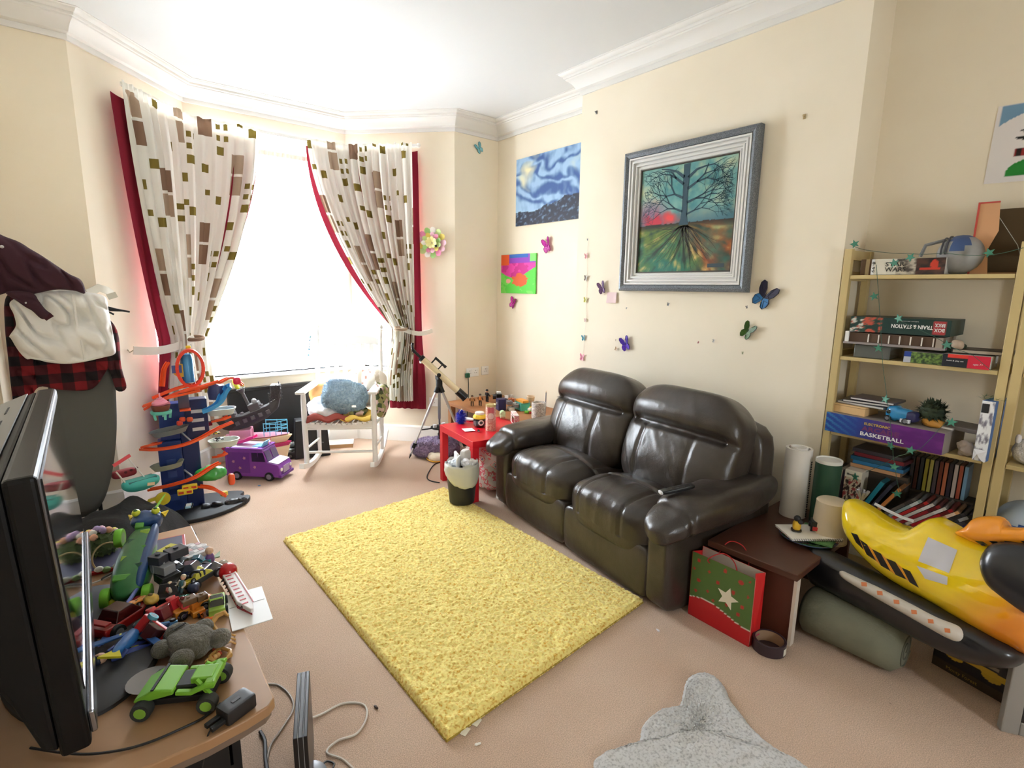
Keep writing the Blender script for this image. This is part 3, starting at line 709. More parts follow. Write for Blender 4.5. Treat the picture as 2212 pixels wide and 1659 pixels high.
for z, a, L, w in ((.0, .35, .05, .006), (.02, 2.75, .05, .007), (.07, .3, .055, .008), (.10, 2.7, .06, .008), (.15, .5, .06, .009), (.18, 2.5, .06, .009), (.215, .62, .06, .010), (.22, 2.5, .06, .010), (.26, .8, .05, .009), (.27, 2.3, .05, .008), (.29, 1.1, .04, .007)):
    grow(tb, ((.014 if a < 1.57 else -.014), z0+z+.05), a, L*1.12, w, 7)
obj('painted_tree', tb, cm((34, 70, 84), .5), fr)
rb = MB()
for k in range(26):
    a = -PI/2+(-1.25+2.5*k/25)+rnd(-.05, .05); p = (rnd(-.03, .03), z0-.015)
    for s in range(5):
        L = rnd(.035, .07); q = (p[0]+L*math.cos(a), p[1]+L*math.sin(a))
        if abs(q[0]) > iw/2-.01 or q[1] < -ih/2+.01: break
        stroke(rb, p, q, .0026*(1-s*.16), .0024*(1-s*.17)); p = q; a += rnd(-.3, .3)
obj('painted_roots', rb, cm((50, 46, 34), .5), fr)
obj('signature_plate', MB().bx((iw*.28, -.0112, -ih*.47), (iw*.44, -.0105, -ih*.435)), cm((50, 66, 74), .5), fr)
def swirl(u, v):
    wx = u+.18*fbm(u*2.2, v*2.2, 3, 5); wy = v+.18*fbm(u*2.2, v*2.2, 3, 6)
    s = math.sin(26*(wy+.35*wx)+6*fbm(wx*3, wy*3, 3, 7)); n = fbm(u*14, v*5, 3, 8)
    c = mixc((52, 88, 150), (158, 192, 222), .5+.5*s+.4*n); c = mixc(c, (238, 230, 190), max(0, fbm(wx*3.1, wy*2.4, 3, 9)*1.8-.35))
    e = .20+.18*smooth((u-.2)/.8)+.06*fbm(u*5, 1, 3, 3)
    if v < e: c = mixc((22, 30, 52), (110, 140, 170), max(0, fbm(u*22, v*22, 3, 4)*1.5-.1))
    return c
a0 = onx(1116, 352, XR-.02); a1 = onx(1117, 488, XR-.02)
sw = thing('canvas_print', 'unframed canvas of blue and cream swirling paint on the far alcove wall', 'picture', (XR-.004, a0.y-.43, (a0.z+a1.z)/2+.01), rad(-90))
art('canvas', .86, .58, 110, 76, swirl, sw, .002, .55).location = (0, -.018, 0); obj('stretcher_frame', MB().bx((-.43, -.0175, -.29), (.43, 0, .29)), cm((235, 232, 225), .8), sw)
def kid(u, v):
    c = (90, 214, 70) if fbm(u*4, v*4, 3) < .25 else (120, 226, 90)
    if v > .55-.15*math.sin(u*4): c = (232, 60, 170) if fbm(u*5, v*5, 3, 4) < .1 else (206, 30, 140)
    if v > .78 and u > .22: c = (150, 60, 190)
    if v > .90 and .25 < u < .8: c = (50, 110, 196)
    if v > .72 and u < .24: c = (232, 90, 30)
    if v > .8 and u > .84: c = (130, 230, 110)
    if math.hypot((u-.55)/.22, (v-.34)/.16)+.35*fbm(u*11, v*11, 3, 2) < 1: c = (226, 98, 44)
    if math.hypot((u-.22)/.07, (v-.32)/.06) < 1: c = (244, 170, 160)
    return c
a0 = onx(1084, 553, XR-.01); a1 = onx(1157, 633, XR-.01)
kp = thing('childs_painting', "child's bright green pink and orange painting below the blue swirl canvas", 'picture', (XR-.003, (a0.y+a1.y)/2, (a0.z+a1.z)/2), rad(-90))
art('canvas', abs(a0.y-a1.y), .36, 60, 60, kid, kp, .012, .6).location = (0, -.013, 0)
def poster(u, v):
    c = (232, 226, 224)
    if v > .83+.05*math.sin(u*9)-.12*max(0, 1-u*4.5) and v < .985 and u > .03: c = (120, 158, 188)
    x = u-.34
    if .40 < v < .80 and abs(x) < (.03+.10*(1-abs((v-.6)/.2)))*(1+.35*math.sin(v*60)): c = (26, 24, 20)
    if .52 < v < .60 and abs(x) < .20*(1-abs(v-.56)/.05): c = (26, 24, 20)
    if .33 < v < .42 and abs(x) < .16: c = (150, 40, 36) if math.sin(u*80) > -.2 else (40, 26, 22)
    if v < .31 and v > .08 and math.hypot((u-.36)/.22, (v-.10)/.20) < 1: c = (36, 138, 52)
    return c
po = thing('paper_poster', 'white paper poster with blue cloud black tree and green bush at the right edge', 'poster', (XR-.002, .585-.23, 2.15), rad(-90))
art('sheet', .46, .325, 80, 60, poster, po, .001, .8).location = (0, -.002, 0); po.rotation_euler = (0, rad(1.5), rad(-90))
note = thing('pink_note', 'small square of pale pink paper stuck beside the purple butterfly', 'note', onx(1322, 643, XC-.003), rad(-90))
obj('paper', MB().grid(lambda u, v: ((u-.5)*.09, -.002-.012*max(0, u-.7)-.006*(1-v)*(1-v), (v-.5)*.075), 8, 6), cm((232, 206, 206), .8), note, solid=.0006)

# ================================================================ butterflies and garland on the walls
def wing_poly(s, k):
    up = [(0, .05), (.16, .62), (.40, .98), (.62, 1.0), (.70, .78), (.60, .40), (.42, .12), (0, -.02)]
    lo = [(0, -.02), (.42, .10), (.58, -.10), (.56, -.42), (.40, -.66), (.20, -.60), (.06, -.30)]
    return [[(s*x*k, z*k) for x, z in p] for p in (up, lo)]
def butterfly(label, px, py, wall, size, c, c2=None, roll=0, fold=35, group='butterfly ornaments on the walls', edge=None):
    p = onx(px, py, XC-.004) if wall == 'c' else onx(px, py, XR-.004) if wall == 'a' else ony(px, py, 4.186)
    t = thing('butterfly_ornament', label, 'butterfly', p, group=group)
    t.rotation_euler = Euler((0, rad(roll), rad(-90) if wall != 'n' else 0)); k = size/2.1
    R = Matrix.Rotation(rad(-90), 4, 'Z') if wall != 'n' else Matrix()
    t.matrix_world = Matrix.Translation(p) @ R @ Matrix.Rotation(rad(roll), 4, 'Y')
    m1 = cm(c, .4); m2 = cm(c2 or c, .4)
    for s in (-1, 1):
        b = MB(); b.M = Matrix.Rotation(rad(-fold*.42*s), 4, 'Z')
        u, l = wing_poly(s, k)
        for poly, mi, y in ((u, 0, -.0025), (l, 1, -.0035)):
            n = len(poly); b.add([(x, y, z) for x, z in poly]+[(x, y-.0009, z) for x, z in poly], [tuple(range(n)), tuple(range(2*n-1, n-1, -1))]+[(i, (i+1) % n, n+(i+1) % n, n+i) for i in range(n)], mi)
            if edge:
                c0 = (sum(q[0] for q in poly)/n, sum(q[1] for q in poly)/n)
                for q, r in zip(poly[1:], poly[2:]): b.bar((q[0], y-.001, q[1]), (r[0], y-.001, r[1]), size*.045, .0012, 2)
                for q in poly[2:-1:2]: b.bar((c0[0]*.5, y-.001, c0[1]*.5), (q[0], y-.001, q[1]), size*.022, .0012, 2)
        obj('wing', b, [m1, m2, cm(edge or c, .4)], t)
    b = MB(); b.ball((0, -.004, .05*k), (.035*k, .035*k, .34*k), 8)
    for s in (-1, 1): b.tube([(0, -.004, .36*k), (s*.1*k, -.006, .55*k), (s*.16*k, -.008, .66*k)], .008*k, 4)
    obj('body', b, cm((40, 34, 36), .5), t, smooth=True); return t
butterfly('pale turquoise butterfly on the narrow wall right of the bay', 1035, 322, 'n', .115, (120, 190, 200), (150, 208, 212), -35, 18, edge=(90, 150, 160))
butterfly('magenta foil butterfly between the blue canvas and the child\'s painting', 1184, 533, 'a', .16, (226, 60, 190), (240, 120, 210), -18, 55, edge=(160, 20, 130))
butterfly('magenta foil butterfly just below the child\'s bright painting', 1109, 656, 'a', .13, (220, 30, 170), (230, 70, 190), 22, 50, edge=(140, 10, 110))
butterfly('purple grey butterfly beside the pink note left of the tree picture', 1302, 624, 'c', .11, (140, 104, 150), (120, 84, 130), -18, 50, edge=(84, 56, 96))
butterfly('large blue and black butterfly under the right corner of the tree picture', 1650, 643, 'c', .175, (30, 30, 62), (40, 116, 176), 32, 22, edge=(18, 20, 40))
butterfly('green leaf-like butterfly lowest at the right of the tree picture', 1615, 717, 'c', .12, (62, 104, 44), (78, 122, 50), 30, 40, edge=(40, 70, 30))
butterfly('shiny violet butterfly on the wall above the sofa\'s left cushion', 1353, 745, 'c', .125, (84, 40, 190), (110, 60, 220), -22, 40, edge=(50, 20, 130))
gl = [(1267, 518, (110, 110, 110), 'grey'), (1264, 554, (214, 138, 140), 'dusty pink'), (1263, 602, (130, 120, 112), 'brown'), (1262, 649, (186, 184, 70), 'lime yellow'), (1262, 692, (196, 160, 156), 'pale pink'), (1258, 731, (40, 130, 150), 'teal'), (1255, 773, (230, 140, 165), 'rose pink')]
tpos = [onx(x, y, XC-.012) for x, y, c, n in gl]
for (x, y, c, n), sz in zip(gl, (.02, .05, .052, .052, .036, .056, .068)):
    butterfly('small %s butterfly on the thread down the chimney breast corner' % n, x+3, y, 'c', sz, c, None, rnd(-12, 12), 25, group='butterfly garland on the chimney corner')
th = thing('garland_thread', 'thin vertical thread of the butterfly garland at the chimney breast corner', 'garland', tpos[0]); obj('thread', MB().tube([p-tpos[0]+V((.008, -.012, 0)) for p in tpos], .0008, 4), cm((225, 220, 210), .7), th)
for lab, x, y, c, sz in (('tiny dark butterfly below the middle of the tree picture', 1444, 658, (70, 80, 90), .026), ('tiny tan butterfly just left of the violet butterfly', 1331, 754, (196, 160, 120), .035), ('tiny red butterfly on the wall above the sofa\'s right cushion', 1509, 740, (150, 60, 60), .018), ('tiny grey butterfly right of the tiny red butterfly above the sofa', 1542, 737, (190, 186, 180), .028), ('tiny grey butterfly under the large blue butterfly', 1614, 664, (130, 120, 115), .022), ('tiny grey butterfly under the pink note', 1354, 666, (140, 140, 140), .018), ('tiny green butterfly above the right side of the sofa', 1605, 763, (150, 150, 110), .02), ('tiny beige butterfly above the violet butterfly', 1331, 735, (200, 186, 160), .02)):
    butterfly(lab, x, y, 'c', sz, c, None, rnd(-25, 25), 30, group='tiny butterflies on the chimney breast')
for lab, x, y, c in (('small grey wall hook high up left of the tree picture', 1289, 243, (110, 108, 104)), ('small brown wall hook above the right end of the tree picture', 1738, 252, (190, 170, 130))):
    t = thing('wall_hook', lab, 'hook', onx(x, y, XC)); obj('plate', MB().box((-.002, 0, 0), (.004, .014, .024)), cm(c, .4, .5), t, bevel=.002); obj('peg', MB().tube([(-.004, 0, .002), (-.014, 0, -.002), (-.018, 0, .006)], .003, 6), cm(c, .4, .5), t, smooth=True)
# paper flower on the wall right of the curtain
nrm = V((-.736, -.677, 0)); fp = onp(935, 525, V((2.07, 4.94, 0)), nrm)
fl = thing('paper_flower', 'paper flower wreath of pink white and green petals right of the curtain', 'wall decoration', fp+nrm*.01)
fl.matrix_world = Matrix.Translation(fp+nrm*.030) @ Matrix.Rotation(math.atan2(nrm.x, -nrm.y), 4, 'Z')
random.seed(5); pc = [(244, 196, 214), (236, 150, 190), (176, 220, 140), (250, 248, 240), (206, 232, 160), (232, 214, 110)]
for ring, (n, r, L) in enumerate(((13, .098, .075), (11, .062, .06), (8, .03, .05))):
    for i in range(n):
        a = 2*PI*i/n+ring*.3; b = MB(); b.M = Matrix.Rotation(-a, 4, 'Y') @ Matrix.Translation((r, -.008*ring-.004, 0)) @ Matrix.Rotation(rad(-22-8*ring), 4, 'Z')
        b.ball((0, 0, 0), (L*.62, .0025, L*.42), 10); obj('petal', b, cm(pc[(i*5+ring*2) % 6] if ring < 2 else (244, 236, 170), .7), fl, smooth=True)
b = MB(); b.ball((.045, -.03, -.03), .012, 8); obj('centre_bead', b, cm((40, 40, 40), .4), fl, smooth=True)
# sockets
def socket_plate(label, px, py, w, n):
    t = thing('wall_socket', label, 'socket', ony(px, py, 4.189)); obj('plate', MB().bx((-w/2, -.010, -.043), (w/2, 0, .043)), M_GLOSSW, t, bevel=.003)
    for i in range(n):
        x = (i-(n-1)/2)*.07
        for dx, dz in ((0, .016), (-.011, -.006), (.011, -.006)): obj('pin_hole', MB().box((x+dx, -.0102, dz), (.006, .001, .006 if dz > 0 else .004)), cm((40, 40, 40), .5), t)
        obj('switch', MB().box((x+.02 if n > 1 else x+.024, -.012, .02), (.012, .006, .018)), M_GLOSSW, t)
    return t
socket_plate('white double wall socket with a green plug in it', 1020, 804, .146, 2)
socket_plate('white single wall plate beside the double socket', 1047, 800, .086, 1)
socket_plate('white wall plate low on the wall behind the telescope legs', 937, 868, .086, 1).location = onp(937, 868, V((2.07, 4.94, 0))+nrm*.001, nrm); bpy.data.objects['wall_socket.002'].rotation_euler = (0, 0, math.atan2(nrm.x, -nrm.y))
pg = thing('power_plug', 'dark green power plug in the wall socket by the corner', 'plug', ony(1010, 811, 4.17)); obj('body', MB().box((0, 0, 0), (.045, .026, .045)), cm((22, 92, 66), .5), pg, bevel=.006)
o0 = pg.location; obj('cable', MB().tube([(0, -.01, -.02), (.0, -.016, -.08), (-.004, -.02, -.2), (-.02, -.03, -.32), (-.04, -.04, -.45), (-.05, -.06, -.6)], .004, 6), cm((24, 50, 42), .5), pg, smooth=True)
# ================================================================ soft shapes: a puffed skin over an outline
def resample(pts, n, closed=True):
    pts = [V(p) for p in pts]; m = len(pts); L = [0]; q = pts+[pts[0]] if closed else pts
    for a, b in zip(q, q[1:]): L.append(L[-1]+(b-a).length)
    out = []; k = 0
    for i in range(n):
        s = L[-1]*i/(n if closed else n-1)
        while k < len(q)-2 and L[k+1] < s: k += 1
        d = L[k+1]-L[k]; out.append(q[k].lerp(q[k+1], (s-L[k])/d if d > 1e-9 else 0))
    return out
def pillow(b, rim, skel, nrm, tf, tb=None, rings=12, n=96, e=2.2, wr=0, ws=12, m=None, seed=0, round_=True):
    # rim: outline points in 3D, skel: (p, q) inner axis, nrm: outward direction of the front face
    rim = [V(p) for p in rim]
    if round_: rim = catmull(rim, 6)
    rim = resample(rim, n); p, q = V(skel[0]), V(skel[1]); nrm = V(nrm).normalized(); tb = tf if tb is None else tb
    ax = q-p; fs = []; vs = []; ms = []
    foot = []
    for r in rim:
        t = max(0, min(1, (r-p).dot(ax)/ax.length_squared)) if ax.length > 1e-6 else 0; foot.append(p+ax*t)
    for side, T in ((1, tf), (-1, tb)):
        o = len(vs)
        for j in range(rings+1):
            k = 1-j/rings; h = T*(max(0, 1-k**e))**(1/e)
            for r, f in zip(rim, foot):
                c = f.lerp(r, k); w = 0
                if wr and side > 0:
                    n1 = NZ.noise(V((c.x*ws+seed, c.y*ws, c.z*ws*.8))); n2 = NZ.noise(V((c.x*ws*1.6+c.z*ws*.9+seed, c.y*ws, c.z*ws*.5-c.x*3)))
                    w = wr*(n1*.7-.9*max(0, .22-abs(n2))/.22+.4)*(1-k**5)
                vs.append(c+nrm*side*(h+w))
        for j in range(rings):
            for i in range(n):
                i2 = (i+1) % n; fq = (o+j*n+i, o+j*n+i2, o+(j+1)*n+i2, o+(j+1)*n+i)
                fs.append(fq if side > 0 else tuple(reversed(fq))); ms.append(m(i/n, j/rings, side) if m else 0)
    return b.add(vs, fs, ms)
def local(pts, o): return [V(p)-V(o) for p in pts]
def fur_mat(a, c, sc=60):
    k = N('fluffy_pile'); co = k.coord(); f = k.noise(sc, 4, co, .7); k.l(k.ramp(f, [(.32, a), (.66, c)]), k.b.inputs['Base Color']); k.b.inputs['Roughness'].default_value = 1
    k.b.inputs['Sheen Weight'].default_value = .5; k.b.inputs['Specular IOR Level'].default_value = .05; k.bump(f, .8, .02); return k.m
def shag(b, base, n, L, r, seed, mi=0):
    # tufts standing on an existing builder's faces
    random.seed(seed); vs = base.v; F_ = base.f
    for _ in range(n):
        f = random.choice(F_); a, c, d = vs[f[0]], vs[f[1]], vs[f[2]]; nn = (c-a).cross(d-a)
        if nn.length < 1e-12: continue
        nn.normalize(); p = a.lerp(c, random.random()).lerp(d, random.random()); t = V((rnd(-.7, .7), rnd(-.7, .7), rnd(-.9, .3)))
        d1 = (nn+t*.7).normalized(); x = frame_of(d1)[0]*r; q = p+d1*L*rnd(.6, 1.1)
        b.add([p-x, p+x, q], [(0, 1, 2)], mi)

# ================================================================ cushions and throws on the rocking chair
RM = Matrix.Translation(RK) @ Matrix.Rotation(RRZ, 4, 'Z')
def rkp(x, y, z): return RM @ V((x, y, z))
def rk_thing(name, label, cat, x, y, z, rot=(0, 0, 0), group=None):
    t = thing(name, label, cat, group=group); t.matrix_world = Matrix.Translation(rkp(x, y, z)) @ Matrix.Rotation(RRZ, 4, 'Z') @ Euler(rot).to_matrix().to_4x4(); return t
def wob(a, s, seed): return lambda u, p: p+u*(a*NZ.noise(V((p.x*s+seed, p.y*s, p.z*s)))+a*.5*NZ.noise(V((p.x*s*2.5, p.y*s*2.5+seed, p.z*s*2.5))))
def throw_fn(w, d, z, seed, drop):
    def fn(u, v):
        x = (u-.5)*w; y = (v-.5)*d; f = .012*math.sin(x*40+seed+y*18)+.009*math.sin(y*60+seed*2)+.012*NZ.noise(V((x*14, y*14, seed)))
        return (x, y, z+f-(drop*max(0, .12-v)/.12))
    return fn
t = rk_thing('throw_blanket', 'rust red crumpled cloth on the left front of the rocking chair seat', 'blanket', -.09, .12, .445, group='cloths on the rocking chair'); obj('cloth', MB().grid(throw_fn(.32, .32, .02, 1, .015), 40, 30), cm((152, 66, 54), .9), t, smooth=True, ang=0, solid=.012)
t = rk_thing('throw_blanket', 'mustard yellow crumpled cloth on the right front of the rocking chair seat', 'blanket', .13, .10, .442, group='cloths on the rocking chair'); obj('cloth', MB().grid(throw_fn(.24, .28, .015, 4, .01), 30, 30), cm((222, 186, 84), .9), t, smooth=True, ang=0, solid=.01)
t = rk_thing('cushion', 'fluffy pale blue cushion with a white label on the rocking chair', 'cushion', .02, .15, .60, (rad(52), rad(14), rad(6)), 'cushions on the rocking chair')
b = MB(); b.puff((0, 0, 0), (.35, .27, .15), 2.6, 18, fn=wob(.012, 16, 2)); m = fur_mat((146, 180, 206), (208, 228, 240)); sh = MB(); sh.v = list(b.v); sh.f = list(b.f); sh.mi = list(b.mi); shag(sh, b, 5200, .020, .0035, 3); obj('cover', sh, m, t, smooth=True, ang=0)
obj('care_label', MB().box((.09, -.105, .075), (.035, .002, .045), rot=(rad(50), 0, rad(10))), cm((245, 242, 232), .7), t)
t = rk_thing('cushion', 'cream cushion with tan stripes and flowers behind the blue one', 'cushion', .15, .34, .64, (rad(66), rad(-8), rad(-10)), 'cushions on the rocking chair')
def stripe(k): return k
b = MB(); b.puff((0, 0, 0), (.38, .34, .13), 3.0, 24, fn=wob(.012, 9, 5)); b.mi = [1 if (int((b.v[f[0]].x+.5)*26) % 4 == 0) else 2 if (NZ.noise(V(b.v[f[0]])*45) > .35 and abs(b.v[f[0]].x) < .07) else 0 for f in b.f]
obj('cover', b, [cm((238, 230, 216), .9), cm((206, 190, 168), .9), cm((196, 140, 120), .9)], t, smooth=True, ang=0)
t = rk_thing('cushion', 'peach orange cushion at the left back of the rocking chair', 'cushion', -.16, .34, .56, (rad(58), rad(8), rad(14)), 'cushions on the rocking chair'); obj('cover', MB().puff((0, 0, 0), (.30, .26, .10), 2.8, 18, fn=wob(.016, 12, 8)), cm((250, 190, 120), .9), t, smooth=True, ang=0)
t = rk_thing('cushion', 'white rumpled pillow under the blue cushion on the rocking chair', 'cushion', -.13, .16, .51, (rad(18), rad(12), rad(-8)), 'cushions on the rocking chair'); obj('cover', MB().puff((0, 0, 0), (.28, .30, .11), 2.6, 22, fn=wob(.02, 14, 11)), cm((232, 232, 236), .8, var=.08, vs=40), t, smooth=True, ang=0)
k = N('floral_cloth'); vo = k.n('ShaderNodeTexVoronoi'); vo.inputs['Scale'].default_value = 28; k.l(k.coord(), vo.inputs['Vector']); k.l(k.ramp(vo.outputs['Color'], [(.1, (74, 86, 52)), (.4, (150, 150, 96)), (.6, (206, 176, 170)), (.8, (70, 60, 44))], 'CONSTANT'), k.b.inputs['Base Color']); k.b.inputs['Roughness'].default_value = .9; M_FLORAL = k.m
t = rk_thing('floral_bag', 'green floral cloth bag bulging over the right arm of the rocking chair', 'bag', .315, .20, .55, (0, 0, 0)); obj('cloth', MB().puff((0, 0, 0), (.10, .34, .27), 2.4, 16, fn=wob(.02, 10, 3)), M_FLORAL, t, smooth=True, ang=0); obj('strap', MB().tube([(.0, -.08, .1), (-.03, -.06, .15), (-.05, .0, .16), (-.03, .06, .14), (0, .08, .10)], .007, 6), M_FLORAL, t, smooth=True)
t = rk_thing('cloth_bundle', 'green floral cloth tucked under the blue cushion on the seat', 'cloth', .12, .14, .475); obj('cloth', MB().puff((0, 0, 0), (.17, .20, .06), 2.4, 14, fn=wob(.014, 16, 7)), M_FLORAL, t, smooth=True, ang=0)
t = rk_thing('bead_charm', 'string of blue beads hanging from the rocking chair left back post', 'charm', -.295, .55, 1.06)
cl_ = MB(); cl_.tube([(0, 0, .03), (-.04, -.02, 0), (-.06, -.02, -.06), (-.065, -.02, -.16)], .0015, 5); obj('cord', cl_, cm((170, 170, 180), .6), t)
for i, z in enumerate((0, -.03, -.06, -.085, -.11, -.135, -.16)): b = MB(); b.ball((-.035-.004*i, -.02, z), .009 if i % 2 else .012, 8); obj('bead', b, cm([(150, 196, 220), (110, 150, 180), (200, 220, 230)][i % 3], .3), t, smooth=True)

# ================================================================ telescope
TA = V((2.45, 3.99, 0)); M_TUBE = cm((232, 218, 178), .25, coat=.3); M_STEEL = cm((196, 198, 200), .3, .6)
tel = thing('telescope', 'cream telescope with black fittings on a silver tripod in the right of the bay', 'telescope', TA)
apex = V((0, 0, .655)); feet = [V((2.165, 4.045, 0)), V((2.63, 3.78, 0)), V((2.60, 4.24, 0))]
for f_ in feet:
    g = f_-TA; mid = apex.lerp(g, .55); b = MB(); b.bar(apex+(g-apex)*.08, mid, .026, .016); b.bar(mid, g+(apex-g)*.05, .019, .012)
    L_ = obj('tripod_leg', b, M_STEEL, tel, bevel=.002)
    b = MB(); b.cyl(apex+(g-apex)*.80, apex+(g-apex)*.86, .017, n=10); b.cyl(g+(apex-g)*.06, g, .011, .003, n=10); obj('foot', b, M_BLKM, L_, smooth=True)
    b = MB(); b.cyl(apex+(g-apex)*.03+V((0, 0, 0)), apex+(g-apex)*.12, .02, n=10); obj('hinge', b, M_BLKM, L_, smooth=True)
b = MB(); b.lathe([(.075, .245), (.082, .25), (.082, .258), (.05, .258), (.02, .27)], 24); b.cyl((0, 0, .25), (0, 0, .13), .012)
for f_ in feet: g = f_-TA; b.bar((0, 0, .252), apex.lerp(g, .62), .012, .008)
obj('spreader_tray', b, M_BLKM, tel, smooth=True)
for x, y in ((-.05, .0), (.045, .01), (.0, -.05)): b = MB(); b.cyl((x, y, .26), (x, y, .285), .018, n=10); obj('spare_eyepiece', b, cm((230, 230, 232), .4), tel, smooth=True)
b = MB(); b.cyl((0, 0, .63), (0, 0, .70), .03); b.box((0, 0, .715), (.05, .05, .04)); obj('mount_head', b, M_BLKM, tel, smooth=True)
e0_ = ony(900, 764, 4.09)-TA; e1_ = ony(1006, 860, 3.86)-TA; ax = (e1_-e0_).normalized(); Lt = (e1_-e0_).length
def along(s): return e0_+ax*s
b = MB(); b.cyl(along(.07), along(Lt-.09), .0285, n=24); obj('tube', b, M_TUBE, tel, smooth=True)
b = MB(); b.cyl(along(Lt-.10), along(Lt), .036, n=24); b.cyl(along(Lt-.012), along(Lt), .039, n=24); b.cyl(along(.045), along(.075), .029, .03, n=20); obj('dew_shield', b, M_BLK, tel, smooth=True)
b = MB(); b.cyl(along(-.02), along(.06), .013, n=14); b.cyl(along(-.02), along(-.05)+V((0, 0, .0)), .016, n=14); b.tube([along(-.04), along(-.05)+V((.0, 0, .03)), along(-.045)+V((0, 0, .065))], .012, 10); obj('eyepiece', b, M_BLK, tel, smooth=True)
b = MB(); b.cyl(along(.05)+V((0, 0, -.03)), along(.05)+V((0, 0, -.05)), .012); obj('focus_knob', b, cm((235, 235, 235), .4), tel, smooth=True)
up_ = V((0, 0, 1)); up_ = (up_-ax*up_.dot(ax)).normalized()
b = MB(); b.cyl(along(.14)+up_*.085, along(.26)+up_*.085, .011, n=14); b.cyl(along(.25)+up_*.085, along(.27)+up_*.085, .014, n=14); b.bar(along(.15)+up_*.02, along(.15)+up_*.085, .012, .012); b.bar(along(.23)+up_*.02, along(.23)+up_*.085, .01, .01); obj('finder_scope', b, M_BLK, tel, smooth=True)
sd = ax.cross(up_).normalized(); yk = [along(Lt*.45)+sd*.042, along(Lt*.45)-up_*.02+sd*.045, V((0, 0, .73))+sd*.03, V((0, 0, .72)), V((0, 0, .73))-sd*.03, along(Lt*.45)-up_*.02-sd*.045, along(Lt*.45)-sd*.042]
b = MB(); b.tube(yk, .009, 8); b.cyl(along(Lt*.45)-sd*.06, along(Lt*.45)+sd*.06, .010); b.cyl(along(Lt*.45)+sd*.06, along(Lt*.45)+sd*.075, .018); obj('yoke', b, M_BLKM, tel, smooth=True)

# ================================================================ floor things in the corner
t = thing('cushion', 'fluffy lavender cushion on the carpet under the telescope', 'cushion', (2.41, 4.0, .075), rad(-30))
b = MB(); b.puff((0, 0, 0), (.42, .30, .15), 2.5, 18, fn=wob(.014, 14, 6)); sh = MB(); sh.v = list(b.v); sh.f = list(b.f); sh.mi = list(b.mi); shag(sh, b, 4500, .02, .0035, 9); obj('cover', sh, fur_mat((140, 116, 160), (196, 178, 212)), t, smooth=True, ang=0)
t = thing('floor_book', 'thick white-covered book lying on the carpet behind the rocking chair', 'book', onz(736, 963), rad(-25)); obj('cover', MB().bx((-.12, -.085, .036), (.12, .085, .04)), cm((236, 232, 226), .5), t); obj('pages', MB().bx((-.117, -.082, .002), (.117, .082, .036)), cm((196, 160, 118), .8), t); obj('back_cover', MB().bx((-.12, -.085, 0), (.12, .085, .002)), cm((220, 214, 206), .5), t)
t = thing('drawstring_bag', 'small cream and yellow-edged bag beside the lavender cushion', 'bag', onz(942, 992), rad(-20)); obj('cloth', MB().puff((0, 0, .035), (.16, .22, .07), 2.6, 12, fn=wob(.012, 18, 3)), cm((244, 232, 206), .8), t, smooth=True, ang=0); obj('trim', MB().tube([(.08*math.cos(a), .11*math.sin(a), .012) for a in [2*PI*i/20 for i in range(20)]], .006, 6, closed=True), cm((232, 178, 60), .7), t, smooth=True)
pts = [onz(990, 1000, .005), onz(945, 1000, .005), onz(926, 1020, .005), onz(925, 1036, .005), onz(955, 1043, .005), onz(985, 1042, .005)]
t = thing('floor_cable', 'black cable looping on the carpet beside the waste bin', 'cable', pts[0]); obj('lead', MB().tube(catmull(local(pts, pts[0]), 6)[:-12], .0045, 6), cm((30, 34, 32), .5), t, smooth=True)
# waste bin
bn = onz(998, 1088, .03); t = thing('waste_bin', 'black waste paper bin with white liner standing on the yellow rug corner', 'bin', (bn.x+.02, bn.y+.03, .033))
obj('bucket', MB().lathe([(.082, 0), (.086, .004), (.112, .27), (.108, .27), (.084, .01), (.0, .01)], 36), cm((30, 32, 40), .5), t, smooth=True)
def liner(u, v):
    a = 2*PI*u; n = NZ.noise(V((math.cos(a)*4, math.sin(a)*4, v*5)))
    z = .285-(.07+.08*max(0, math.cos(a+1.9))+.012*n)*v if v > 0 else .285; z = lerp(.286, .286-(.085+.07*max(0, math.cos(a+1.75))), v)+.01*n
    return (math.cos(a)*(.113+.008*math.sin(PI*v)+.005*n), math.sin(a)*(.113+.008*math.sin(PI*v)+.005*n), z)
b = MB(); b.grid(liner, 60, 8); b.grid(lambda u, v: (math.cos(2*PI*u)*lerp(.112, .10, v), math.sin(2*PI*u)*lerp(.112, .10, v), .286-.1*v+.006*math.sin(9*PI*u)*2*(1-v)), 60, 3)
obj('bin_liner', b, cm((222, 222, 212), .4, alpha=.82), t, smooth=True, ang=0, solid=.001)
random.seed(4)
for i, (x, y, z, sx, sy, sz, c) in enumerate(((-.04, -.02, .29, .09, .012, .10, (240, 240, 242)), (.03, .0, .31, .07, .05, .12, (226, 222, 218)), (-.01, .05, .30, .1, .02, .09, (248, 248, 248)), (.05, -.05, .285, .08, .05, .05, (238, 236, 232)), (-.05, .03, .28, .07, .07, .05, (215, 220, 226)), (.0, -.05, .285, .06, .05, .06, (246, 246, 250)))):
    tt = thing('paper_scrap', ['white card sticking up at the left of the waste bin', 'pale grey carton poking out of the waste bin', 'white paper at the back of the waste bin', 'crumpled white wrapper at the right rim of the waste bin', 'bluish crumpled wrapper in the waste bin', 'crumpled white tissue at the front of the waste bin'][i], 'paper', (bn.x+.02+x, bn.y+.03+y, .033+z), rnd(0, 3), 'rubbish in the waste bin')
    b = MB(); b.puff((0, 0, 0), (sx, sy, sz), 6 if i < 3 else 2.5, 8, fn=wob(.002 if i < 3 else .018, 30, i)); obj('paper', b, cm(c, .7), tt)

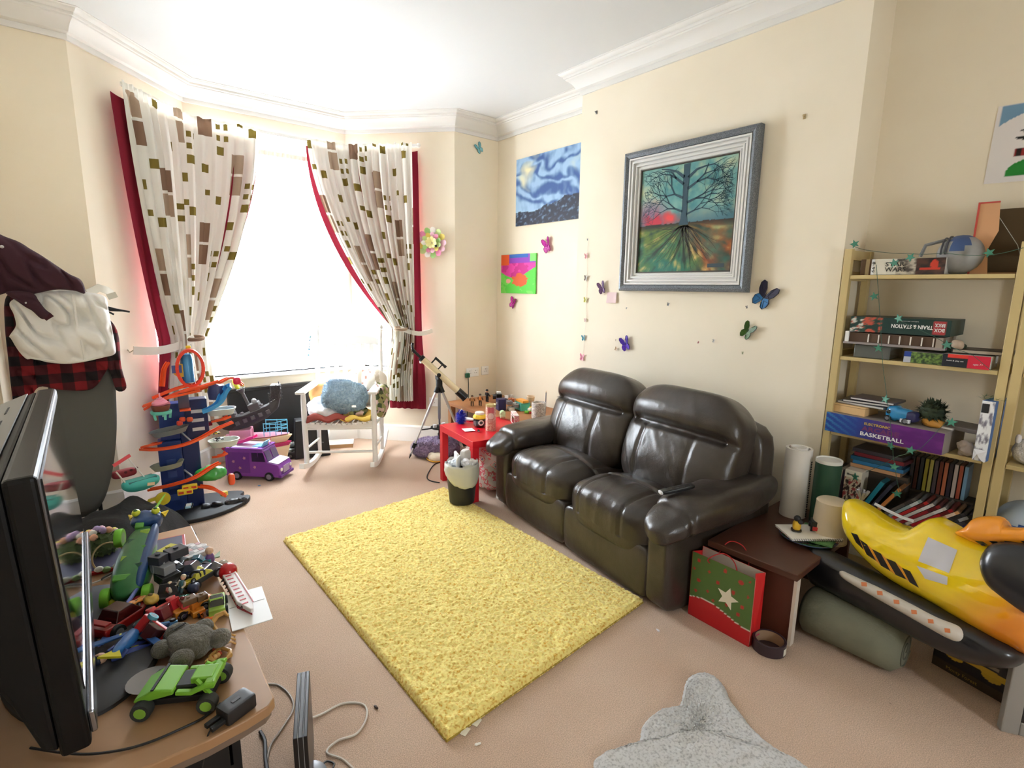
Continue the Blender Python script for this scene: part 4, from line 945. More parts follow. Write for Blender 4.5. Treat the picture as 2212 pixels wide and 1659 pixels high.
# ================================================================ on the red table (top at .45)
RTOP = .451
def on(px, py, z, name, label, cat, rz=0, group=None): return thing(name, label, cat, onz(px, py, z), rz, group)
t = on(996, 914, RTOP, 'pompom_toy', 'shaggy royal blue pompom toy with a thin handle on the red table', 'toy')
b = MB(); b.ball((0, 0, .045), (.03, .03, .042), 12); sh = MB(); sh.add(b.v, b.f); shag(sh, b, 900, .03, .003, 2); obj('tufts', sh, cm((44, 54, 190), .7), t)
obj('handle', MB().tube([(-.015, 0, .075), (-.01, 0, .10), (.008, 0, .115), (.02, 0, .10), (.022, 0, .075)], .003, 6), cm((226, 206, 150), .4), t, smooth=True)
t = on(1036, 921, RTOP, 'storage_jar', 'squat dark glass jar with yellow cloth lid on the red table', 'jar', .3)
obj('glass_body', MB().lathe([(.03, 0), (.047, .01), (.05, .05), (.044, .075)], 8), cm((52, 56, 60), .15, coat=.5), t, bevel=.003); obj('lid', MB().lathe([(.050, .066), (.054, .074), (.046, .092), (.03, .098)], 10), cm((240, 214, 60), .6), t); obj('lid_top', MB().lathe([(.036, .097), (.036, .112), (.030, .116)], 16), cm((236, 234, 226), .4), t, smooth=True)
b = MB(); b.lathe([(.022, 0), (.022, .003)], 16); b.M = Matrix(); o = obj('label_disc', b, cm((236, 236, 232), .5), t); o.location = (-.030, -.036, .04); o.rotation_euler = (rad(90), 0, rad(-38)); b = MB(); b.ball((0, 0, .003), (.014, .012, .002), 10); o2 = obj('label_mark', b, cm((60, 62, 66), .5), t); o2.location = (-.030, -.037, .04); o2.rotation_euler = (rad(90), 0, rad(-38))
t = on(1060, 929, RTOP, 'gift_tube', 'tall pink floral cardboard tube with round label on the red table', 'tube')
k = N('floral_paper'); f = k.noise(55, 3); k.l(k.ramp(f, [(.40, (236, 196, 180)), (.52, (226, 150, 140)), (.60, (246, 226, 206))], 'EASE'), k.b.inputs['Base Color']); k.b.inputs['Roughness'].default_value = .45; M_PFLOR = k.m
obj('body', MB().lathe([(.038, 0), (.038, .185)], 32), M_PFLOR, t, smooth=True); obj('lid', MB().lathe([(.0392, .185), (.0392, .20), (.037, .2005), (.036, .196), (.0, .196)], 32), cm((226, 206, 150), .3, .6), t, smooth=True)
b = MB(); b.grid(lambda u, v: (.0386*math.cos(rad(-126+70*(u-.5))), .0386*math.sin(rad(-126+70*(u-.5))), .14+.04*v), 12, 2); obj('upper_band', b, cm((220, 110, 120), .5), t)
def disc_on(r, R, a0, zc, mat, nm, par):
    b = MB(); n = 28; vs = [((R)*math.cos(a0+r*q*math.cos(2*PI*i/n)/R), R*math.sin(a0+r*q*math.cos(2*PI*i/n)/R), zc+r*q*math.sin(2*PI*i/n)) for q in (0, .5, 1) for i in range(n)]
    b.add(vs, [(j*n+i, j*n+(i+1) % n, (j+1)*n+(i+1) % n, (j+1)*n+i) for j in (0, 1) for i in range(n)]); return obj(nm, b, mat, par)
disc_on(.027, .0388, rad(-126), .115, cm((214, 120, 116), .5), 'label_ring', t); disc_on(.024, .0391, rad(-126), .115, cm((246, 224, 214), .5), 'round_label', t)
t = on(1012, 929, RTOP, 'paper_slip', 'white slip of paper lying at the front of the red table', 'paper', rad(-110)); obj('sheet', MB().grid(lambda u, v: ((u-.5)*.10, (v-.5)*.08, .001+.004*u*u), 6, 4), cm((244, 244, 244), .7), t, solid=.0006)
t = on(1034, 932, RTOP, 'usb_stick', 'tiny black usb stick at the edge of the red table', 'usb stick', rad(-120)); obj('body', MB().box((0, 0, .006), (.03, .016, .011)), M_BLK, t, bevel=.002); obj('connector', MB().box((.021, 0, .006), (.012, .011, .005)), M_STEEL, t)
t = on(1012, 908, RTOP, 'tissue_packet', 'flat white packet between blue pompom and dark jar on the red table', 'packet', rad(-70)); obj('wrap', MB().puff((0, 0, .01), (.11, .05, .02), 4, 8), cm((230, 232, 234), .35), t, smooth=True)
t = on(1112, 915, RTOP, 'boxed_toy', 'pale pink patterned box with a dark window beside the sofa arm', 'box', rad(-120))
k = N('pink_pattern'); f = k.noise(40, 3); k.l(k.ramp(f, [(.42, (238, 226, 222)), (.55, (226, 150, 160)), (.62, (236, 230, 220))], 'CONSTANT'), k.b.inputs['Base Color']); M_PINKP = k.m
obj('carton', MB().bx((-.085, -.02, 0), (.085, .02, .085)), M_PINKP, t, bevel=.002); obj('window', MB().bx((-.025, -.0212, .015), (.078, -.0195, .066)), cm((70, 72, 76), .15, coat=.5), t); text('lettering', 'rose and lily', .085, .009, cm((60, 50, 60), .6), t, (.02, -.0206, .075), (rad(90), 0, 0))
t = on(1085, 905, RTOP, 'green_pouch', 'small pale green plastic pouch next to the pink tube', 'pouch', .4); obj('plastic', MB().puff((0, 0, .035), (.06, .04, .075), 2.6, 10, fn=wob(.01, 26, 2)), cm((206, 232, 186), .25, alpha=.85), t, smooth=True)
# under the red table
t = thing('carrier_bag', 'white and pink printed plastic bag of odds and ends under the red table', 'bag', (2.36, 3.10, .0), rad(-97))
k = N('printed_plastic'); f = k.noise(16, 3); k.l(k.ramp(f, [(.42, (240, 238, 240)), (.52, (232, 120, 140)), (.58, (244, 236, 236)), (.66, (150, 120, 190))], 'CONSTANT'), k.b.inputs['Base Color']); k.b.inputs['Roughness'].default_value = .3; obj('plastic', MB().puff((0, 0, .16), (.40, .36, .32), 3, 18, fn=wob(.03, 9, 4)), k.m, t, smooth=True, ang=0)
for i, (x, y, z, c, lab) in enumerate(((-.16, -.15, .34, (238, 236, 240), 'white folded sheet on the bag under the red table'), (.0, -.16, .335, (130, 80, 180), 'purple ribbon bow on the bag under the red table'))):
    t2 = thing('wrapping_scrap', lab, 'wrapping', (2.36+x*.2, 3.1-x+0, z), 1.2, 'wrapping under the red table'); obj('paper', MB().puff((0, 0, 0), (.14, .10, .02), 3, 10, fn=wob(.02, 20, i)), cm(c, .5), t2, smooth=True)

# ================================================================ on the wooden table in the alcove (top at .45)
WTOP = .451
t = on(1163, 902, WTOP, 'storage_tin', 'white tin with a printed tree-branch pattern on the alcove table', 'tin')
k = N('branch_print'); f = k.noise(38, 4, None, .75); k.l(k.ramp(f, [(.44, (236, 232, 226)), (.50, (150, 140, 132)), (.56, (240, 236, 230)), (.64, (190, 170, 160))]), k.b.inputs['Base Color']); k.b.inputs['Roughness'].default_value = .4
obj('can', MB().lathe([(.058, 0), (.058, .13), (.055, .13), (.053, .01), (0, .01)], 32), k.m, t, smooth=True); obj('contents', MB().lathe([(.054, .11), (.03, .118), (.0, .118)], 24), cm((214, 190, 176), .6), t, smooth=True)
t = on(1178, 896, WTOP, 'pencil', 'thin dark pencil standing up in the white printed tin', 'pencil'); obj('shaft', MB().cyl((0, 0, .012), (.012, .01, .19), .004, n=6), cm((70, 70, 80), .5), t); obj('tip', MB().cyl((.012, .01, .19), (.013, .011, .205), .004, .0006, n=6), cm((205, 170, 120), .6), t)
t = on(1218, 898, WTOP, 'magazine_file', 'black-edged file box showing a blue picture beside the sofa back', 'file box', rad(-97))
obj('shell', MB().bx((-.06, -.005, 0), (.06, .0, .235)), M_BLKM, t); obj('back_board', MB().bx((-.06, .10, 0), (.06, .105, .235)), M_BLKM, t); b = MB(); b.bx((-.063, 0, 0), (-.06, .105, .235)); obj('side', b, cm((220, 222, 226), .3, alpha=.5), t)
def blue(u, v): return mixc((30, 70, 170), (170, 214, 250), .5+fbm(u*5, v*8, 3, 2)) if u > .42 or v > .8 else (28, 30, 34)
art('picture', .11, .225, 24, 40, blue, t).location = (0, -.007, .117)
t = on(1204, 897, WTOP, 'paper_roll', 'cream rolled paper standing in the file box by the sofa', 'paper roll'); obj('roll', MB().cyl((0, 0, 0), (.005, 0, .17), .014), cm((240, 230, 206), .7), t, smooth=True)
# toy shapes shared by the clutter
def toy_figure(label, loc, rz, h, c, group, rot=None, skin=(226, 180, 150)):
    t = thing('toy_figure', label, 'toy figure', loc, rz, group, rot); a = h
    b = MB(); b.puff((0, 0, .58*a), (.26*a, .16*a, .32*a), 3, 6); obj('torso', b, cm(c[0], .45), t, smooth=True)
    b = MB(); b.ball((0, 0, .87*a), (.11*a, .12*a, .13*a), 10); obj('head', b, cm(skin, .5), t, smooth=True)
    b = MB(); b.ball((0, .01*a, .91*a), (.12*a, .12*a, .10*a), 10); obj('hat', b, cm(c[-1], .5), t, smooth=True)
    for s in (-1, 1):
        obj('arm', MB().tube([(s*.15*a, 0, .70*a), (s*.22*a, -.04*a, .55*a), (s*.20*a, -.14*a, .46*a)], [.055*a, .05*a, .045*a], 8), cm(c[1 % len(c)], .45), t, smooth=True)
        obj('leg', MB().tube([(s*.07*a, 0, .44*a), (s*.09*a, -.02*a, .22*a), (s*.09*a, 0, .03*a), (s*.09*a, -.07*a, .02*a)], [.065*a, .06*a, .05*a, .045*a], 8), cm(c[2 % len(c)], .45), t, smooth=True)
    return t
def wheel(par, x, y, z, r, w, ct=(24, 24, 26), ch=(120, 120, 124)):
    o = obj('wheel', MB().lathe([(r*.55, -w/2), (r*.95, -w/2), (r, -w*.3), (r, w*.3), (r*.95, w/2), (r*.55, w/2)], 18), cm(ct, .7), par, smooth=True); o.location = (x, y, z); o.rotation_euler = (rad(90), 0, 0)
    h = obj('hub', MB().lathe([(0, -w*.52), (r*.6, -w*.5), (r*.6, w*.5), (0, w*.52)], 12, cap=False), cm(ch, .4), o, smooth=True); return o
def toy_car(label, loc, rz, L, c, c2, group='toy vehicles on the television stand', rot=None, ch=(140, 140, 144), name='toy_car', high=1.0, ct=(24, 24, 26)):
    t = thing(name, label, 'toy car', loc, rz, group, rot); w = L*.46; r = L*.13
    b = MB(); b.sweep([(-w/2, 0), (w/2, 0), (w/2*.96, L*.14*high), (-w/2*.96, L*.14*high)], [(-L/2, 0, r*.7), (L/2, 0, r*.7)]); obj('body', b, cm(c, .3, coat=.3), t, bevel=L*.025)
    b = MB(); b.add([(x*L, s*w/2*k, z*L*high+r*.7) for s in (-1, 1) for x, z, k in ((-.30, .13, .9), (-.20, .28, .72), (.06, .28, .72), (.22, .13, .9))], [(0, 1, 2, 3), (7, 6, 5, 4), (0, 4, 5, 1), (1, 5, 6, 2), (2, 6, 7, 3), (3, 7, 4, 0)]); obj('cabin', b, cm(c2, .2, coat=.4), t, bevel=L*.015)
    for x in (-.31, .31):
        for s in (-1, 1): wheel(t, x*L, s*(w/2+.002), r, r, L*.09, ct, ch)
    return t
def toy_brick_model(label, loc, rz, s, cols, group, seed):
    t = thing('toy_brick_model', label, 'toy', loc, rz, group); random.seed(seed)
    for i in range(6):
        x, y, z = rnd(-.4, .4)*s, rnd(-.3, .3)*s, (.12+.22*(i % 3))*s; d = (rnd(.3, .6)*s, rnd(.25, .45)*s, .22*s)
        o = obj('brick', MB().box((x, y, z), d, rz=rnd(-.3, .3)), cm(cols[i % len(cols)], .35), t, bevel=.002)
        obj('stud', MB().cyl((x, y, z+.11*s), (x, y, z+.15*s), .06*s, n=10), cm(cols[i % len(cols)], .35), o, smooth=True)
    return t
G2 = 'figures and models on the alcove table'
def spot(px, py): return onz(px, py, WTOP)
toy_figure('small tan toy figure at the left end of the alcove table', spot(1020, 877), 2.4, .10, [(190, 140, 90), (150, 100, 60), (90, 70, 50)], G2)
toy_figure('small orange brown toy figure beside the pink tube on the alcove table', spot(1037, 876), 2.0, .11, [(214, 130, 60), (120, 80, 50), (70, 60, 50)], G2)
t = thing('toy_camera', 'black and white toy camera at the back of the alcove table', 'toy camera', spot(1077, 868), rad(-120), G2); obj('body', MB().box((0, 0, .05), (.10, .05, .065)), M_BLK, t, bevel=.006); obj('lens', MB().cyl((0, -.025, .05), (0, -.055, .05), .025), cm((60, 60, 64), .2), t, smooth=True); obj('top_plate', MB().box((.01, 0, .09), (.05, .04, .02)), cm((226, 226, 226), .4), t, bevel=.004)
t = thing('toy_box_blue', 'dark navy blue toy box on the alcove table behind the pink tube', 'box', spot(1082, 885), rad(-110), G2); t.name = 'navy_box'; obj('carton', MB().box((0, 0, .05), (.08, .07, .10)), cm((36, 40, 90), .4), t, bevel=.003); obj('clasp', MB().box((0, -.037, .06), (.02, .004, .02)), M_STEEL, t)
toy_brick_model('grey and white brick robot in the middle of the alcove table', spot(1105, 884), 1.0, .13, [(200, 200, 196), (120, 120, 124), (170, 90, 50), (230, 228, 220)], G2, 3)
toy_brick_model('brown and grey brick model behind the pale pink box', spot(1098, 872), .3, .12, [(150, 130, 110), (90, 84, 80), (196, 190, 180)], G2, 8)
t = thing('stacked_box', 'turquoise flat box with an orange one on top on the alcove table', 'box', spot(1128, 884), rad(-105), G2); obj('carton', MB().box((0, 0, .03), (.14, .09, .06)), cm((90, 200, 180), .45), t, bevel=.003); obj('lid_band', MB().box((0, 0, .062), (.142, .092, .006)), cm((60, 160, 150), .45), t)
t = thing('stacked_box', 'thin orange box lying on the turquoise box', 'box', spot(1128, 884)+V((0, 0, .066)), rad(-100), G2); obj('carton', MB().box((0, 0, .011), (.12, .06, .022)), cm((236, 160, 60), .45), t, bevel=.002)
toy_brick_model('bright green and white small model beside the printed tin', spot(1140, 893), .6, .08, [(120, 200, 70), (240, 240, 236), (230, 200, 60), (200, 60, 60)], G2, 5)
t = thing('clear_tub', 'clear amber plastic tub near the printed tin on the alcove table', 'tub', spot(1146, 880), 0, G2); obj('tub', MB().lathe([(.03, 0), (.036, .10), (.034, .10), (.028, .004), (0, .004)], 20), cm((232, 200, 160), .1, alpha=.6), t, smooth=True); obj('rim', MB().lathe([(.037, .098), (.037, .106), (.034, .106)], 20, cap=False), cm((240, 220, 190), .3), t, smooth=True)
toy_figure('black hooded toy figure at the back of the alcove table', spot(1052, 868), 1.6, .12, [(30, 30, 34), (40, 40, 46), (24, 24, 28)], G2)
# remote on the sofa arm
t = thing('remote_control', 'black remote control with a pale tip on the right arm of the sofa', 'remote'); t.matrix_world = Matrix.Translation(SO) @ Matrix.Rotation(SRZ, 4, 'Z') @ Matrix.Translation((1.455, .13, .572)) @ Matrix.Rotation(rad(68), 4, 'Z') @ Matrix.Rotation(rad(-9), 4, 'Y')
obj('body', MB().puff((0, 0, .008), (.17, .042, .018), 6, 10), M_BLK, t, smooth=True); obj('end_cap', MB().puff((-.083, 0, .008), (.012, .036, .016), 4, 6), cm((220, 220, 224), .3), t, smooth=True)
for i in range(8): obj('button', MB().cyl((-.05+.016*i, (-1)**i*.008, .015), (-.05+.016*i, (-1)**i*.008, .0185), .005, n=10), cm((70, 70, 74), .5), t, smooth=True)
# ================================================================ on the bookcase shelves (front face plane X = BX)
def sh(px, py, dx=.02): return onx(px, py, BX+dx)
Z1, Z2, Z3, Z4 = [z+.001 for z in SHZ[:4]]
RX = rad(-90)  # local -y toward the room, local +x runs toward the camera end of the shelf
def carton(name, label, cat, y0, y1, z, h, d, fn, dx=.02, nu=60, nv=16, rz=0, group=None, side=(200, 196, 190), rough=.4):
    # printed box whose front spans y0 (far end) .. y1 (near end) at height z
    t = thing(name, label, cat, (BX+dx, (y0+y1)/2, z), RX+rz, group); w = abs(y0-y1)
    obj('carton', MB().bx((-w/2, .0005, 0), (w/2, d, h)), cm(side, .5), t, bevel=.002)
    art('printed_front', w*.995, h*.99, nu, nv, fn, t, .0006, rough).location = (0, -.0004, h/2); return t, w
y0 = sh(1880, 590).y; y1 = sh(2040, 590).y
def swbox(u, v):
    if u < .045: return (238, 238, 236)
    if u < .36: return (222, 216, 200)
    n = fbm(u*9, v*4, 3, 2)
    if u > .62: return (206, 60, 40) if math.hypot((u-.86)/.05, (v-.6)/.3) < 1 or (.68 < u < .95 and .28 < v < .38) else mixc((40, 30, 30), (90, 60, 50), n+.5)
    return mixc((206, 196, 176), (70, 62, 56), .4+n*1.3-abs(v-.5)*.4)
t, w = carton('board_game_box', 'long white and black game box with film title lettering on the top shelf', 'box', y0, y1, Z1, .072, .22, swbox)
m = cm((24, 24, 24), .5)
text('lettering', 'STAR', .075, .019, m, t, (-w/2+.095, -.0018, .048), (rad(90), 0, 0), .004); text('lettering', 'WARS', .082, .020, m, t, (-w/2+.098, -.0018, .024), (rad(90), 0, 0), .004)
text('age_mark', '8-99', .05, .012, m, t, (-w/2+.010, -.0018, .036), (rad(90), rad(90), 0))
t = thing('small_block', 'small brown carton at the far left end of the top shelf', 'box', (BX+.06, sh(1872, 590).y+.012, Z1), RX); obj('carton', MB().bx((-.03, 0, 0), (.03, .10, .075)), cm((112, 84, 62), .6), t, bevel=.002); obj('tape', MB().bx((-.008, -.001, 0), (.008, 0, .075)), cm((190, 170, 130), .4), t)
p = sh(2062, 592, .06); t = thing('rounded_backpack', 'grey dome-shaped bag with a blue patch on the top shelf', 'bag', (p.x+.05, p.y, Z1), RX)
b = MB(); b.ball((0, 0, .085), (.085, .085, .085), 20); b.mi = [1 if (-.035 < b.v[f[0]].x < .02 and b.v[f[0]].z > .10 and b.v[f[0]].y < 0) else 0 for f in b.f]; obj('shell', b, [cm((150, 150, 148), .5, var=.12, vs=40), cm((60, 84, 130), .5)], t, smooth=True)
for x in (-.055, -.038): obj('strap', MB().tube([(x, .0845*math.cos(a)*math.cos(x*9), .085+.0845*math.sin(a)*math.cos(x*9)) for a in [rad(20+160*i/14) for i in range(15)]]+[], .004, 6), cm((70, 70, 76), .5), t, smooth=True)
obj('handle', MB().tube([(-.05, -.03, .15), (-.12, -.04, .13), (-.135, -.04, .08)], .008, 6), cm((120, 120, 120), .5), t, smooth=True)
# cardboard display frame
q0 = sh(2097, 594, .10); t = thing('shadow_box', 'brown cardboard display box with red-edged side at the end of the top shelf', 'box', (BX+.12, q0.y-.16, Z1), RX+rad(6))
Ww, Hd, Dd = .34, .30, .12
obj('back_panel', MB().bx((-Ww/2, Dd-.006, 0), (Ww/2, Dd, Hd-.02)), cm((84, 66, 38), .8), t); obj('side_panel', MB().bx((-Ww/2, -.0, 0), (-Ww/2+.01, Dd, Hd)), cm((206, 160, 116), .7), t)
obj('front_flap', MB().prism([(-Ww/2, 0), (-Ww/2+.062, 0), (-Ww/2+.05, Hd*.35), (-Ww/2+.075, Hd*.6), (-Ww/2+.065, Hd), (-Ww/2, Hd)], -.003, .003), cm((208, 156, 112), .7), t).rotation_euler = (rad(90), 0, 0)
obj('red_edge', MB().bx((-Ww/2-.004, -.006, 0), (-Ww/2+.003, .0, Hd)), cm((186, 66, 54), .5), t); obj('red_edge', MB().bx((-Ww/2, -.006, Hd-.006), (-Ww/2+.066, .0, Hd)), cm((186, 66, 54), .5), t)
obj('base_panel', MB().bx((-Ww/2, 0, 0), (Ww/2, Dd, .008)), cm((150, 112, 76), .8), t); obj('side_panel', MB().bx((Ww/2-.01, 0, 0), (Ww/2, Dd, Hd-.02)), cm((170, 128, 88), .7), t)
obj('spider_thread', MB().tube([(-Ww/2+.06, .01, Hd-.05), (-.03, .03, .12), (.0, .05, .03)], .0012, 4), cm((190, 190, 180), .5), t)
# second shelf
def games(u, v):
    c = (26, 58, 54)
    if u < .34: n = fbm(u*16, v*5, 3, 4); c = (206, 206, 196) if n > .22 and u < .14 else (190, 80, 60) if n > .12 else (60, 84, 70) if n > -.1 else c
    if .84 < u < .96 and .12 < v < .88: c = (178, 60, 64)
    return c
y0 = sh(1836, 712).y; y1 = sh(2052, 730).y
t = thing('game_tray', 'grey and brown compartment tray under the green box on the second shelf', 'tray', (BX+.0, (y0+y1)/2+.012, Z2+.065), RX)
wt_ = .40; obj('tray_base', MB().bx((-wt_/2, 0, 0), (wt_/2, .24, .01)), cm((150, 140, 138), .5), t); obj('tray_inner', MB().bx((-wt_/2+.02, .012, .01), (wt_/2-.03, .23, .055)), cm((84, 62, 46), .7), t)
for i in range(7): obj('divider', MB().bx((-wt_/2+.10+.042*i, .008, .012), (-wt_/2+.105+.042*i, .013, .05)), cm((226, 220, 210), .5), t)
obj('tray_end', MB().bx((-wt_/2+.005, .0, .01), (-wt_/2+.02, .23, .06)), cm((240, 238, 234), .5), t); obj('tray_end', MB().bx((wt_/2-.035, .0, .01), (wt_/2-.01, .23, .055)), cm((160, 148, 136), .5), t)
t, w = carton('board_game_box', 'dark green train game box with upside-down lettering on the second shelf', 'box', y0, y1, Z2+.125, .072, .25, games, dx=.012, side=(36, 62, 58))
m = cm((240, 240, 236), .5); text('lettering', 'TRAIN & STATION', w*.40, .018, m, t, (w*.14, -.0018, .036), (rad(90), rad(180), 0), .02); text('sub_lettering', 'build your own wooden set', w*.20, .004, m, t, (w*.10, -.0018, .060), (rad(90), rad(180), 0)); text('logo_lettering', 'BRICK', w*.095, .016, m, t, (w*.40, -.0018, .048), (rad(90), rad(180), 0), .02); text('logo_lettering', 'BOX', w*.095, .016, m, t, (w*.40, -.0018, .026), (rad(90), rad(180), 0), .02)
t = thing('clear_case', 'scratched clear plastic case under the grey tray on the second shelf', 'case', (BX+.02, sh(1872, 758).y-.02, Z2), RX); obj('case', MB().bx((-.075, 0, 0), (.075, .2, .062)), cm((120, 122, 116), .15, alpha=.7), t, bevel=.004); obj('contents', MB().bx((-.065, .01, .004), (.065, .19, .04)), cm((86, 84, 74), .7), t)
def pzl(u, v):
    if u < .2: return (44, 74, 160) if v > .5 else (190, 196, 206)
    n = fbm(u*14, v*6, 3, 6); return mixc((120, 150, 70), (40, 60, 40), n+.5)
y0 = sh(1952, 790).y; y1 = sh(2035, 795).y
carton('board_game_box', 'small blue and green puzzle box lying on the front of the second shelf', 'box', y0, y1, Z2, .05, .16, pzl, dx=.0)
def redb(u, v):
    if u < .55: return (226, 60, 50) if v > .72 and u > .1 else (30, 36, 46)
    return (214, 34, 64)
y0b = y1-.002; y1b = sh(2140, 800).y
t, w = carton('board_game_box', 'black and pinkish red box beside the puzzle box on the second shelf', 'box', y0b, y1b, Z2, .055, .16, redb, dx=-.012); text('lettering', 'build & play set', w*.36, .007, cm((240, 240, 240)), t, (-w*.22, -.0018, .026), (rad(90), 0, 0)); text('lettering', 'ages 7+', w*.2, .010, cm((250, 225, 225)), t, (w*.26, -.0018, .018), (rad(90), 0, 0))
t = thing('hardback_book', 'dark book resting on the red box at the right of the second shelf', 'book', (BX+.03, sh(2118, 770).y, Z2+.058), RX+.1); obj('cover', MB().bx((-.10, 0, 0), (.10, .15, .018)), cm((48, 34, 34), .5), t, bevel=.002); obj('pages', MB().bx((-.095, -.0005, .003), (.097, .1, .015)), cm((180, 168, 150), .8), t)
t = thing('stone', 'small pale beige stone on the second shelf beside the tray', 'stone', (BX+.0, sh(2068, 760).y, Z2+.078), 0); obj('body', MB().puff((0, 0, .018), (.05, .04, .036), 2.6, 6, fn=wob(.006, 30, 2)), cm((186, 166, 146), .8), t, smooth=True)
t = thing('green_block_toy', 'dark green toy piece behind the stone on the second shelf', 'toy', (BX+.08, sh(2052, 750).y, Z2+.058), RX); obj('body', MB().puff((0, 0, .02), (.09, .06, .04), 3, 8, fn=wob(.008, 20, 4)), cm((40, 64, 50), .5), t, smooth=True)
# third shelf
def ball(u, v):
    c = mixc((40, 70, 150), (96, 36, 120), smooth((u-.2)/.5)); 
    if u < .3 and math.sin((u*1.4+v*.5)*40) > .3: c = mixc(c, (70, 160, 200), .55*(1-u/.3)+.1)
    n = fbm(u*6, v*3, 3, 8); c = mixc(c, (140, 60, 150), max(0, n)*.8 if u > .5 else 0); return c
A0 = onx(1782, 922, BX-.015); A1 = onx(2035, 978, BX-.06); dv = A1-A0; rz = math.atan2(dv.x, -dv.y)
w = math.hypot(dv.x, dv.y); t = thing('board_game_box', 'long purple and blue basketball game box on the third shelf', 'box', ((A0.x+A1.x)/2, (A0.y+A1.y)/2, Z3), math.atan2(dv.y, dv.x))
hb = .098; obj('carton', MB().bx((-w/2, .0005, 0), (w/2, .26, hb)), cm((150, 140, 132), .6), t, bevel=.002); art('printed_front', w*.997, hb*.99, 100, 20, ball, t, .0006, .35).location = (0, -.0004, hb/2)
text('lettering', 'BASKETBALL', w*.37, .019, cm((246, 246, 246)), t, (w*.02, -.0018, .024), (rad(90), 0, 0), .02); text('lettering', 'ARCADE', w*.32, .024, cm((120, 60, 110)), t, (w*.0, -.0018, .050), (rad(90), 0, 0), .03); text('lettering', 'ELECTRONIC', w*.22, .012, cm((226, 200, 70)), t, (-w*.03, -.0018, .075), (rad(90), 0, 0), .01)
TZ = Z3+hb+.001
def s3(px, py, dx=.06, z=TZ): p = onx(px, py, BX+dx); return V((p.x, p.y, z))
t = thing('wooden_box', 'plain pale wooden box lying on the basketball box', 'box', s3(1832, 893, .01), RX-.12); obj('box', MB().bx((-.075, 0, 0), (.075, .14, .045)), cm((224, 186, 132), .6, var=.08, vs=12), t, bevel=.002); obj('lid_line', MB().bx((-.076, -.001, .036), (.076, .139, .0375)), cm((150, 116, 76), .6), t)
for i, (lab, c, ww, dz, r) in enumerate((('dark silver magazine at the bottom of the pile on the pale wooden box', (110, 110, 116), .21, 0, -.1), ('black glossy book in the middle of the pile on the pale wooden box', (36, 34, 44), .20, .013, .08), ('dark purple magazine on top of the pile on the pale wooden box', (70, 60, 74), .19, .027, -.05))):
    t = thing('paperback', lab, 'book', s3(1858+i*12, 870, .02)+V((0, 0, .047+dz)), RX+r, 'pile on the wooden box'); obj('cover', MB().bx((-ww/2, 0, 0), (ww/2, .15, .011)), cm(c, .3), t); obj('pages', MB().bx((-ww/2+.004, -.0008, .002), (ww/2-.003, .146, .009)), cm((206, 204, 200), .7), t)
t = thing('toy_truck', 'shiny blue rounded toy vehicle on the basketball box', 'toy car', s3(1943, 905, .03), RX-.2); obj('body', MB().puff((0, 0, .038), (.115, .07, .06), 2.8, 12, fn=lambda u, p: V((p.x, p.y, p.z*(1+.25*(p.x < 0))))), cm((46, 136, 190), .2, coat=.6), t, smooth=True); obj('rear_cab', MB().puff((.05, 0, .035), (.05, .06, .05), 4, 8), cm((50, 50, 90), .3), t, smooth=True)
b = MB(); b.ball((-.035, -.033, .045), (.010, .006, .010), 8); obj('headlight', b, M_BLK, t, smooth=True); obj('bumper', MB().bx((.02, -.04, .008), (.06, -.03, .024)), cm((220, 220, 226), .3), t)
for x in (-.035, .04):
    for s in (-1, 1): wheel(t, x, s*.034, .014, .014, .012)
t = thing('toy_plant', 'dark olive bushy toy plant with an orange base on the basketball box', 'toy', s3(2010, 915, .06), 0); b = MB(); b.ball((0, 0, .065), (.05, .05, .04), 10); sh_ = MB(); sh_.add(b.v, b.f); shag(sh_, b, 300, .03, .008, 6); obj('foliage', sh_, cm((56, 66, 44), .8), t); obj('base', MB().puff((0, -.01, .018), (.10, .07, .036), 3, 8, fn=wob(.01, 24, 3)), cm((206, 146, 60), .5), t, smooth=True)
t = thing('tablet_case', 'grey slate-coloured folder at the right of the basketball box', 'folder', s3(2078, 930, .06), RX-.25); obj('cover', MB().bx((-.085, -.02, 0), (.085, .13, .018)), cm((104, 96, 92), .5), t, bevel=.003); obj('white_page', MB().bx((-.09, -.035, .0), (-.02, -.02, .008)), cm((240, 240, 240), .6), t)
t = thing('coral_ornament', 'pale lumpy ornament on the third shelf beside the end of the basketball box', 'ornament', (BX+.03, sh(2082, 975).y, Z3), 0); obj('body', MB().puff((0, 0, .03), (.06, .05, .06), 2.2, 10, fn=wob(.016, 30, 9)), cm((196, 182, 172), .7), t, smooth=True)
def snow(u, v): return mixc((236, 238, 240), (120, 116, 130), max(0, fbm(u*4, v*9, 3, 5)*2-.1))
y0 = sh(2112, 950).y; y1 = sh(2148, 955).y; hh = .26
t, w = carton('toy_package', 'tall white and blue toy package standing at the right end of the third shelf', 'box', y0, y1+.01, Z3, hh, .16, snow, dx=-.03, nu=14, nv=50, side=(70, 110, 170), rz=-.12)
obj('notched_flap', MB().add([(-w/2, -.002, 0), (-w/2*.3, -.012, .03), (w*.1, -.004, .008), (w/2, -.012, 0), (w/2, -.004, .05), (-w/2, -.004, .05)], [(0, 1, 5), (1, 2, 4, 5), (2, 3, 4)]), cm((236, 236, 240), .6), t, solid=.001); obj('dark_window', MB().bx((-w*.45, -.002, hh*.80), (w*.1, -.001, hh*.95)), M_BLKM, t)
t = thing('green_sprig', 'bit of green tinsel on top of the tall white and blue package', 'decoration', (BX+.02, (y0+y1)/2, Z3+hh), 0); b = MB(); random.seed(3)
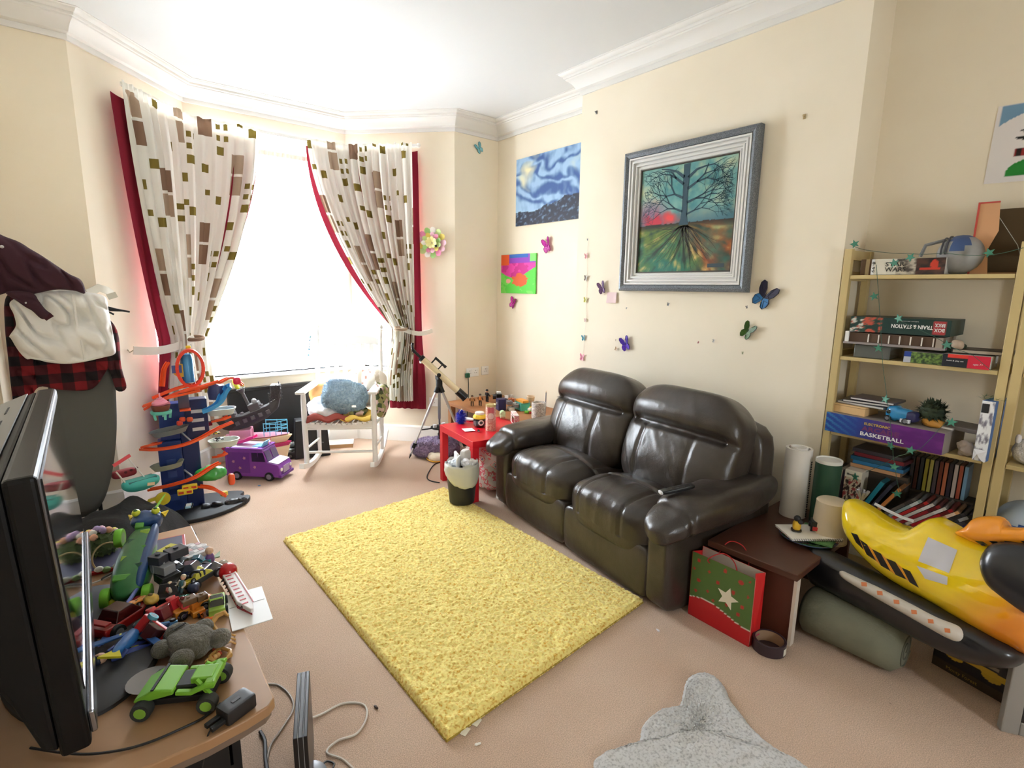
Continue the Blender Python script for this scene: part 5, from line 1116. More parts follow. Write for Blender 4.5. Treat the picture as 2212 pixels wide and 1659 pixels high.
for i in range(60): a = rnd(0, 6.28); p = V((rnd(-.05, .05), rnd(-.04, .04), .005)); b.add([p, p+V((.004, .003, 0)), p+V((math.cos(a)*.02, math.sin(a)*.02, rnd(0, .015)))], [(0, 1, 2)])
obj('tinsel', b, cm((60, 96, 60), .6), t)
# lower shelf: books and film cases
ORD = ['first', 'second', 'third', 'fourth', 'fifth', 'sixth', 'seventh', 'eighth', 'ninth', 'tenth', 'eleventh', 'twelfth', 'thirteenth', 'fourteenth', 'fifteenth', 'sixteenth']
def case(label, M, w, d, h, c, cover, group, cat='book', band=None):
    # upright book: w thick (x), d deep (y), h high (z), spine facing -y
    t = thing('film_case' if cat == 'film case' else 'book', label, cat, group=group); t.matrix_world = M
    obj('cover', MB().bx((-w/2, 0, 0), (w/2, d, h)), cm(cover, .35), t, bevel=.001); obj('spine', MB().bx((-w/2+.0008, -.0006, .003), (w/2-.0008, 0, h-.003)), cm(c, .3), t)
    if band: obj('spine_band', MB().bx((-w/2+.0006, -.0010, h*.70), (w/2-.0006, -.0004, h*.90)), cm(band, .3), t)
    return t
flatc = [((196, 150, 110), 'tan'), ((54, 120, 170), 'blue'), ((40, 90, 120), 'teal'), ((120, 40, 50), 'dark red'), ((64, 60, 70), 'charcoal')]
zz = Z4+.20; p = sh(1885, 985)
t = thing('book_stand_box', 'low dark carton under the flat pile of books on the lower shelf', 'box', (BX+.12, p.y, Z4), RX); obj('carton', MB().bx((-.12, 0, 0), (.13, .14, .195)), cm((60, 52, 46), .7), t, bevel=.002); obj('flap', MB().bx((-.12, -.001, .18), (.13, 0, .195)), cm((90, 78, 66), .7), t)
for i, (c, nm) in enumerate(flatc):
    case('%s-spined book, %s from the bottom of the flat book pile' % (nm, ORD[i]), Matrix.Translation((BX+.08, p.y-.01*(i % 2), zz+.012+.020*i)) @ Matrix.Rotation(RX+rnd(-.08, .08), 4, 'Z') @ Matrix.Rotation(rad(90), 4, 'Y') @ Matrix.Translation((0, 0, -.11)), .019, .16, .22, c, mixc(c, (40, 40, 40), .4), 'flat pile of books on the lower shelf')
p = sh(1800, 1050); up = [((52, 56, 66), 'slate grey', .02, .19), ((222, 218, 206), 'cream', .016, .19), ((70, 60, 80), 'plum', .016, .19)]
y = sh(1796, 1045).y
for i, (c, nm, ww, hh) in enumerate(up):
    case('%s upright film case at the left end of the lower shelf' % nm, Matrix.Translation((BX+.03, y-.018*i, Z4)) @ Matrix.Rotation(RX, 4, 'Z') @ Matrix.Rotation(rad(5), 4, 'Y'), ww, .135, hh, c, mixc(c, (30, 30, 30), .3), 'upright cases at the left of the lower shelf', 'film case')
def bands(u, v):
    n = fbm(u*7, v*9, 3, 12)
    if v > .80: return (236, 228, 206)
    return (60, 44, 40) if n > .18 and v < .75 else (206, 190, 160) if n > -.2 else (150, 60, 60)
y0 = y-.055; t, w = carton('film_box_set', 'thick cream box set with a photographic cover standing on the lower shelf', 'box', y0, y0-.075, Z4, .20, .13, bands, dx=.02, nu=20, nv=40, side=(214, 204, 186)); text('lettering', 'Brothers', w*.7, .010, cm((40, 40, 44)), t, (0, -.0018, .178), (rad(90), 0, 0))
lean = [((40, 130, 150), 'bright teal', .020), ((60, 60, 74), 'dark grey', .016), ((206, 130, 70), 'orange', .016)]
yl = y0-.085
for i, (c, nm, ww) in enumerate(lean):
    case('%s book leaning beside the cream box set on the lower shelf' % nm, Matrix.Translation((BX+.03, yl-.028*i, Z4)) @ Matrix.Rotation(RX, 4, 'Z') @ Matrix.Rotation(rad(24+i*3), 4, 'Y'), ww, .14, .19, c, mixc(c, (30, 30, 30), .4), 'leaning books beside the box set', 'book')
dv_c = [((96, 90, 84), 'grey-brown'), ((150, 170, 170), 'pale teal'), ((190, 50, 48), 'red'), ((206, 202, 196), 'white'), ((150, 44, 50), 'dark red'), ((196, 190, 184), 'light grey'), ((170, 36, 44), 'crimson'), ((214, 160, 110), 'tan orange'), ((60, 56, 60), 'charcoal'), ((44, 46, 54), 'near-black'), ((70, 74, 84), 'slate'), ((60, 62, 120), 'navy'), ((226, 222, 214), 'cream'), ((54, 70, 140), 'royal blue'), ((200, 160, 70), 'mustard')]
ys = yl-.085
for i, (c, nm) in enumerate(dv_c):
    case('%s-spined film case, %s from the left in the leaning row of cases' % (nm, ORD[i]), Matrix.Translation((BX+.02, ys-.0215*i-.0, Z4+.001)) @ Matrix.Rotation(RX, 4, 'Z') @ Matrix.Rotation(rad(44+.6*i), 4, 'Y'), .0145, .135, .19, c, mixc(c, (26, 26, 28), .5), 'leaning row of film cases', 'film case', band=mixc(c, (240, 240, 240), .6) if i % 2 else mixc(c, (20, 20, 20), .5))
random.seed(15); yb = ys-.07; bk = [((70, 70, 90), 'grey-blue'), ((90, 50, 50), 'maroon'), ((50, 60, 80), 'ink blue'), ((180, 176, 80), 'lime'), ((196, 190, 110), 'straw'), ((90, 80, 90), 'mauve grey'), ((120, 60, 50), 'brick red'), ((190, 110, 80), 'salmon'), ((60, 50, 60), 'aubergine'), ((206, 190, 180), 'beige'), ((180, 90, 70), 'rust'), ((130, 170, 200), 'sky blue')]
t = thing('riser_box', 'low dark box raising the back row of film cases on the lower shelf', 'box', (BX+.19, yb-.10, Z4), RX); obj('carton', MB().bx((-.12, 0, 0), (.14, .10, .13)), cm((52, 46, 42), .7), t, bevel=.002); obj('front_edge', MB().bx((-.12, -.001, .12), (.14, 0, .13)), cm((74, 66, 60), .7), t)
for i, (c, nm) in enumerate(bk):
    case('%s upright film case, %s from the left in the upright back row' % (nm, ORD[i]), Matrix.Translation((BX+.185, yb+.005-.0185*i, Z4+.132)) @ Matrix.Rotation(RX, 4, 'Z'), .0145, .10, .165, c, mixc(c, (30, 30, 30), .4), 'upright back row of film cases', 'film case')
# star garland draped over the bookcase
GR = cm((70, 140, 116), .5)
def star(par, p, r, rot):
    b = MB(); pts = [(r*(1 if i % 2 == 0 else .42)*math.sin(PI*i/5), r*(1 if i % 2 == 0 else .42)*math.cos(PI*i/5)) for i in range(10)]
    b.M = Matrix.Translation(p) @ Euler(rot).to_matrix().to_4x4(); b.prism(pts, -.002, .002); return obj('star', b, GR, par)
def garland(label, pix, stars, dx=-.012, sag=0):
    pts = [onx(x, y, BX+dx-d) for x, y, d in pix]; t = thing('star_garland', label, 'garland', pts[0], group='green star garlands on the bookcase')
    cv = []
    L = local(pts, pts[0])
    for a, b_ in zip(L, L[1:]):
        for k in range(8): q = a.lerp(b_, k/8); q = q-V((0, 0, sag*math.sin(PI*k/8))); cv.append(q)
    cv.append(L[-1]); obj('thread', MB().tube(cv, .0012, 5), cm((60, 96, 80), .6), t); random.seed(len(label))
    for x, y, d in stars: star(t, onx(x, y, BX+dx-d)-pts[0]+V((-.004, 0, 0)), .021, (rad(rnd(55, 110)), rnd(-.5, .5), rad(-90+rnd(-35, 35))))
    return t
garland('green star garland draped along the bookcase top', [(1838, 528, .02), (1870, 540, .0), (1965, 548, 0), (2040, 546, 0), (2130, 552, .01), (2211, 535, 0)], [(1847, 527, .02), (1967, 556, 0), (1932, 568, 0), (2137, 546, 0)], sag=.004)
garland('green star garland hanging down the left front of the bookcase', [(1893, 572, 0), (1898, 640, .01), (1903, 720, .02), (1907, 790, .02), (1915, 850, .03), (1925, 930, .07), (1930, 990, .04), (1938, 1040, .03), (1945, 1070, .02)], [(1889, 640, .01), (1898, 752, .02), (1913, 862, .04), (1924, 962, .07), (1932, 1008, .05), (1938, 1066, .03)])
garland('green star garland strand looping across the second and third shelves', [(1937, 690, .02), (2020, 728, .01), (2060, 752, .02), (2100, 766, .03), (2140, 800, .02)], [(1942, 688, .02), (2046, 745, .02)])
garland('green star garland strand slanting down from the third shelf to the books', [(2050, 905, .08), (2030, 925, .08), (1990, 968, .08), (1940, 985, .07), (1870, 1020, .03)], [(2056, 912, .08), (1968, 972, .07), (1848, 1030, .03)], sag=.004)
# second bookcase
t = thing('plush_ball', 'white round plush toy on the third shelf of the second bookcase', 'toy', (BX+.08, sh(2208, 990, .08).y-.02, SHZ[2]), 0); obj('body', MB().puff((0, 0, .055), (.11, .11, .11), 2.2, 14, fn=wob(.004, 40, 2)), fur_mat((196, 194, 196), (236, 234, 236)), t, smooth=True); obj('ear', MB().puff((-.02, .04, .105), (.03, .02, .04), 2.4, 6), cm((214, 210, 214), .9), t, smooth=True)
t = thing('plush_cushion', 'blue and white striped ball on the lower shelf of the second bookcase', 'ball', (BX+.12, .20, SHZ[3]), 0)
b = MB(); b.puff((0, 0, .11), (.24, .26, .22), 2.3, 18); b.mi = [1 if -.02 < (b.v[f[0]].z-.11+.4*b.v[f[0]].y) < .05 else 0 for f in b.f]; obj('skin', b, [cm((176, 190, 206), .25), cm((40, 80, 150), .25)], t, smooth=True); obj('valve', MB().cyl((-.118, .0, .13), (-.125, 0, .13), .01), cm((230, 230, 230), .4), t, smooth=True)
# ================================================================ end table things
def te(px, py): return onz(px, py, ET+.001)
t = thing('poster_tube', 'tall white paper roll with perforated black edge behind the sofa arm', 'paper roll', te(1693, 1090)+V((.03, .0, 0)))
t.location = (2.78, 1.06, ET+.001); hgt = .36
obj('roll', MB().lathe([(.062, 0), (.062, hgt), (.050, hgt), (.050, hgt-.02), (.0, hgt-.02)], 36), cm((226, 222, 216), .6), t, smooth=True)
obj('inner_roll', MB().lathe([(.040, hgt-.02), (.040, hgt+.006), (.034, hgt+.006), (.034, hgt-.02)], 28, cap=False), cm((236, 232, 226), .6), t, smooth=True)
for i in range(24): a = rad(-84); z = .01+.0125*i; obj('perforation', MB().box((.0625*math.cos(a), .0625*math.sin(a), z), (.004, .012, .005), rz=a), M_BLKM, t)
t = thing('storage_tube', 'tall dark green cardboard tube with white lid beside the white roll', 'tube', (2.80, .925, ET+.001)); obj('body', MB().lathe([(.058, 0), (.058, .315)], 36), cm((36, 74, 54), .5), t, smooth=True); obj('lid', MB().lathe([(.059, .315), (.059, .332), (.055, .332), (.053, .326), (0, .326)], 36), cm((222, 220, 214), .5), t, smooth=True)
t = thing('lamp_shade', 'cream fabric drum lampshade on the end table in front of the bookcase', 'lampshade', (2.62, .83, ET+.001)); obj('shade', MB().lathe([(.075, 0), (.066, .19), (.060, .195), (.0, .195)], 36), cm((222, 206, 180), .8), t, smooth=True); obj('trim', MB().lathe([(.0765, .0), (.0765, .008), (.075, .008)], 36, cap=False), cm((206, 190, 164), .8), t, smooth=True)
pc = te(1745, 1165); t = thing('plate', 'round green and blue patterned plate under the notebook on the end table', 'plate', pc)
k = N('painted_plate'); f = k.noise(30, 3); k.l(k.ramp(f, [(.38, (70, 110, 76)), (.48, (110, 150, 110)), (.56, (170, 70, 70)), (.62, (60, 90, 130))], 'CONSTANT'), k.b.inputs['Base Color']); k.b.inputs['Roughness'].default_value = .25
obj('dish', MB().lathe([(.06, .002), (.115, .014), (.122, .018), (.120, .021), (.06, .008), (0, .008)], 40), k.m, t, smooth=True); obj('rim', MB().tube([(.121*math.cos(a), .121*math.sin(a), .019) for a in [2*PI*i/40 for i in range(40)]], .002, 6, closed=True), cm((50, 70, 110), .3), t, smooth=True)
t = thing('green_book', 'thin green book poking out between the plate and the notebook', 'book', pc+V((.03, -.03, .022)), rad(10)); obj('cover', MB().box((0, 0, .004), (.20, .15, .007)), cm((96, 150, 92), .5), t); obj('pages', MB().box((.002, .002, .004), (.195, .149, .005)), cm((220, 220, 210), .8), t)
t = thing('spiral_notebook', 'white spiral-bound notebook lying on the plate on the end table', 'notebook', pc+V((-.005, .0, .030)), rad(-38)); obj('cover', MB().box((0, 0, .009), (.235, .155, .002)), cm((240, 236, 228), .6), t); obj('pages', MB().box((0, .002, .004), (.23, .15, .008)), cm((246, 244, 240), .8), t)
for i in range(22): x = -.108+.0103*i; obj('spiral_ring', MB().tube([(x, -.078+.007*math.cos(a), .005+.007*math.sin(a)) for a in [2*PI*q/8 for q in range(8)]], .0012, 4, closed=True), cm((60, 60, 64), .4), t)
np = pc+V((-.005, 0, .0405))
t = thing('toy_bird', 'small yellow and black toy figure standing on the notebook', 'toy figure', np+V((-.035, .04, 0)), .5); obj('body', MB().puff((0, 0, .026), (.042, .036, .05), 2.5, 10), cm((232, 186, 50), .4), t, smooth=True); b = MB(); b.ball((.0, 0, .06), (.016, .016, .015), 10); obj('head', b, cm((40, 40, 44), .4), t, smooth=True); b = MB(); b.ball((-.014, -.012, .05), .011, 8); obj('wing', b, cm((44, 44, 50), .4), t, smooth=True); b = MB(); b.puff((.0, 0, .005), (.05, .045, .010), 3, 6); obj('foot', b, cm((50, 40, 30), .5), t, smooth=True)
t = toy_car('red and black toy truck on the white notebook', np+V((.055, -.012, 0)), rad(28), .095, (206, 48, 44), (44, 46, 44), None, high=1.4); obj('cargo_box', MB().box((-.012, .0, .035), (.06, .05, .03)), cm((44, 52, 48), .5), t, bevel=.002); obj('aerial', MB().cyl((-.01, .0, .045), (-.01, 0, .068), .002), M_BLKM, t)
t = thing('reel', 'flat dark brown roll of tape on the carpet in front of the end table', 'tape roll', onz(1660, 1402)); obj('ring', MB().lathe([(.058, 0), (.066, .002), (.066, .05), (.062, .052), (.056, .05), (.056, .002)], 40), cm((60, 46, 54), .35), t, smooth=True); obj('inner_lining', MB().lathe([(.0555, .002), (.0555, .05)], 40, cap=False), cm((170, 140, 110), .7), t, smooth=True); obj('end_label', MB().grid(lambda u, v: (.0665*math.cos(rad(-100+24*u)), .0665*math.sin(rad(-100+24*u)), .008+.03*v), 6, 2), cm((240, 236, 220), .6), t); obj('pink_strip', MB().grid(lambda u, v: (.0548*math.cos(rad(70+80*u)), .0548*math.sin(rad(70+80*u)), .03+.008*v), 10, 1), cm((196, 60, 100), .5), t)
# gift bag
g0 = onz(1486, 1325); g1 = onz(1617, 1398); gv = g1-g0; gw = gv.length; gb = thing('gift_bag', 'green and red spotted paper gift bag with red cord handles beside the end table', 'gift bag', (g0+g1)/2, math.atan2(gv.y, gv.x))
gh, gd = .318, .085
def gift(u, v):
    if v < .30+.06*math.sin(u*5): 
        c = (196, 30, 38)
        if abs(v-(.30+.06*math.sin(u*5))) < .012: c = (238, 234, 224)
        return c
    for cx_, cy_, r in ((.12, .9, .03), (.30, .80, .022), (.55, .92, .03), (.8, .86, .035), (.92, .7, .02), (.70, .66, .03), (.85, .52, .03), (.62, .44, .025), (.14, .6, .03), (.3, .5, .02), (.8, .38, .03), (.1, .42, .025), (.45, .7, .028), (.40, .40, .018), (.93, .92, .018), (.05, .75, .02)):
        if math.hypot(u-cx_, v-cy_) < r: return (190, 50, 48)
    return (88, 122, 62)
b = MB(); o = art('front', gw, gh, 60, 60, gift, gb, .0012, .4); o.location = (0, 0, gh/2)
M_GRED = cm((206, 34, 36), .4); M_GIN = cm((214, 204, 192), .8)
obj('back', MB().bx((-gw/2, gd-.001, 0), (gw/2, gd, gh)), M_GRED, gb); obj('inner_face', MB().bx((-gw/2, gd-.003, .0), (gw/2, gd-.0012, gh-.001)), M_GIN, gb); obj('inner_face', MB().bx((-gw/2, .0014, .01), (gw/2, .003, gh-.001)), M_GIN, gb)
for s in (-1, 1):
    obj('side', MB().add([(s*gw/2, 0, 0), (s*(gw/2-.004), gd/2, 0), (s*gw/2, gd, 0), (s*gw/2, gd, gh), (s*(gw/2-.022), gd/2, gh), (s*gw/2, 0, gh)], [(0, 1, 4, 5), (1, 2, 3, 4)]), M_GRED, gb, solid=.001)
    y = .0 if s < 0 else gd; pz = [(-gw*.2, y, gh-.02), (-gw*.2, y-.004*s*-1, gh+.02), (-gw*.12, y+s*.03, gh+.06), (gw*.05, y+s*.045, gh+.055), (gw*.18, y+s*.03, gh+.02), (gw*.2, y, gh-.02)]
    if s < 0: pz = [(-gw*.2, -.002, gh-.02), (-gw*.19, -.006, gh+.01), (-gw*.05, .03, gh+.035), (gw*.12, .035, gh+.01), (gw*.2, -.002, gh-.03)]
    obj('cord_handle', MB().tube(catmull([V(q) for q in pz], 5)[:-5], .0025, 6), cm((180, 40, 40), .6), gb, smooth=True)
obj('base_panel', MB().bx((-gw/2, 0, 0), (gw/2, gd, .003)), M_GRED, gb)
b = MB(); pts = [(.052*(1 if i % 2 == 0 else .45)*math.sin(PI*i/5+.2), .052*(1 if i % 2 == 0 else .45)*math.cos(PI*i/5+.2)) for i in range(10)]; b.prism(pts, 0, .0015); o = obj('star_tag', b, cm((244, 238, 220), .6), gb); o.location = (gw*.12, -.002, gh*.55); o.rotation_euler = (rad(90), 0, 0)
# ================================================================ inflatable digger and the things under it
DP = V((2.50, .45, .5)); DN = V((-.94, .22, .28)).normalized()
def dg(px, py, off=0): return onp(px, py, DP+DN*off, DN)
YEL = cm((240, 206, 30), .14, coat=1); ORG = cm((236, 148, 32), .22, coat=.6); BLK = cm((28, 28, 32), .3, coat=.3)
dig = thing('inflatable_digger', 'big yellow and orange inflatable toy digger with black tracks in front of the bookcases', 'inflatable toy', dg(2020, 1230))
DO = dig.location.copy()
def part(name, pix, skel, tf, tb, mats, m=None, off=0, seed=0, rings=14, wr=.0, **k):
    b = MB(); pillow(b, local([dg(x, y, off) for x, y in pix], DO), local([dg(*skel[0], off), dg(*skel[1], off)], DO), DN, tf, tb, rings, 110, 2.2, wr, 8, m, seed); return obj(name, b, mats, dig, smooth=True, ang=0, **k)
body_px = [(1838, 1078), (1832, 1110), (1838, 1150), (1862, 1190), (1900, 1232), (1950, 1268), (2010, 1300), (2070, 1335), (2130, 1372), (2190, 1405), (2260, 1420), (2300, 1350), (2280, 1250), (2230, 1190), (2150, 1168), (2100, 1150), (2060, 1128), (2030, 1116), (2005, 1128), (1985, 1140), (1955, 1134), (1920, 1116), (1890, 1096), (1860, 1080)]
def body_m(u, r, side):
    return 0
kb = N('yellow_to_orange_vinyl'); b1 = dg(2060, 1290)-DO; b2 = dg(2150, 1392)-DO; dd = (b2-b1)/(b2-b1).length_squared
dp = kb.n('ShaderNodeVectorMath', operation='DOT_PRODUCT'); kb.l(kb.coord(), dp.inputs[0]); dp.inputs[1].default_value = tuple(dd)
sb = kb.n('ShaderNodeMath', operation='SUBTRACT'); kb.l(dp.outputs['Value'], sb.inputs[0]); sb.inputs[1].default_value = b1.dot(dd)
kb.l(kb.ramp(sb.outputs[0], [(0, (240, 206, 30)), (.9, (232, 140, 30))]), kb.b.inputs['Base Color']); kb.b.inputs['Roughness'].default_value = .14; kb.b.inputs['Coat Weight'].default_value = 1; kb.b.inputs['Coat Roughness'].default_value = .06
part('body', body_px, ((1880, 1150), (2200, 1300)), .13, .12, [kb.m], wr=.006)
part('cab_window', [(2118, 1215), (2135, 1180), (2170, 1170), (2220, 1176), (2290, 1200), (2300, 1300), (2250, 1340), (2200, 1318), (2160, 1290), (2130, 1258)], ((2170, 1230), (2240, 1270)), .05, .03, [BLK], off=.11)
part('bucket_arm', [(2066, 1152), (2090, 1138), (2112, 1118), (2150, 1114), (2172, 1120), (2180, 1136), (2230, 1140), (2290, 1140), (2290, 1175), (2200, 1182), (2130, 1180), (2090, 1166)], ((2110, 1152), (2240, 1160)), .06, .05, [ORG], off=.06, wr=.004)
def patch(name, pix, mat, off):
    # thin printed patch lying on the front of the body
    ps = local([dg(x, y, off) for x, y in pix], DO); n = len(ps); b = MB(); b.add([p for p in ps]+[p-DN*.004 for p in ps], [tuple(range(n)), tuple(range(2*n-1, n-1, -1))]+[(i, (i+1) % n, n+(i+1) % n, n+i) for i in range(n)]); return obj(name, b, mat, dig)
# printed patches are projected on to the inflated body
from mathutils.bvhtree import BVHTree
def drape(name, pix, mat, par, target, sub=6, lift=.0015, n=DN, org=DO):
    me = target.data; tr = BVHTree.FromPolygons([v.co.copy() for v in me.vertices], [tuple(p.vertices) for p in me.polygons]); a, b_, c, d = [V(q) for q in pix]; mb = MB()
    def fn(u, v):
        q = (a.lerp(b_, u)).lerp(d.lerp(c, u), v); r = ray(q.x, q.y).normalized(); o_ = CAM-org; h, nn, _, _ = tr.ray_cast(o_, r)
        if h is None: h = dg(q.x, q.y, .1)-org
        return h-r*lift
    mb.grid(fn, sub, sub); return obj(name, mb, mat, par, smooth=True, ang=0)
bo = [o for o in dig.children if o.name.startswith('body')][0]
GREYL = cm((196, 194, 198), .4); drape('printed_label', [(2005, 1160), (2068, 1188), (2050, 1238), (1983, 1212)], GREYL, dig, bo, 8); drape('printed_label', [(1980, 1222), (2047, 1246), (2046, 1264), (1998, 1250)], GREYL, dig, bo, 8)
HB_ = cm((24, 22, 22), .35, coat=.4); HO_ = cm((228, 152, 36), .3, coat=.4)
hz = [((1838, 1150), (1852, 1155), (1866, 1188), (1849, 1172)), ((1857, 1165), (1873, 1176), (1893, 1212), (1872, 1198)), ((1884, 1186), (1903, 1196), (1924, 1234), (1903, 1222)), ((1914, 1206), (1934, 1214), (1958, 1252), (1935, 1242)), ((1948, 1226), (1966, 1234), (1985, 1270), (1965, 1258))]
for q in hz: drape('hazard_stripe', q, HB_, dig, bo, 6)
for (a, b_, c, d), (e, f, g, h) in zip(hz, hz[1:]): drape('hazard_gap', [b_, e, h, c], HO_, dig, bo, 5)
ao = [o for o in dig.children if o.name.startswith('bucket_arm')][0]
for x in (2105, 2135, 2168, 2204): drape('hazard_stripe', [(x, 1168), (x+18, 1170), (x+34, 1180), (x+16, 1179)], HB_, dig, ao, 4)
b = MB(); q = dg(1862, 1075, .0)-DO
for i in range(7): a = 2*PI*i/7; b.tube([q+V((0, 0, -.01)), q+V((.012*math.cos(a), .016*math.sin(a), .02)), q+V((.02*math.cos(a), .024*math.sin(a), .032+.006*(i % 2)))], .006, 5)
obj('valve_tuft', b, cm((150, 150, 156), .2, .3), dig, smooth=True)['label'] = 'clear crumpled plastic at the tip'
obj('seam_strip', MB().ribbon(local([dg(x, y, .03) for x, y in ((1890, 1088), (1920, 1104), (1950, 1118), (1975, 1126))], DO), .012, .003, up=tuple(DN)), cm((176, 176, 180), .2, .2), dig)
trk = [(1758, 1180), (1790, 1188), (1850, 1216), (1920, 1250), (2000, 1290), (2080, 1335), (2150, 1370), (2195, 1395), (2215, 1425), (2180, 1444), (2100, 1434), (2040, 1410), (1960, 1370), (1880, 1326), (1800, 1284), (1752, 1252)]
part('track', trk, ((1790, 1215), (2160, 1405)), .085, .08, [BLK], off=.035, wr=.003)
stp = [(1815, 1238), (1822, 1232), (1840, 1240), (1900, 1268), (1960, 1298), (2020, 1330), (2070, 1352), (2086, 1370), (2080, 1386), (2055, 1382), (2000, 1352), (1940, 1318), (1880, 1284), (1830, 1254)]
part('track_stripe', stp, ((1835, 1246), (2060, 1366)), .035, .02, [cm((206, 200, 190), .4)], off=.105)
so_ = [o for o in dig.children if o.name.startswith('track_stripe')][0]
for x, y in ((1866, 1262), (1900, 1281), (1936, 1300), (1974, 1322), (2010, 1342), (2046, 1362)): drape('orange_dot', [(x-6, y-5), (x+6, y-4), (x+7, y+5), (x-5, y+4)], cm((206, 120, 70), .5), dig, so_, 3)
# rolled mat and game box on the floor
ml = onz(1768, 1318, .11); mr = onz(1925, 1388, .11); mv = (mr-ml).normalized(); t = thing('rolled_mat', 'grey-green rolled fabric mat on the carpet under the inflatable digger', 'rolled mat', (ml+mr)/2-V((0, 0, .11)), math.atan2(mv.y, mv.x)); LL = (mr-ml).length/2+.05
b = MB(); prof = [(.0, -LL), (.08, -LL), (.106, -LL+.02), (.108, -LL*.3), (.108, LL*.5), (.104, LL-.03), (.07, LL), (0, LL)]
b.M = Matrix.Translation((0, 0, .108)) @ Matrix.Rotation(rad(90), 4, 'Y'); b.lathe(prof, 40, cap=False); b.v = [p+V((0, NZ.noise(p*9)*.006, NZ.noise(p*7+V((3, 0, 0)))*.006)) for p in b.v]
obj('fabric', b, cm((120, 122, 104), .8, var=.12, vs=14, bump=.2, bs=90), t, smooth=True, ang=0)
b = MB(); b.M = Matrix.Translation((LL+.001, 0, .108)) @ Matrix.Rotation(rad(90), 4, 'Y'); b.tube([(r*math.cos(a), r*math.sin(a), 0) for a, r in [(i*.35, .012+.0016*i) for i in range(40)]], .003, 5); obj('spiral_end', b, cm((92, 94, 80), .8), t)
c0 = onz(2012, 1432); c1 = onz(2172, 1524); bv = c1-c0; w = bv.length; t = thing('board_game_box', 'black box with a yellow toy vehicle picture on the carpet at the right', 'box', (c0+c1)/2, math.atan2(bv.y, bv.x))
def veh(u, v):
    if v > .30:
        y_ = v-.70+.10*(u-.5)
        if .08 < u < .97 and abs(y_) < .085: return (214, 176, 50)
        for cx_ in (.28, .78):
            if math.hypot((u-cx_)/.13, (v-.58+.1*(u-.5))/.13) < 1: return (206, 168, 46)
        if .62 < u < .86 and .80 < v < .92: return (150, 140, 120)
        return (24, 24, 30)
    return (58, 46, 34) if v < .28 else (30, 26, 24)
hb = .135; obj('carton', MB().bx((-w/2, .0005, 0), (w/2, .20, hb)), cm((36, 32, 30), .5), t, bevel=.002); art('printed_front', w*.997, hb*.99, 80, 40, veh, t, .0006, .35).location = (0, -.0004, hb/2); text('lettering', 'Monty Forest', w*.42, .018, cm((150, 130, 60), .5), t, (-.02, -.0018, .018), (rad(90), 0, 0))
f0 = onz(2135, 1572); t = thing('leaning_frame', 'grey-framed glazed panel standing at the right edge of the view', 'frame', (f0.x+.012, f0.y-.03, 0), rad(-60)); t['label'] = 'grey-framed glass panel standing upright on the carpet at the far right'
b = MB(); b.bx((0, 0, 0), (.05, .03, .62)); b.bx((.05, 0, 0), (.6, .03, .05)); b.bx((.05, 0, .57), (.6, .03, .62)); b.bx((.55, 0, .05), (.6, .03, .57)); obj('frame', b, cm((150, 148, 144), .4), t, bevel=.004); obj('panel', MB().bx((.065, .01, .065), (.535, .016, .555)), cm((206, 206, 200), .2), t); b = MB(); b.bx((.05, .004, .05), (.062, .012, .57)); b.bx((.062, .004, .05), (.55, .012, .062)); obj('inner_gasket', b, M_BLKM, t)
# ================================================================ clothes on the board at the left
PL = V((0, 3.86, 0)); PN = V((.0, -1, 0))
def lp(px, py, off=0): return onp(px, py, PL+PN*off, PN)
bd = thing('ironing_board', 'dark grey upright ironing board with rounded end under the hung clothes', 'ironing board', lp(150, 960))
BO = bd.location.copy()
rim = [(118, 700), (235, 700), (246, 780), (251, 860), (252, 930), (247, 990), (238, 1040), (222, 1085), (196, 1112), (160, 1118), (130, 1100), (112, 1050), (104, 980), (104, 880)]
b = MB(); pillow(b, local([lp(*q) for q in rim], BO), local([lp(178, 760), lp(178, 1040)], BO), PN, .022, .022, 10, 90, 6); obj('padded_cover', b, cm((88, 88, 84), .85, var=.06, vs=6, bump=.1, bs=120), bd, smooth=True, ang=0)
for x in (-.05, .10): obj('leg', MB().tube([V((x, .05, -.15)), V((x, .10, -BO.z+.01)), V((x, .02, -BO.z+.01))], .011, 8), M_BLKM, bd, smooth=True)
def cloth(name, label, cat, px, skel, off, tf, tb, mat, wr, ws, group='clothes hung over the ironing board', m=None, seed=0, extra=None, part='cloth', n=160, rings=22):
    c = lp(*[sum(q[i] for q in px)/len(px) for i in (0, 1)], off); t = thing(name, label, cat, c, group=group)
    b = MB(); pillow(b, local([lp(*q, off) for q in px], c), local([lp(*q, off) for q in skel], c), PN, tf, tb, rings, n, 3.0, wr, ws, m, seed); obj(part, b, mat, t, smooth=True, ang=0); return t, c
k = N('red_tartan'); co = k.coord(); sx = k.n('ShaderNodeSeparateXYZ'); k.l(co, sx.inputs[0])
def chk(sock, sc):
    a = k.n('ShaderNodeMath', operation='MULTIPLY'); a.inputs[1].default_value = sc; k.l(sock, a.inputs[0]); f = k.n('ShaderNodeMath', operation='FRACT'); k.l(a.outputs[0], f.inputs[0])
    g = k.n('ShaderNodeMath', operation='GREATER_THAN'); g.inputs[1].default_value = .5; k.l(f.outputs[0], g.inputs[0]); return g.outputs[0]
ad = k.n('ShaderNodeMath', operation='ADD'); k.l(chk(sx.outputs[0], 9.5), ad.inputs[0]); k.l(chk(sx.outputs[2], 9.5), ad.inputs[1]); hf = k.n('ShaderNodeMath', operation='MULTIPLY'); hf.inputs[1].default_value = .5; k.l(ad.outputs[0], hf.inputs[0])
k.l(k.ramp(hf.outputs[0], [(.2, (26, 18, 22)), (.4, (70, 18, 26)), (.8, (128, 24, 32))], 'CONSTANT'), k.b.inputs['Base Color']); k.b.inputs['Roughness'].default_value = .95
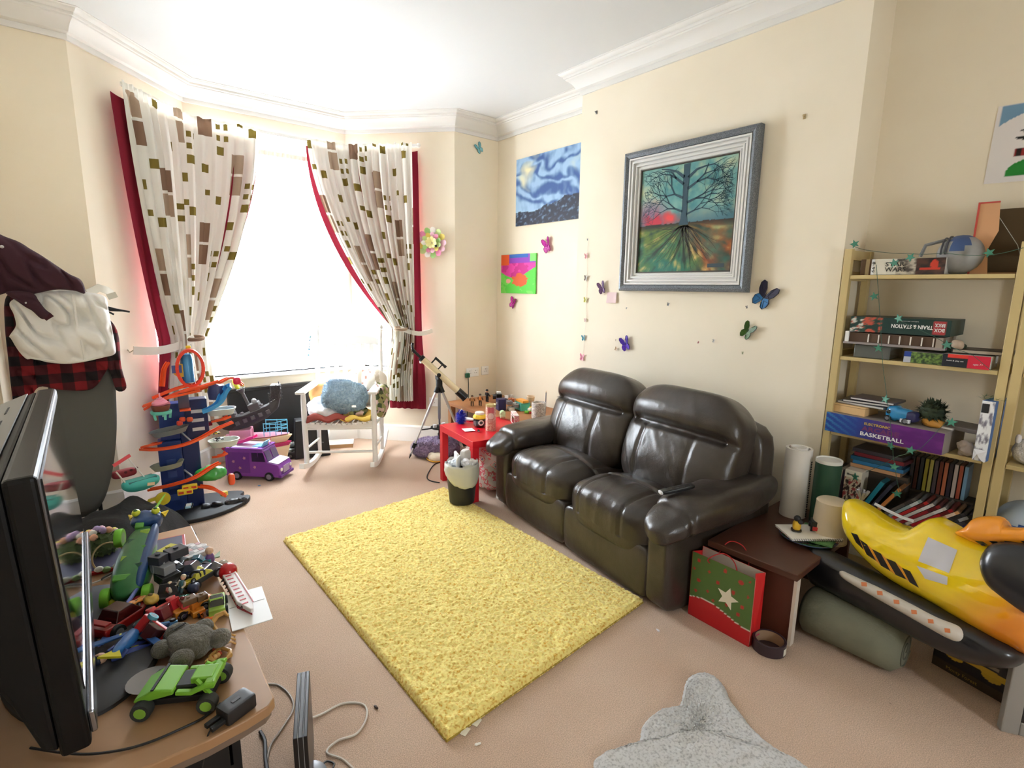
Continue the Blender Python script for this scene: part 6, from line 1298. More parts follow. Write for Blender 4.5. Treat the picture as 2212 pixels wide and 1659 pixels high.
cloth('tartan_shirt', 'red and black tartan shirt hanging beneath the white shirt on the ironing board', 'shirt', [(14, 640), (60, 620), (150, 640), (246, 700), (262, 790), (273, 838), (250, 842), (240, 790), (200, 840), (130, 842), (80, 838), (60, 900), (40, 930), (28, 870), (18, 780), (10, 700)], ((50, 760), (230, 780)), .045, .022, .018, k.m, .03, 9, seed=3)
t, c = cloth('white_shirt', 'crumpled white shirt draped over the ironing board', 'shirt', [(22, 652), (70, 632), (130, 626), (180, 630), (226, 640), (234, 668), (240, 700), (250, 752), (246, 766), (224, 772), (180, 782), (142, 786), (100, 782), (72, 774), (58, 776), (40, 758), (24, 732), (20, 726), (34, 704), (30, 680)], ((70, 700), (205, 705)), .125, .034, .022, cm((238, 236, 232), .85, bump=.1, bs=60), .055, 9, seed=7)
obj('collar', MB().sweep([(-.002, -.02), (.002, -.02), (.003, .022), (-.003, .022)], local([lp(190, 634, .09), lp(214, 622, .06), lp(232, 628, .02), lp(243, 636, -.01)], c)), cm((222, 218, 206), .85), t, smooth=True)
obj('collar', MB().sweep([(-.002, -.016), (.002, -.016), (.002, .016), (-.002, .016)], local([lp(232, 642, .03), lp(252, 636, .03)], c)), cm((214, 208, 190), .85), t)
obj('placket_fold', MB().tube(local([lp(158, 636, .165), lp(165, 690, .168), lp(176, 740, .162), lp(182, 780, .135)], c), .006, 6), cm((238, 236, 232), .85), t, smooth=True)
obj('hem', MB().tube(local([lp(60, 772, .135), lp(100, 778, .145), lp(142, 783, .147), lp(182, 779, .14), lp(240, 766, .13)], c), .006, 6), cm((232, 230, 224), .85), t, smooth=True)
t, c = cloth('maroon_coat', 'dark maroon jacket with a dangling cuff lying over the top of the white shirt', 'jacket', [(-60, 470), (0, 506), (40, 522), (66, 538), (90, 552), (120, 572), (150, 592), (176, 606), (184, 634), (160, 628), (120, 626), (78, 634), (50, 640), (20, 632), (-40, 640), (-80, 560)], ((-30, 560), (130, 605)), .165, .045, .03, cm((58, 26, 38), .9, var=.1, vs=30), .03, 8, seed=12)
b = MB(); pillow(b, local([lp(*q, .235) for q in [(12, 632), (40, 628), (72, 634), (84, 650), (98, 668), (112, 680), (100, 688), (88, 688), (70, 672), (56, 664), (36, 650)]], c), local([lp(40, 642, .235), lp(92, 676, .235)], c), PN, .022, .018, 10, 80, 2.4, .01, 14); obj('sleeve', b, cm((54, 24, 36), .9), t, smooth=True, ang=0)
obj('cuff', MB().tube(local([lp(96, 689, .245), lp(112, 679, .245)], c), .012, 8), cm((70, 28, 40), .9), t, smooth=True)
for q in ((4, 533), (57, 654)): b = MB(); b.ball(local([lp(*q, .252)], c)[0], .008, 8); obj('button', b, cm((190, 190, 190), .3), t, smooth=True)
hq = lp(240, 668, .05); t = thing('coat_hanger', 'black plastic hanger end sticking out right of the white shirt', 'hanger', hq); obj('arm', MB().tube([(-.08, .0, .03), (0, 0, 0), (.02, 0, -.004), (.05, -.01, -.008), (.085, -.01, -.016)], [.008, .012, .009, .006, .005], 8), M_BLKM, t, smooth=True); obj('notch', MB().bar((-.02, 0, -.01), (.01, 0, -.03), .01, .01), M_BLKM, t)
# black heap behind the stand
hp = onz(270, 1150); t = thing('black_blanket', 'heap of black cloth on the carpet between the ironing board and the toy garage', 'blanket', (.08, 3.50, 0))
def heap(u, v):
    a = 2*PI*u; n = NZ.noise(V((math.cos(a)*1.7, math.sin(a)*1.7, v*2))); R = (.38+.07*n)*(1-v)
    h = .26*(1-(1-v)**2.4)+.05*NZ.noise(V((math.cos(a)*3*(1-v), math.sin(a)*3*(1-v), 4)))*min(1, v*5); return (math.cos(a)*R*1.0, math.sin(a)*R*1.35, max(.002, h))
obj('cloth', MB().grid(heap, 70, 26), cm((26, 26, 28), .9, bump=.3, bs=50), t, smooth=True, ang=0)
obj('edge_fold', MB().tube([(.10, -.44, .012), (.22, -.40, .014), (.30, -.22, .015), (.33, -.02, .014)], .014, 8), cm((30, 30, 32), .9), t, smooth=True)
t = thing('plastic_dart', 'small yellow plastic piece on the carpet by the black blanket', 'toy', onz(372, 1141), .3); obj('shaft', MB().cyl((-.03, 0, .01), (.04, 0, .01), .008, .003, n=8), cm((226, 190, 70), .4), t, smooth=True); obj('fin', MB().box((-.03, 0, .012), (.02, .026, .006)), cm((226, 190, 70), .4), t)

# ================================================================ toy garage tower
GC = V((.475, 3.98, 0)); GN = V((-.12, -.99, 0)).normalized(); GX = V((.99, -.12, 0)).normalized()
def gp(px, py, off=0): return onp(px, py, GC+GN*off, GN)-GC
NAVY = cm((34, 60, 130), .35); TO = cm((240, 92, 44), .3); GREY = cm((120, 126, 130), .5); LB = cm((70, 160, 224), .25)
ga = thing('toy_garage', 'tall navy blue toy car garage with spiralling orange tracks left of the window', 'toy garage', GC)
Z_ = Matrix.Rotation(math.atan2(GX.y, GX.x), 4, 'Z')
# base plate with ragged edges
b = MB(); rimp = [(-.25, .12), (-.26, -.10), (-.18, -.22), (-.05, -.27), (.10, -.26), (.22, -.20), (.33, -.10), (.36, .0), (.30, .02), (.33, .10), (.20, .16), (-.1, .2)]
b.M = Z_; b.prism([(p.x, p.y) for p in resample(catmull([V((x, y, 0)) for x, y in rimp], 5), 60)], .001, .028); obj('base_plate', b, cm((36, 36, 38), .6), ga, bevel=.006)
for px, py, sx in ((470, 1100, .05), (500, 1068, .055), (520, 1060, .04), (445, 1085, .04)): p = gp(px, py, .10); obj('base_claw', MB().puff((p.x, p.y, .03), (sx*1.6, sx, .05), 2.6, 8, fn=wob(.008, 30, px)), cm((40, 40, 44), .4), ga, smooth=True)
def tower(cx, w, d, z0, z1, mat, y=0):
    b = MB(); b.M = Z_; b.box((cx, y, (z0+z1)/2), (w, d, z1-z0)); return obj('tower_block', b, mat, ga, bevel=.006)
tower(-.085, .13, .12, .02, .50, NAVY); tower(.03, .10, .14, .02, .60, cm((30, 48, 104), .35), .03); tower(-.05, .16, .10, .50, .74, NAVY, .02); tower(.08, .13, .10, .50, .76, cm((28, 38, 84), .35), .0)
b = MB(); b.M = Z_
for z in (.56, .62, .68): o = obj('printed_sign', MB().box((.085, -.053, z), (.07, .004, .022)), cm((206, 210, 216), .4), ga); o.matrix_local = Z_
for z in (.12, .2, .28, .36): o = obj('lift_window', MB().box((-.085, -.062, z), (.05, .004, .04)), cm((60, 84, 150), .3), ga); o.matrix_local = Z_
def track(pix, w=.034, mat=TO, walls=.009, nm='track'):
    pts = catmull([gp(*q) for q in pix], 6)[6:-12]; return obj(nm, MB().ribbon(pts, w, .005, walls=walls), mat, ga)
def tr(pix, **k): e = [pix[0]]+pix+[pix[-1]]; return track(e, **k)
tr([(315, 886, .10), (350, 866, .13), (400, 846, .12), (440, 836, .08), (478, 824, .05)]); tr([(310, 880, .16), (360, 862, .17), (420, 848, .12), (425, 846, .10)])
tr([(330, 862, .05), (380, 842, .04), (418, 832, .0)]); tr([(306, 972, .06), (340, 973, .14), (390, 965, .18), (430, 950, .16), (470, 928, .12), (508, 912, .10)])
tr([(310, 968, .04), (330, 962, .10), (350, 958, .02)]); tr([(322, 1060, .12), (370, 1050, .17), (420, 1034, .19), (455, 1012, .15), (478, 1000, .12)])
tr([(430, 1052, .18), (455, 1056, .22), (475, 1066, .22), (488, 1074, .22)]); tr([(425, 845, .05), (470, 830, -.02), (500, 818, -.08), (526, 836, -.06)], w=.03); tr([(465, 988, .16), (480, 985, .2), (492, 978, .2)], w=.05); tr([(462, 912, .10), (480, 908, .14), (498, 900, .12)], w=.04); tr([(352, 835, .02), (356, 800, .0), (366, 782, -.02)], w=.03)
# upright loop
lc = gp(411, 795, .02); b = MB(); pts = []; rx_, rz2 = .082, .125
for i in range(40): a = 2*PI*i/40; pts.append(lc+V((rx_*math.cos(a)*GX.x-.03*math.sin(a)*GN.x*.3, rx_*math.cos(a)*GX.y, rz2*math.sin(a))))
ups = [(p-lc).normalized()*-1 for p in pts]
obj('loop', MB().sweep([(-.030, 0), (.030, 0), (.030, .018), (.024, .018), (.024, .006), (-.024, .006), (-.024, .018), (-.030, .018)], pts, up=ups, closed=True), cm((236, 70, 44), .3), ga)
for i in range(20):
    a = 2*PI*i/20; p = lc+V((rx_*math.cos(a)*GX.x, rx_*math.cos(a)*GX.y, rz2*math.sin(a))); d = (p-lc).normalized(); q = p-d*.009; o = obj('loop_rib', MB().bar(q-GN*.031, q+GN*.031, .006, .019, up=tuple(d)), cm((236, 70, 44), .3), ga)
p = lc+V((0, 0, rz2+.012)); obj('loop_clip', MB().puff(tuple(p), (.03, .02, .02), 3, 6), cm((240, 210, 60), .4), ga, smooth=True)
p = gp(405, 796, -.02); b = MB(); b.M = Matrix.Translation(p) @ Z_; b.lathe([(.036, -.09), (.036, .07), (.028, .095), (.0, .10)], 16); obj('blue_canopy', b, LB, ga, smooth=True)
p = gp(390, 800, .0); b = MB(); b.M = Matrix.Translation(p) @ Z_ @ Matrix.Rotation(rad(90), 4, 'X'); b.lathe([(.044, 0), (.044, .006), (.0, .006)], 20); obj('badge_plate', b, cm((226, 190, 60), .4), ga, smooth=True); b = MB(); b.M = Matrix.Translation(p+GN*.008) @ Z_; b.box((-.02, 0, .01), (.055, .004, .05)); obj('badge_sign', b, cm((90, 110, 180), .4), ga)
# blue slide
s_ = [gp(492, 838, .10), gp(485, 852, .12), gp(475, 872, .14), gp(455, 886, .15), gp(435, 894, .15), gp(420, 904, .15)]
obj('blue_slide', MB().ribbon(catmull(s_, 5)[:-10], .055, .006, walls=.016), LB, ga)
def deck(px, py, off, w, d, mat, lip=.018, nm='deck', tilt=0):
    p = gp(px, py, off); b = MB(); n = 24; prof = [(.9, -.5), (1, 0)]
    pts = [V((w/2*math.copysign(abs(math.cos(2*PI*i/n))**.7, math.cos(2*PI*i/n)), d/2*math.sin(2*PI*i/n), 0)) for i in range(n)]
    b.M = Matrix.Translation(p) @ Z_ @ Matrix.Rotation(tilt, 4, 'Y'); b.prism([(q.x*.8, q.y*.8) for q in pts], -.022, -.016); vs = [q*.8+V((0, 0, -.02)) for q in pts]+[q+V((0, 0, lip)) for q in pts]+[q*.94+V((0, 0, lip)) for q in pts]+[q*.76+V((0, 0, -.014)) for q in pts]
    b.add(vs, [(j*n+i, j*n+(i+1) % n, (j+1)*n+(i+1) % n, (j+1)*n+i) for j in range(3) for i in range(n)]); return obj(nm, b, mat, ga, smooth=True)
PALE = cm((206, 214, 206), .4)
deck(484, 955, .10, .19, .14, PALE, .02); deck(478, 888, .08, .18, .12, cm((196, 206, 206), .4), .02); deck(366, 930, .10, .22, .13, GREY, .012, tilt=-.12); deck(362, 1004, .10, .19, .12, cm((150, 156, 140), .5), .012, tilt=-.1)
b = MB(); p = gp(455, 1022, .12); b.M = Matrix.Translation(p) @ Z_; b.puff((0, 0, 0), (.18, .13, .09), 2.4, 14, fn=wob(.01, 18, 2)); obj('green_dome', b, cm((60, 160, 66), .35, coat=.2), ga, smooth=True)
for px, py, off in ((400, 1062, .22), (410, 1052, .20)): p = gp(px, py, off); b = MB(); b.M = Matrix.Translation(p) @ Z_; b.box((0, 0, 0), (.085, .03, .036)); o = obj('yellow_lift', b, cm((232, 206, 50), .35), ga, bevel=.006); b = MB(); b.M = Matrix.Translation(p+GN*.016) @ Z_; b.box((-.022, 0, .0), (.028, .004, .014)); b2 = MB(); b2.M = b.M; b2.box((.022, 0, 0), (.028, .004, .014)); obj('slot', b, cm((200, 60, 40), .4), o); obj('slot', b2, cm((200, 60, 40), .4), o)
p = gp(352, 1077, .20); b = MB(); b.M = Matrix.Translation(p) @ Z_ @ Matrix.Rotation(rad(90), 4, 'X'); b.lathe([(.0, -.012), (.04, -.010), (.042, 0), (.04, .01), (0, .012)], 18); b.bar((-.03, .01, 0), (-.075, .0, 0), .018, .018); b.bar((-.075, .0, 0), (-.08, -.04, 0), .016, .016); obj('yellow_crank', b, cm((226, 206, 60), .4), ga, smooth=True)
p = gp(404, 862, .12); b = MB(); b.M = Matrix.Translation(p) @ Z_; b.box((-.02, 0, -.005), (.06, .05, .10)); obj('red_lift_frame', b, cm((90, 90, 110), .3, alpha=.75), ga, bevel=.004); b = MB(); b.M = Matrix.Translation(gp(400, 885, .15)) @ Z_; b.box((0, 0, 0), (.06, .06, .008)); b.box((0, .025, .02), (.05, .008, .04)); obj('red_platform', b, TO, ga)
for px, py, off, c in ((394, 906, .14, (230, 80, 40)), (410, 906, .15, (220, 90, 50)), (388, 914, .16, (210, 60, 40))): b = MB(); b.M = Matrix.Translation(gp(px, py, off)) @ Z_; b.puff((0, 0, 0), (.035, .03, .03), 3, 6); obj('gear', b, cm(c, .35), ga, smooth=True)
b = MB(); b.M = Matrix.Translation(gp(468, 845, .06)) @ Z_; b.lathe([(.05, -.05), (.055, .0), (.045, .04), (.0, .05)], 20); obj('dark_blue_dome', b, cm((50, 60, 110), .3), ga, smooth=True)
for a, c in (((393, 935, .06), (412, 952, .16)), ((398, 1015, .06), (415, 1028, .16))): obj('strut', MB().bar(gp(*a), gp(*c), .008, .008), cm((190, 196, 206), .3), ga)
b = MB(); b.M = Matrix.Translation(gp(484, 1066, .18)) @ Z_; b.box((0, 0, 0), (.04, .03, .03), rz=.4); obj('ramp_gate', b, cm((226, 210, 90), .4), ga, bevel=.004); b = MB(); b.M = Matrix.Translation(gp(500, 1035, .10)) @ Z_; b.puff((0, 0, 0), (.045, .05, .08), 3, 8); obj('orange_post', b, TO, ga, smooth=True)
GG = 'toys standing on and around the toy garage'
# separate toys on and by the garage
p = gp(350, 906, .21)+GC; t = thing('toy_cupcake', 'pink-iced toy cupcake on a mint stand on the garage\'s left deck', 'toy', p, 0, GG)
t.location = p+V((0, 0, .0)); obj('stand', MB().lathe([(.052, .036), (.056, .044), (.056, .056), (.048, .056)], 16), cm((110, 206, 190), .4), t, smooth=True)
for i in range(5): a = 2*PI*i/5; obj('leg', MB().bar((.042*math.cos(a), .042*math.sin(a), .006), (.048*math.cos(a), .048*math.sin(a), .04), .018, .012), cm((110, 206, 190), .4), t)
obj('cake', MB().lathe([(.042, .056), (.052, .088), (.046, .090)], 16), cm((120, 62, 48), .6), t, smooth=True)
b = MB(); b.tube([(.036*(1-i/40)*math.cos(i*.55), .036*(1-i/40)*math.sin(i*.55), .092+.052*i/40) for i in range(40)], [.018*(1-i/52) for i in range(40)], 8); obj('icing', b, cm((240, 150, 176), .5), t, smooth=True); obj('candle', MB().cyl((0, 0, .14), (0, 0, .165), .004), cm((246, 170, 190), .5), t)
t = toy_car('silver and orange toy racer on the garage\'s right pale deck', gp(472, 950, .12)+GC+V((0, 0, -.005)), .4, .06, (200, 204, 206), (60, 60, 64), GG)
t = toy_car('dark red toy racer on the garage\'s right pale deck', gp(492, 965, .13)+GC+V((0, 0, -.004)), -.3, .05, (120, 40, 36), (40, 40, 44), GG)
t = toy_car('yellow toy car at the back of the garage\'s right pale deck', gp(466, 938, .06)+GC, .1, .05, (236, 220, 60), (90, 90, 60), GG)
t = toy_car('pale blue and white toy aircraft car on the garage base', gp(408, 1096, .25)+GC, 1.3, .07, (150, 196, 220), (220, 226, 230), GG)
t = thing('toy_boat', 'teal toy pirate boat with white masts beside the garage', 'toy boat', (.155, 3.80, .20), rad(20), GG); t.location = lp(305, 1045, .12)
b = MB(); b.puff((0, 0, 0), (.20, .10, .08), 2.6, 14, fn=lambda u, p: V((p.x, p.y*(1-.3*max(0, -u.z)), p.z+.25*p.x*p.x*4))); obj('hull', b, cm((70, 180, 172), .4), t, smooth=True); obj('deck', MB().box((0, 0, .03), (.15, .07, .01)), cm((60, 120, 120), .5), t); obj('side_plate', MB().box((.03, -.051, .0), (.04, .003, .018), rot=(0, rad(10), 0)), cm((236, 206, 170), .5), t)
for a, c in (((-.075, 0, .02), (-.12, .0, .11)), ((.03, 0, .02), (-.05, 0, .17))): obj('mast', MB().cyl(a, c, .004), cm((236, 230, 220), .4), t, smooth=True)
obj('pennant', MB().box((-.085, 0, .17), (.10, .003, .02), rot=(0, rad(-24), 0)), cm((220, 80, 90), .5), t)
t = thing('toy_red_boat', 'dark red plastic toy bench leaning against the wall behind the teal boat', 'toy', lp(268, 1022, -.06), .3, GG); t.name = 'toy_bench'; obj('seat', MB().puff((0, 0, 0), (.13, .05, .05), 4, 8), cm((150, 50, 60), .4), t, smooth=True)
for i in range(3): obj('hole', MB().cyl((.0+.03*i, -.024, .01+.006*i), (.03*i, -.028, .01+.006*i), .008), cm((90, 30, 40), .5), t)

# ================================================================ bay corner toys: van, ships, tank, black panel
v0 = onz(490, 1036); v1 = onz(604, 1041); v2 = onz(627, 1020); vd = v1-v0; VL = .44; vr = math.atan2(vd.y, vd.x)
van = thing('toy_van', 'large purple toy camper van with open windows on the carpet beside the garage', 'toy van', (v0+v1)/2+V((-vd.y, vd.x, 0)).normalized()*.10, vr)
PUR = cm((136, 62, 168), .35); PUR2 = cm((112, 44, 146), .4)
b = MB(); pr = [(-.22, .03), (.215, .03), (.22, .10), (.205, .135), (.12, .15), (.085, .245), (-.21, .255), (-.22, .24)]
vs = [(x, s*.095, z) for s in (-1, 1) for x, z in pr]; n = len(pr); b.add(vs, [tuple(range(n)), tuple(range(2*n-1, n-1, -1))]+[(i+1 if i+1 < n else 0, i, n+i, n+(i+1) % n) for i in range(n)])
obj('body', b, PUR, van, bevel=.006)
obj('side_panel', MB().bx((-.20, -.0965, .06), (-.02, -.095, .225)), PUR2, van); obj('roof_rim', MB().bx((-.215, -.1, .248), (.09, .1, .26)), PUR, van, bevel=.004); obj('roof_deck', MB().bx((-.20, -.085, .258), (.04, .085, .263)), cm((214, 206, 230), .4), van)
for x0, x1 in ((.0, .045), (.052, .095)): obj('side_window', MB().add([(x0, -.0968, .155), (x1+.012, -.0968, .155), (x1-.0, -.0968, .225), (x0, -.0968, .225)], [(0, 1, 2, 3)]), cm((60, 40, 76), .15), van)
for y in (-.045, .045): obj('windscreen', MB().add([(.122, y-.038, .157), (.122, y+.038, .157), (.094, y+.036, .232), (.094, y-.036, .232)], [(0, 1, 2, 3)]), cm((90, 76, 110), .12), van)
obj('bonnet', MB().add([(.128, -.088, .153), (.206, -.088, .1385), (.206, .088, .1385), (.128, .088, .153)], [(0, 1, 2, 3)]), cm((232, 222, 238), .3), van, solid=.003); obj('grille', MB().bx((.219, -.045, .055), (.2235, .045, .11)), cm((170, 150, 180), .3), van)
for y in (-.07, .07): obj('headlight', MB().cyl((.218, y, .09), (.224, y, .09), .014), cm((240, 236, 220), .2), van)
obj('bumper', MB().bx((.205, -.098, .028), (.232, .098, .05)), PUR2, van, bevel=.004)
for i, (x, z) in enumerate(((-.15, .15), (-.10, .10), (.02, .11), (-.06, .18))): b = MB(); b.M = Matrix.Translation((x, -.0972, z)) @ Matrix.Rotation(rad(90), 4, 'X'); b.prism([(.014*(1 if k_ % 2 else .6)*math.cos(PI*k_/5), .014*(1 if k_ % 2 else .6)*math.sin(PI*k_/5)) for k_ in range(10)], 0, .0008); obj('flower_decal', b, cm((206, 140, 170), .4), van)
for x in (-.13, .13):
    for s in (-1, 1): wheel(van, x, s*.088, .036, .036, .026, (30, 26, 34), (150, 140, 160))
VR = Matrix.Translation(van.location) @ Matrix.Rotation(vr, 4, 'Z')
def vp(x, y, z): return VR @ V((x, y, z))
t = thing('toy_slide', 'pink curved toy slide lying on the roof of the purple van', 'toy', vp(-.09, 0, .266), vr, 'doll furniture on the van roof'); obj('chute', MB().ribbon([(-.08, 0, .0), (-.03, 0, .012), (.03, 0, .03), (.08, 0, .055)], .06, .004, walls=.016), cm((236, 60, 150), .35), t); obj('rail', MB().tube([(-.06, -.032, .03), (.0, -.034, .045), (.06, -.032, .075)], .004, 6), cm((246, 150, 196), .4), t, smooth=True)
t = thing('toy_lounger', 'pale blue folding doll lounger on the front of the purple van roof', 'toy', vp(.03, -.02, .262), vr, 'doll furniture on the van roof'); obj('seat', MB().bx((-.04, -.04, .0), (.04, .04, .006)), cm((130, 200, 236), .4), t); obj('back', MB().bar((.035, 0, .004), (.06, 0, .045), .08, .005, up=(0, 0, 1)), cm((130, 200, 236), .4), t)
t = thing('toy_stool', 'small white doll chair with pink posts on the van roof', 'toy', vp(.065, .03, .262), vr, 'doll furniture on the van roof'); obj('seat', MB().box((0, 0, .02), (.04, .04, .006)), cm((236, 226, 226), .4), t)
for sx in (-1, 1):
    for sy in (-1, 1): obj('post', MB().cyl((sx*.017, sy*.017, 0), (sx*.017, sy*.017, .05 if sx > 0 else .02), .003), cm((240, 150, 140), .4), t)
# cruise ship
cs = thing('toy_cruise_ship', 'pink and cream toy cruise ship with blue railing under the window', 'toy ship', (1.08, 4.66, 0), rad(-22))
def hull(b, stn, z0, z1, w, m, bow=1):
    n = 10; vs = []
    for z, k in ((z0, .82), (z1, 1)):
        for i in range(n+1):
            u = i/n; x = lerp(-stn, stn*1.0, u)*k+(1-k)*.0; y = w*min(1, (1-u)*2.6+.16)*k; vs.append((x, -y, z))
        for i in range(n, -1, -1):
            u = i/n; x = lerp(-stn, stn, u)*k; y = w*min(1, (1-u)*2.6+.16)*k; vs.append((x, y, z))
    q = 2*(n+1); b.add(vs, [tuple(range(q-1, -1, -1)), tuple(range(q, 2*q))]+[(i, (i+1) % q, q+(i+1) % q, q+i) for i in range(q)], m); return b
CRM = cm((244, 222, 170), .4); MAG = cm((196, 44, 100), .4); PNK = cm((236, 166, 186), .4)
obj('hull', hull(MB(), .25, .0, .16, .09, 0), CRM, cs, bevel=.004); obj('hull_band', hull(MB(), .262, .13, .19, .095, 0), MAG, cs, bevel=.003); obj('gunwale', hull(MB(), .27, .19, .25, .098, 0), CRM, cs, bevel=.004); obj('deck', hull(MB(), .25, .25, .262, .09, 0), PNK, cs)
obj('cabin', MB().box((-.12, 0, .29), (.16, .14, .07)), PNK, cs, bevel=.006); obj('wing_wall', MB().box((-.02, -.085, .295), (.012, .01, .09)), PNK, cs)
for x in (-.1, -.02, .06, .13): o = obj('porthole', MB().cyl((x, -.094*min(1, (.5-x/.52)*2.6+.1)*.98, .16), (x, -.106*min(1, (.5-x/.52)*2.6+.1), .16), .014), cm((246, 220, 230), .3), cs, smooth=True)
rl = MB(); y_ = .07
for z in (.30, .33, .37): rl.tube([(.06, -y_, z), (.15, -.05, z), (.235, -.01, z+.01), (.235, .01, z+.01), (.15, .05, z), (.06, y_, z)], .0035, 6)
for x, y in ((.06, -y_), (.105, -.06), (.15, -.05), (.19, -.03), (.235, -.01), (.235, .01), (.15, .05), (.06, y_)): rl.cyl((x, y, .255), (x, y, .375), .0035, n=6)
obj('railing', rl, cm((110, 196, 224), .35), cs, smooth=True)
# pirate ship
ps = thing('toy_pirate_ship', 'dark grey toy pirate ship with a leaning mast propped on the cruise ship', 'toy ship'); ps.matrix_world = Matrix.Translation((1.08, 4.66, .385)) @ Matrix.Rotation(rad(-22), 4, 'Z') @ Matrix.Rotation(rad(-20), 4, 'Y') @ Matrix.Scale(1.25, 4)
DG = cm((62, 58, 58), .5); DG2 = cm((92, 88, 88), .45)
b = MB(); pr = [(-.20, .03), (-.16, -.0), (-.05, -.015), (.08, .0), (.16, .03), (.20, .09), (.17, .09), (.10, .075), (-.05, .07), (-.20, .10), (-.22, .10)]
vs = [(x, s*.055*(1-.5*abs(x)/.22), z) for s in (-1, 1) for x, z in pr]; n = len(pr); b.add(vs, [tuple(range(n)), tuple(range(2*n-1, n-1, -1))]+[((i+1) % n, i, n+i, n+(i+1) % n) for i in range(n)]); obj('hull', b, DG, ps, bevel=.004)
for i in range(5): obj('gun_port', MB().box((-.10+.05*i, -.052, .035), (.026, .012, .026)), DG2, ps, bevel=.003)
for x in (-.13, .03): obj('deckhouse', MB().box((x, 0, .095), (.07, .08, .05)), DG2, ps, bevel=.005)
obj('mast', MB().cyl((.0, 0, .07), (.0, 0, .24), .010), DG2, ps, smooth=True); obj('crow_nest', MB().lathe([(.012, .205), (.03, .235), (.028, .237), (.012, .21)], 12), DG2, ps, smooth=True)
obj('sail', MB().puff((-.012, 0, .275), (.028, .05, .075), 3, 8), cm((214, 220, 60), .4), ps, smooth=True)
obj('bowsprit', MB().cyl((-.18, 0, .09), (-.30, 0, .12), .008), DG2, ps, smooth=True)
k = MB(); 
for i in range(5): k.bar((.13+.02*i, -.04, .08), (.15+.022*i, -.045, .15+.012*i), .005, .005)
for j in range(4): k.bar((.135+.004*j, -.042, .085+.018*j), (.225+.006*j, -.044, .10+.022*j), .005, .005)
obj('stern_lattice', k, DG, ps); obj('stern_wall', MB().box((.19, 0, .14), (.06, .08, .09), rot=(0, rad(20), 0)), DG, ps, bevel=.006)
for x in (-.15, .045): b = MB(); b.ball((x, -.02, .13), (.018, .018, .02), 8); obj('lantern', b, cm((150, 150, 152), .3, .4), ps, smooth=True)
for x, z in ((-.05, .085), (.08, .09), (-.09, .1)): obj('cannon', MB().cyl((x, -.03, z), (x, -.075, z+.008), .009, .007), DG2, ps, smooth=True)
# black panels
t = thing('display_board', 'large black flat board leaning against the wall under the bay window', 'panel', (1.36, 4.875, 0), 0); obj('board', MB().bx((-.44, -.03, 0), (.33, .02, .62)), cm((22, 22, 24), .6), t, bevel=.006); obj('rim', MB().bx((-.45, -.034, .60), (.34, .024, .63)), cm((16, 16, 18), .5), t, bevel=.004); t.rotation_euler = (rad(-2), 0, 0)
t = thing('black_box', 'black slanted-edge box with pale lettering behind the rocking chair leg', 'box', (1.52, 4.66, 0), rad(-12)); obj('case', MB().box((0, 0, .17), (.30, .16, .34), taper=.86), cm((24, 24, 26), .55), t, bevel=.006); text('lettering', 'console', .07, .012, cm((150, 150, 152), .5), t, (.06, -.0795, .13), (rad(84), 0, 0))
t = thing('toy_tank', 'black and grey camouflaged toy tank on the carpet behind the chair leg', 'toy tank', onz(640, 985), rad(-15))
k = N('camouflage'); f = k.noise(26, 3); k.l(k.ramp(f, [(.40, (34, 36, 36)), (.48, (120, 126, 120)), (.58, (190, 196, 190))], 'CONSTANT'), k.b.inputs['Base Color']); MC = k.m
obj('hull', MB().puff((0, 0, .06), (.26, .15, .07), 4, 10), MC, t, smooth=True); b = MB(); b.ball((-.02, 0, .10), (.07, .055, .035), 12); obj('turret', b, MC, t, smooth=True); obj('barrel', MB().cyl((.03, 0, .105), (.17, -.02, .12), .007), M_BLKM, t, smooth=True)
for s in (-1, 1): obj('track', MB().puff((0, s*.07, .032), (.28, .035, .062), 6, 10), M_BLKM, t, smooth=True)
for i in range(5): wheel(t, -.1+.05*i, -.089, .03, .022, .006)
t = thing('window_toy', 'red and orange toy launcher lying on the garage top near the sill', 'toy', gp(512, 826, -.06)+GC, 0, GG); t.name = 'toy_launcher'; obj('body', MB().puff((0, 0, .01), (.05, .03, .05), 3, 8), cm((226, 40, 80), .35), t, smooth=True); obj('nose', MB().cyl((.015, 0, -.01), (.04, 0, -.03), .01, .005), cm((240, 200, 60), .4), t, smooth=True)
# ================================================================ toys heaped on the television stand
TS = 'toys heaped on the television stand'
def tp_(px, py, dz=0): return onz(px, py, ST+.001)+V((0, 0, dz))
LIME = cm((126, 190, 56), .35); 
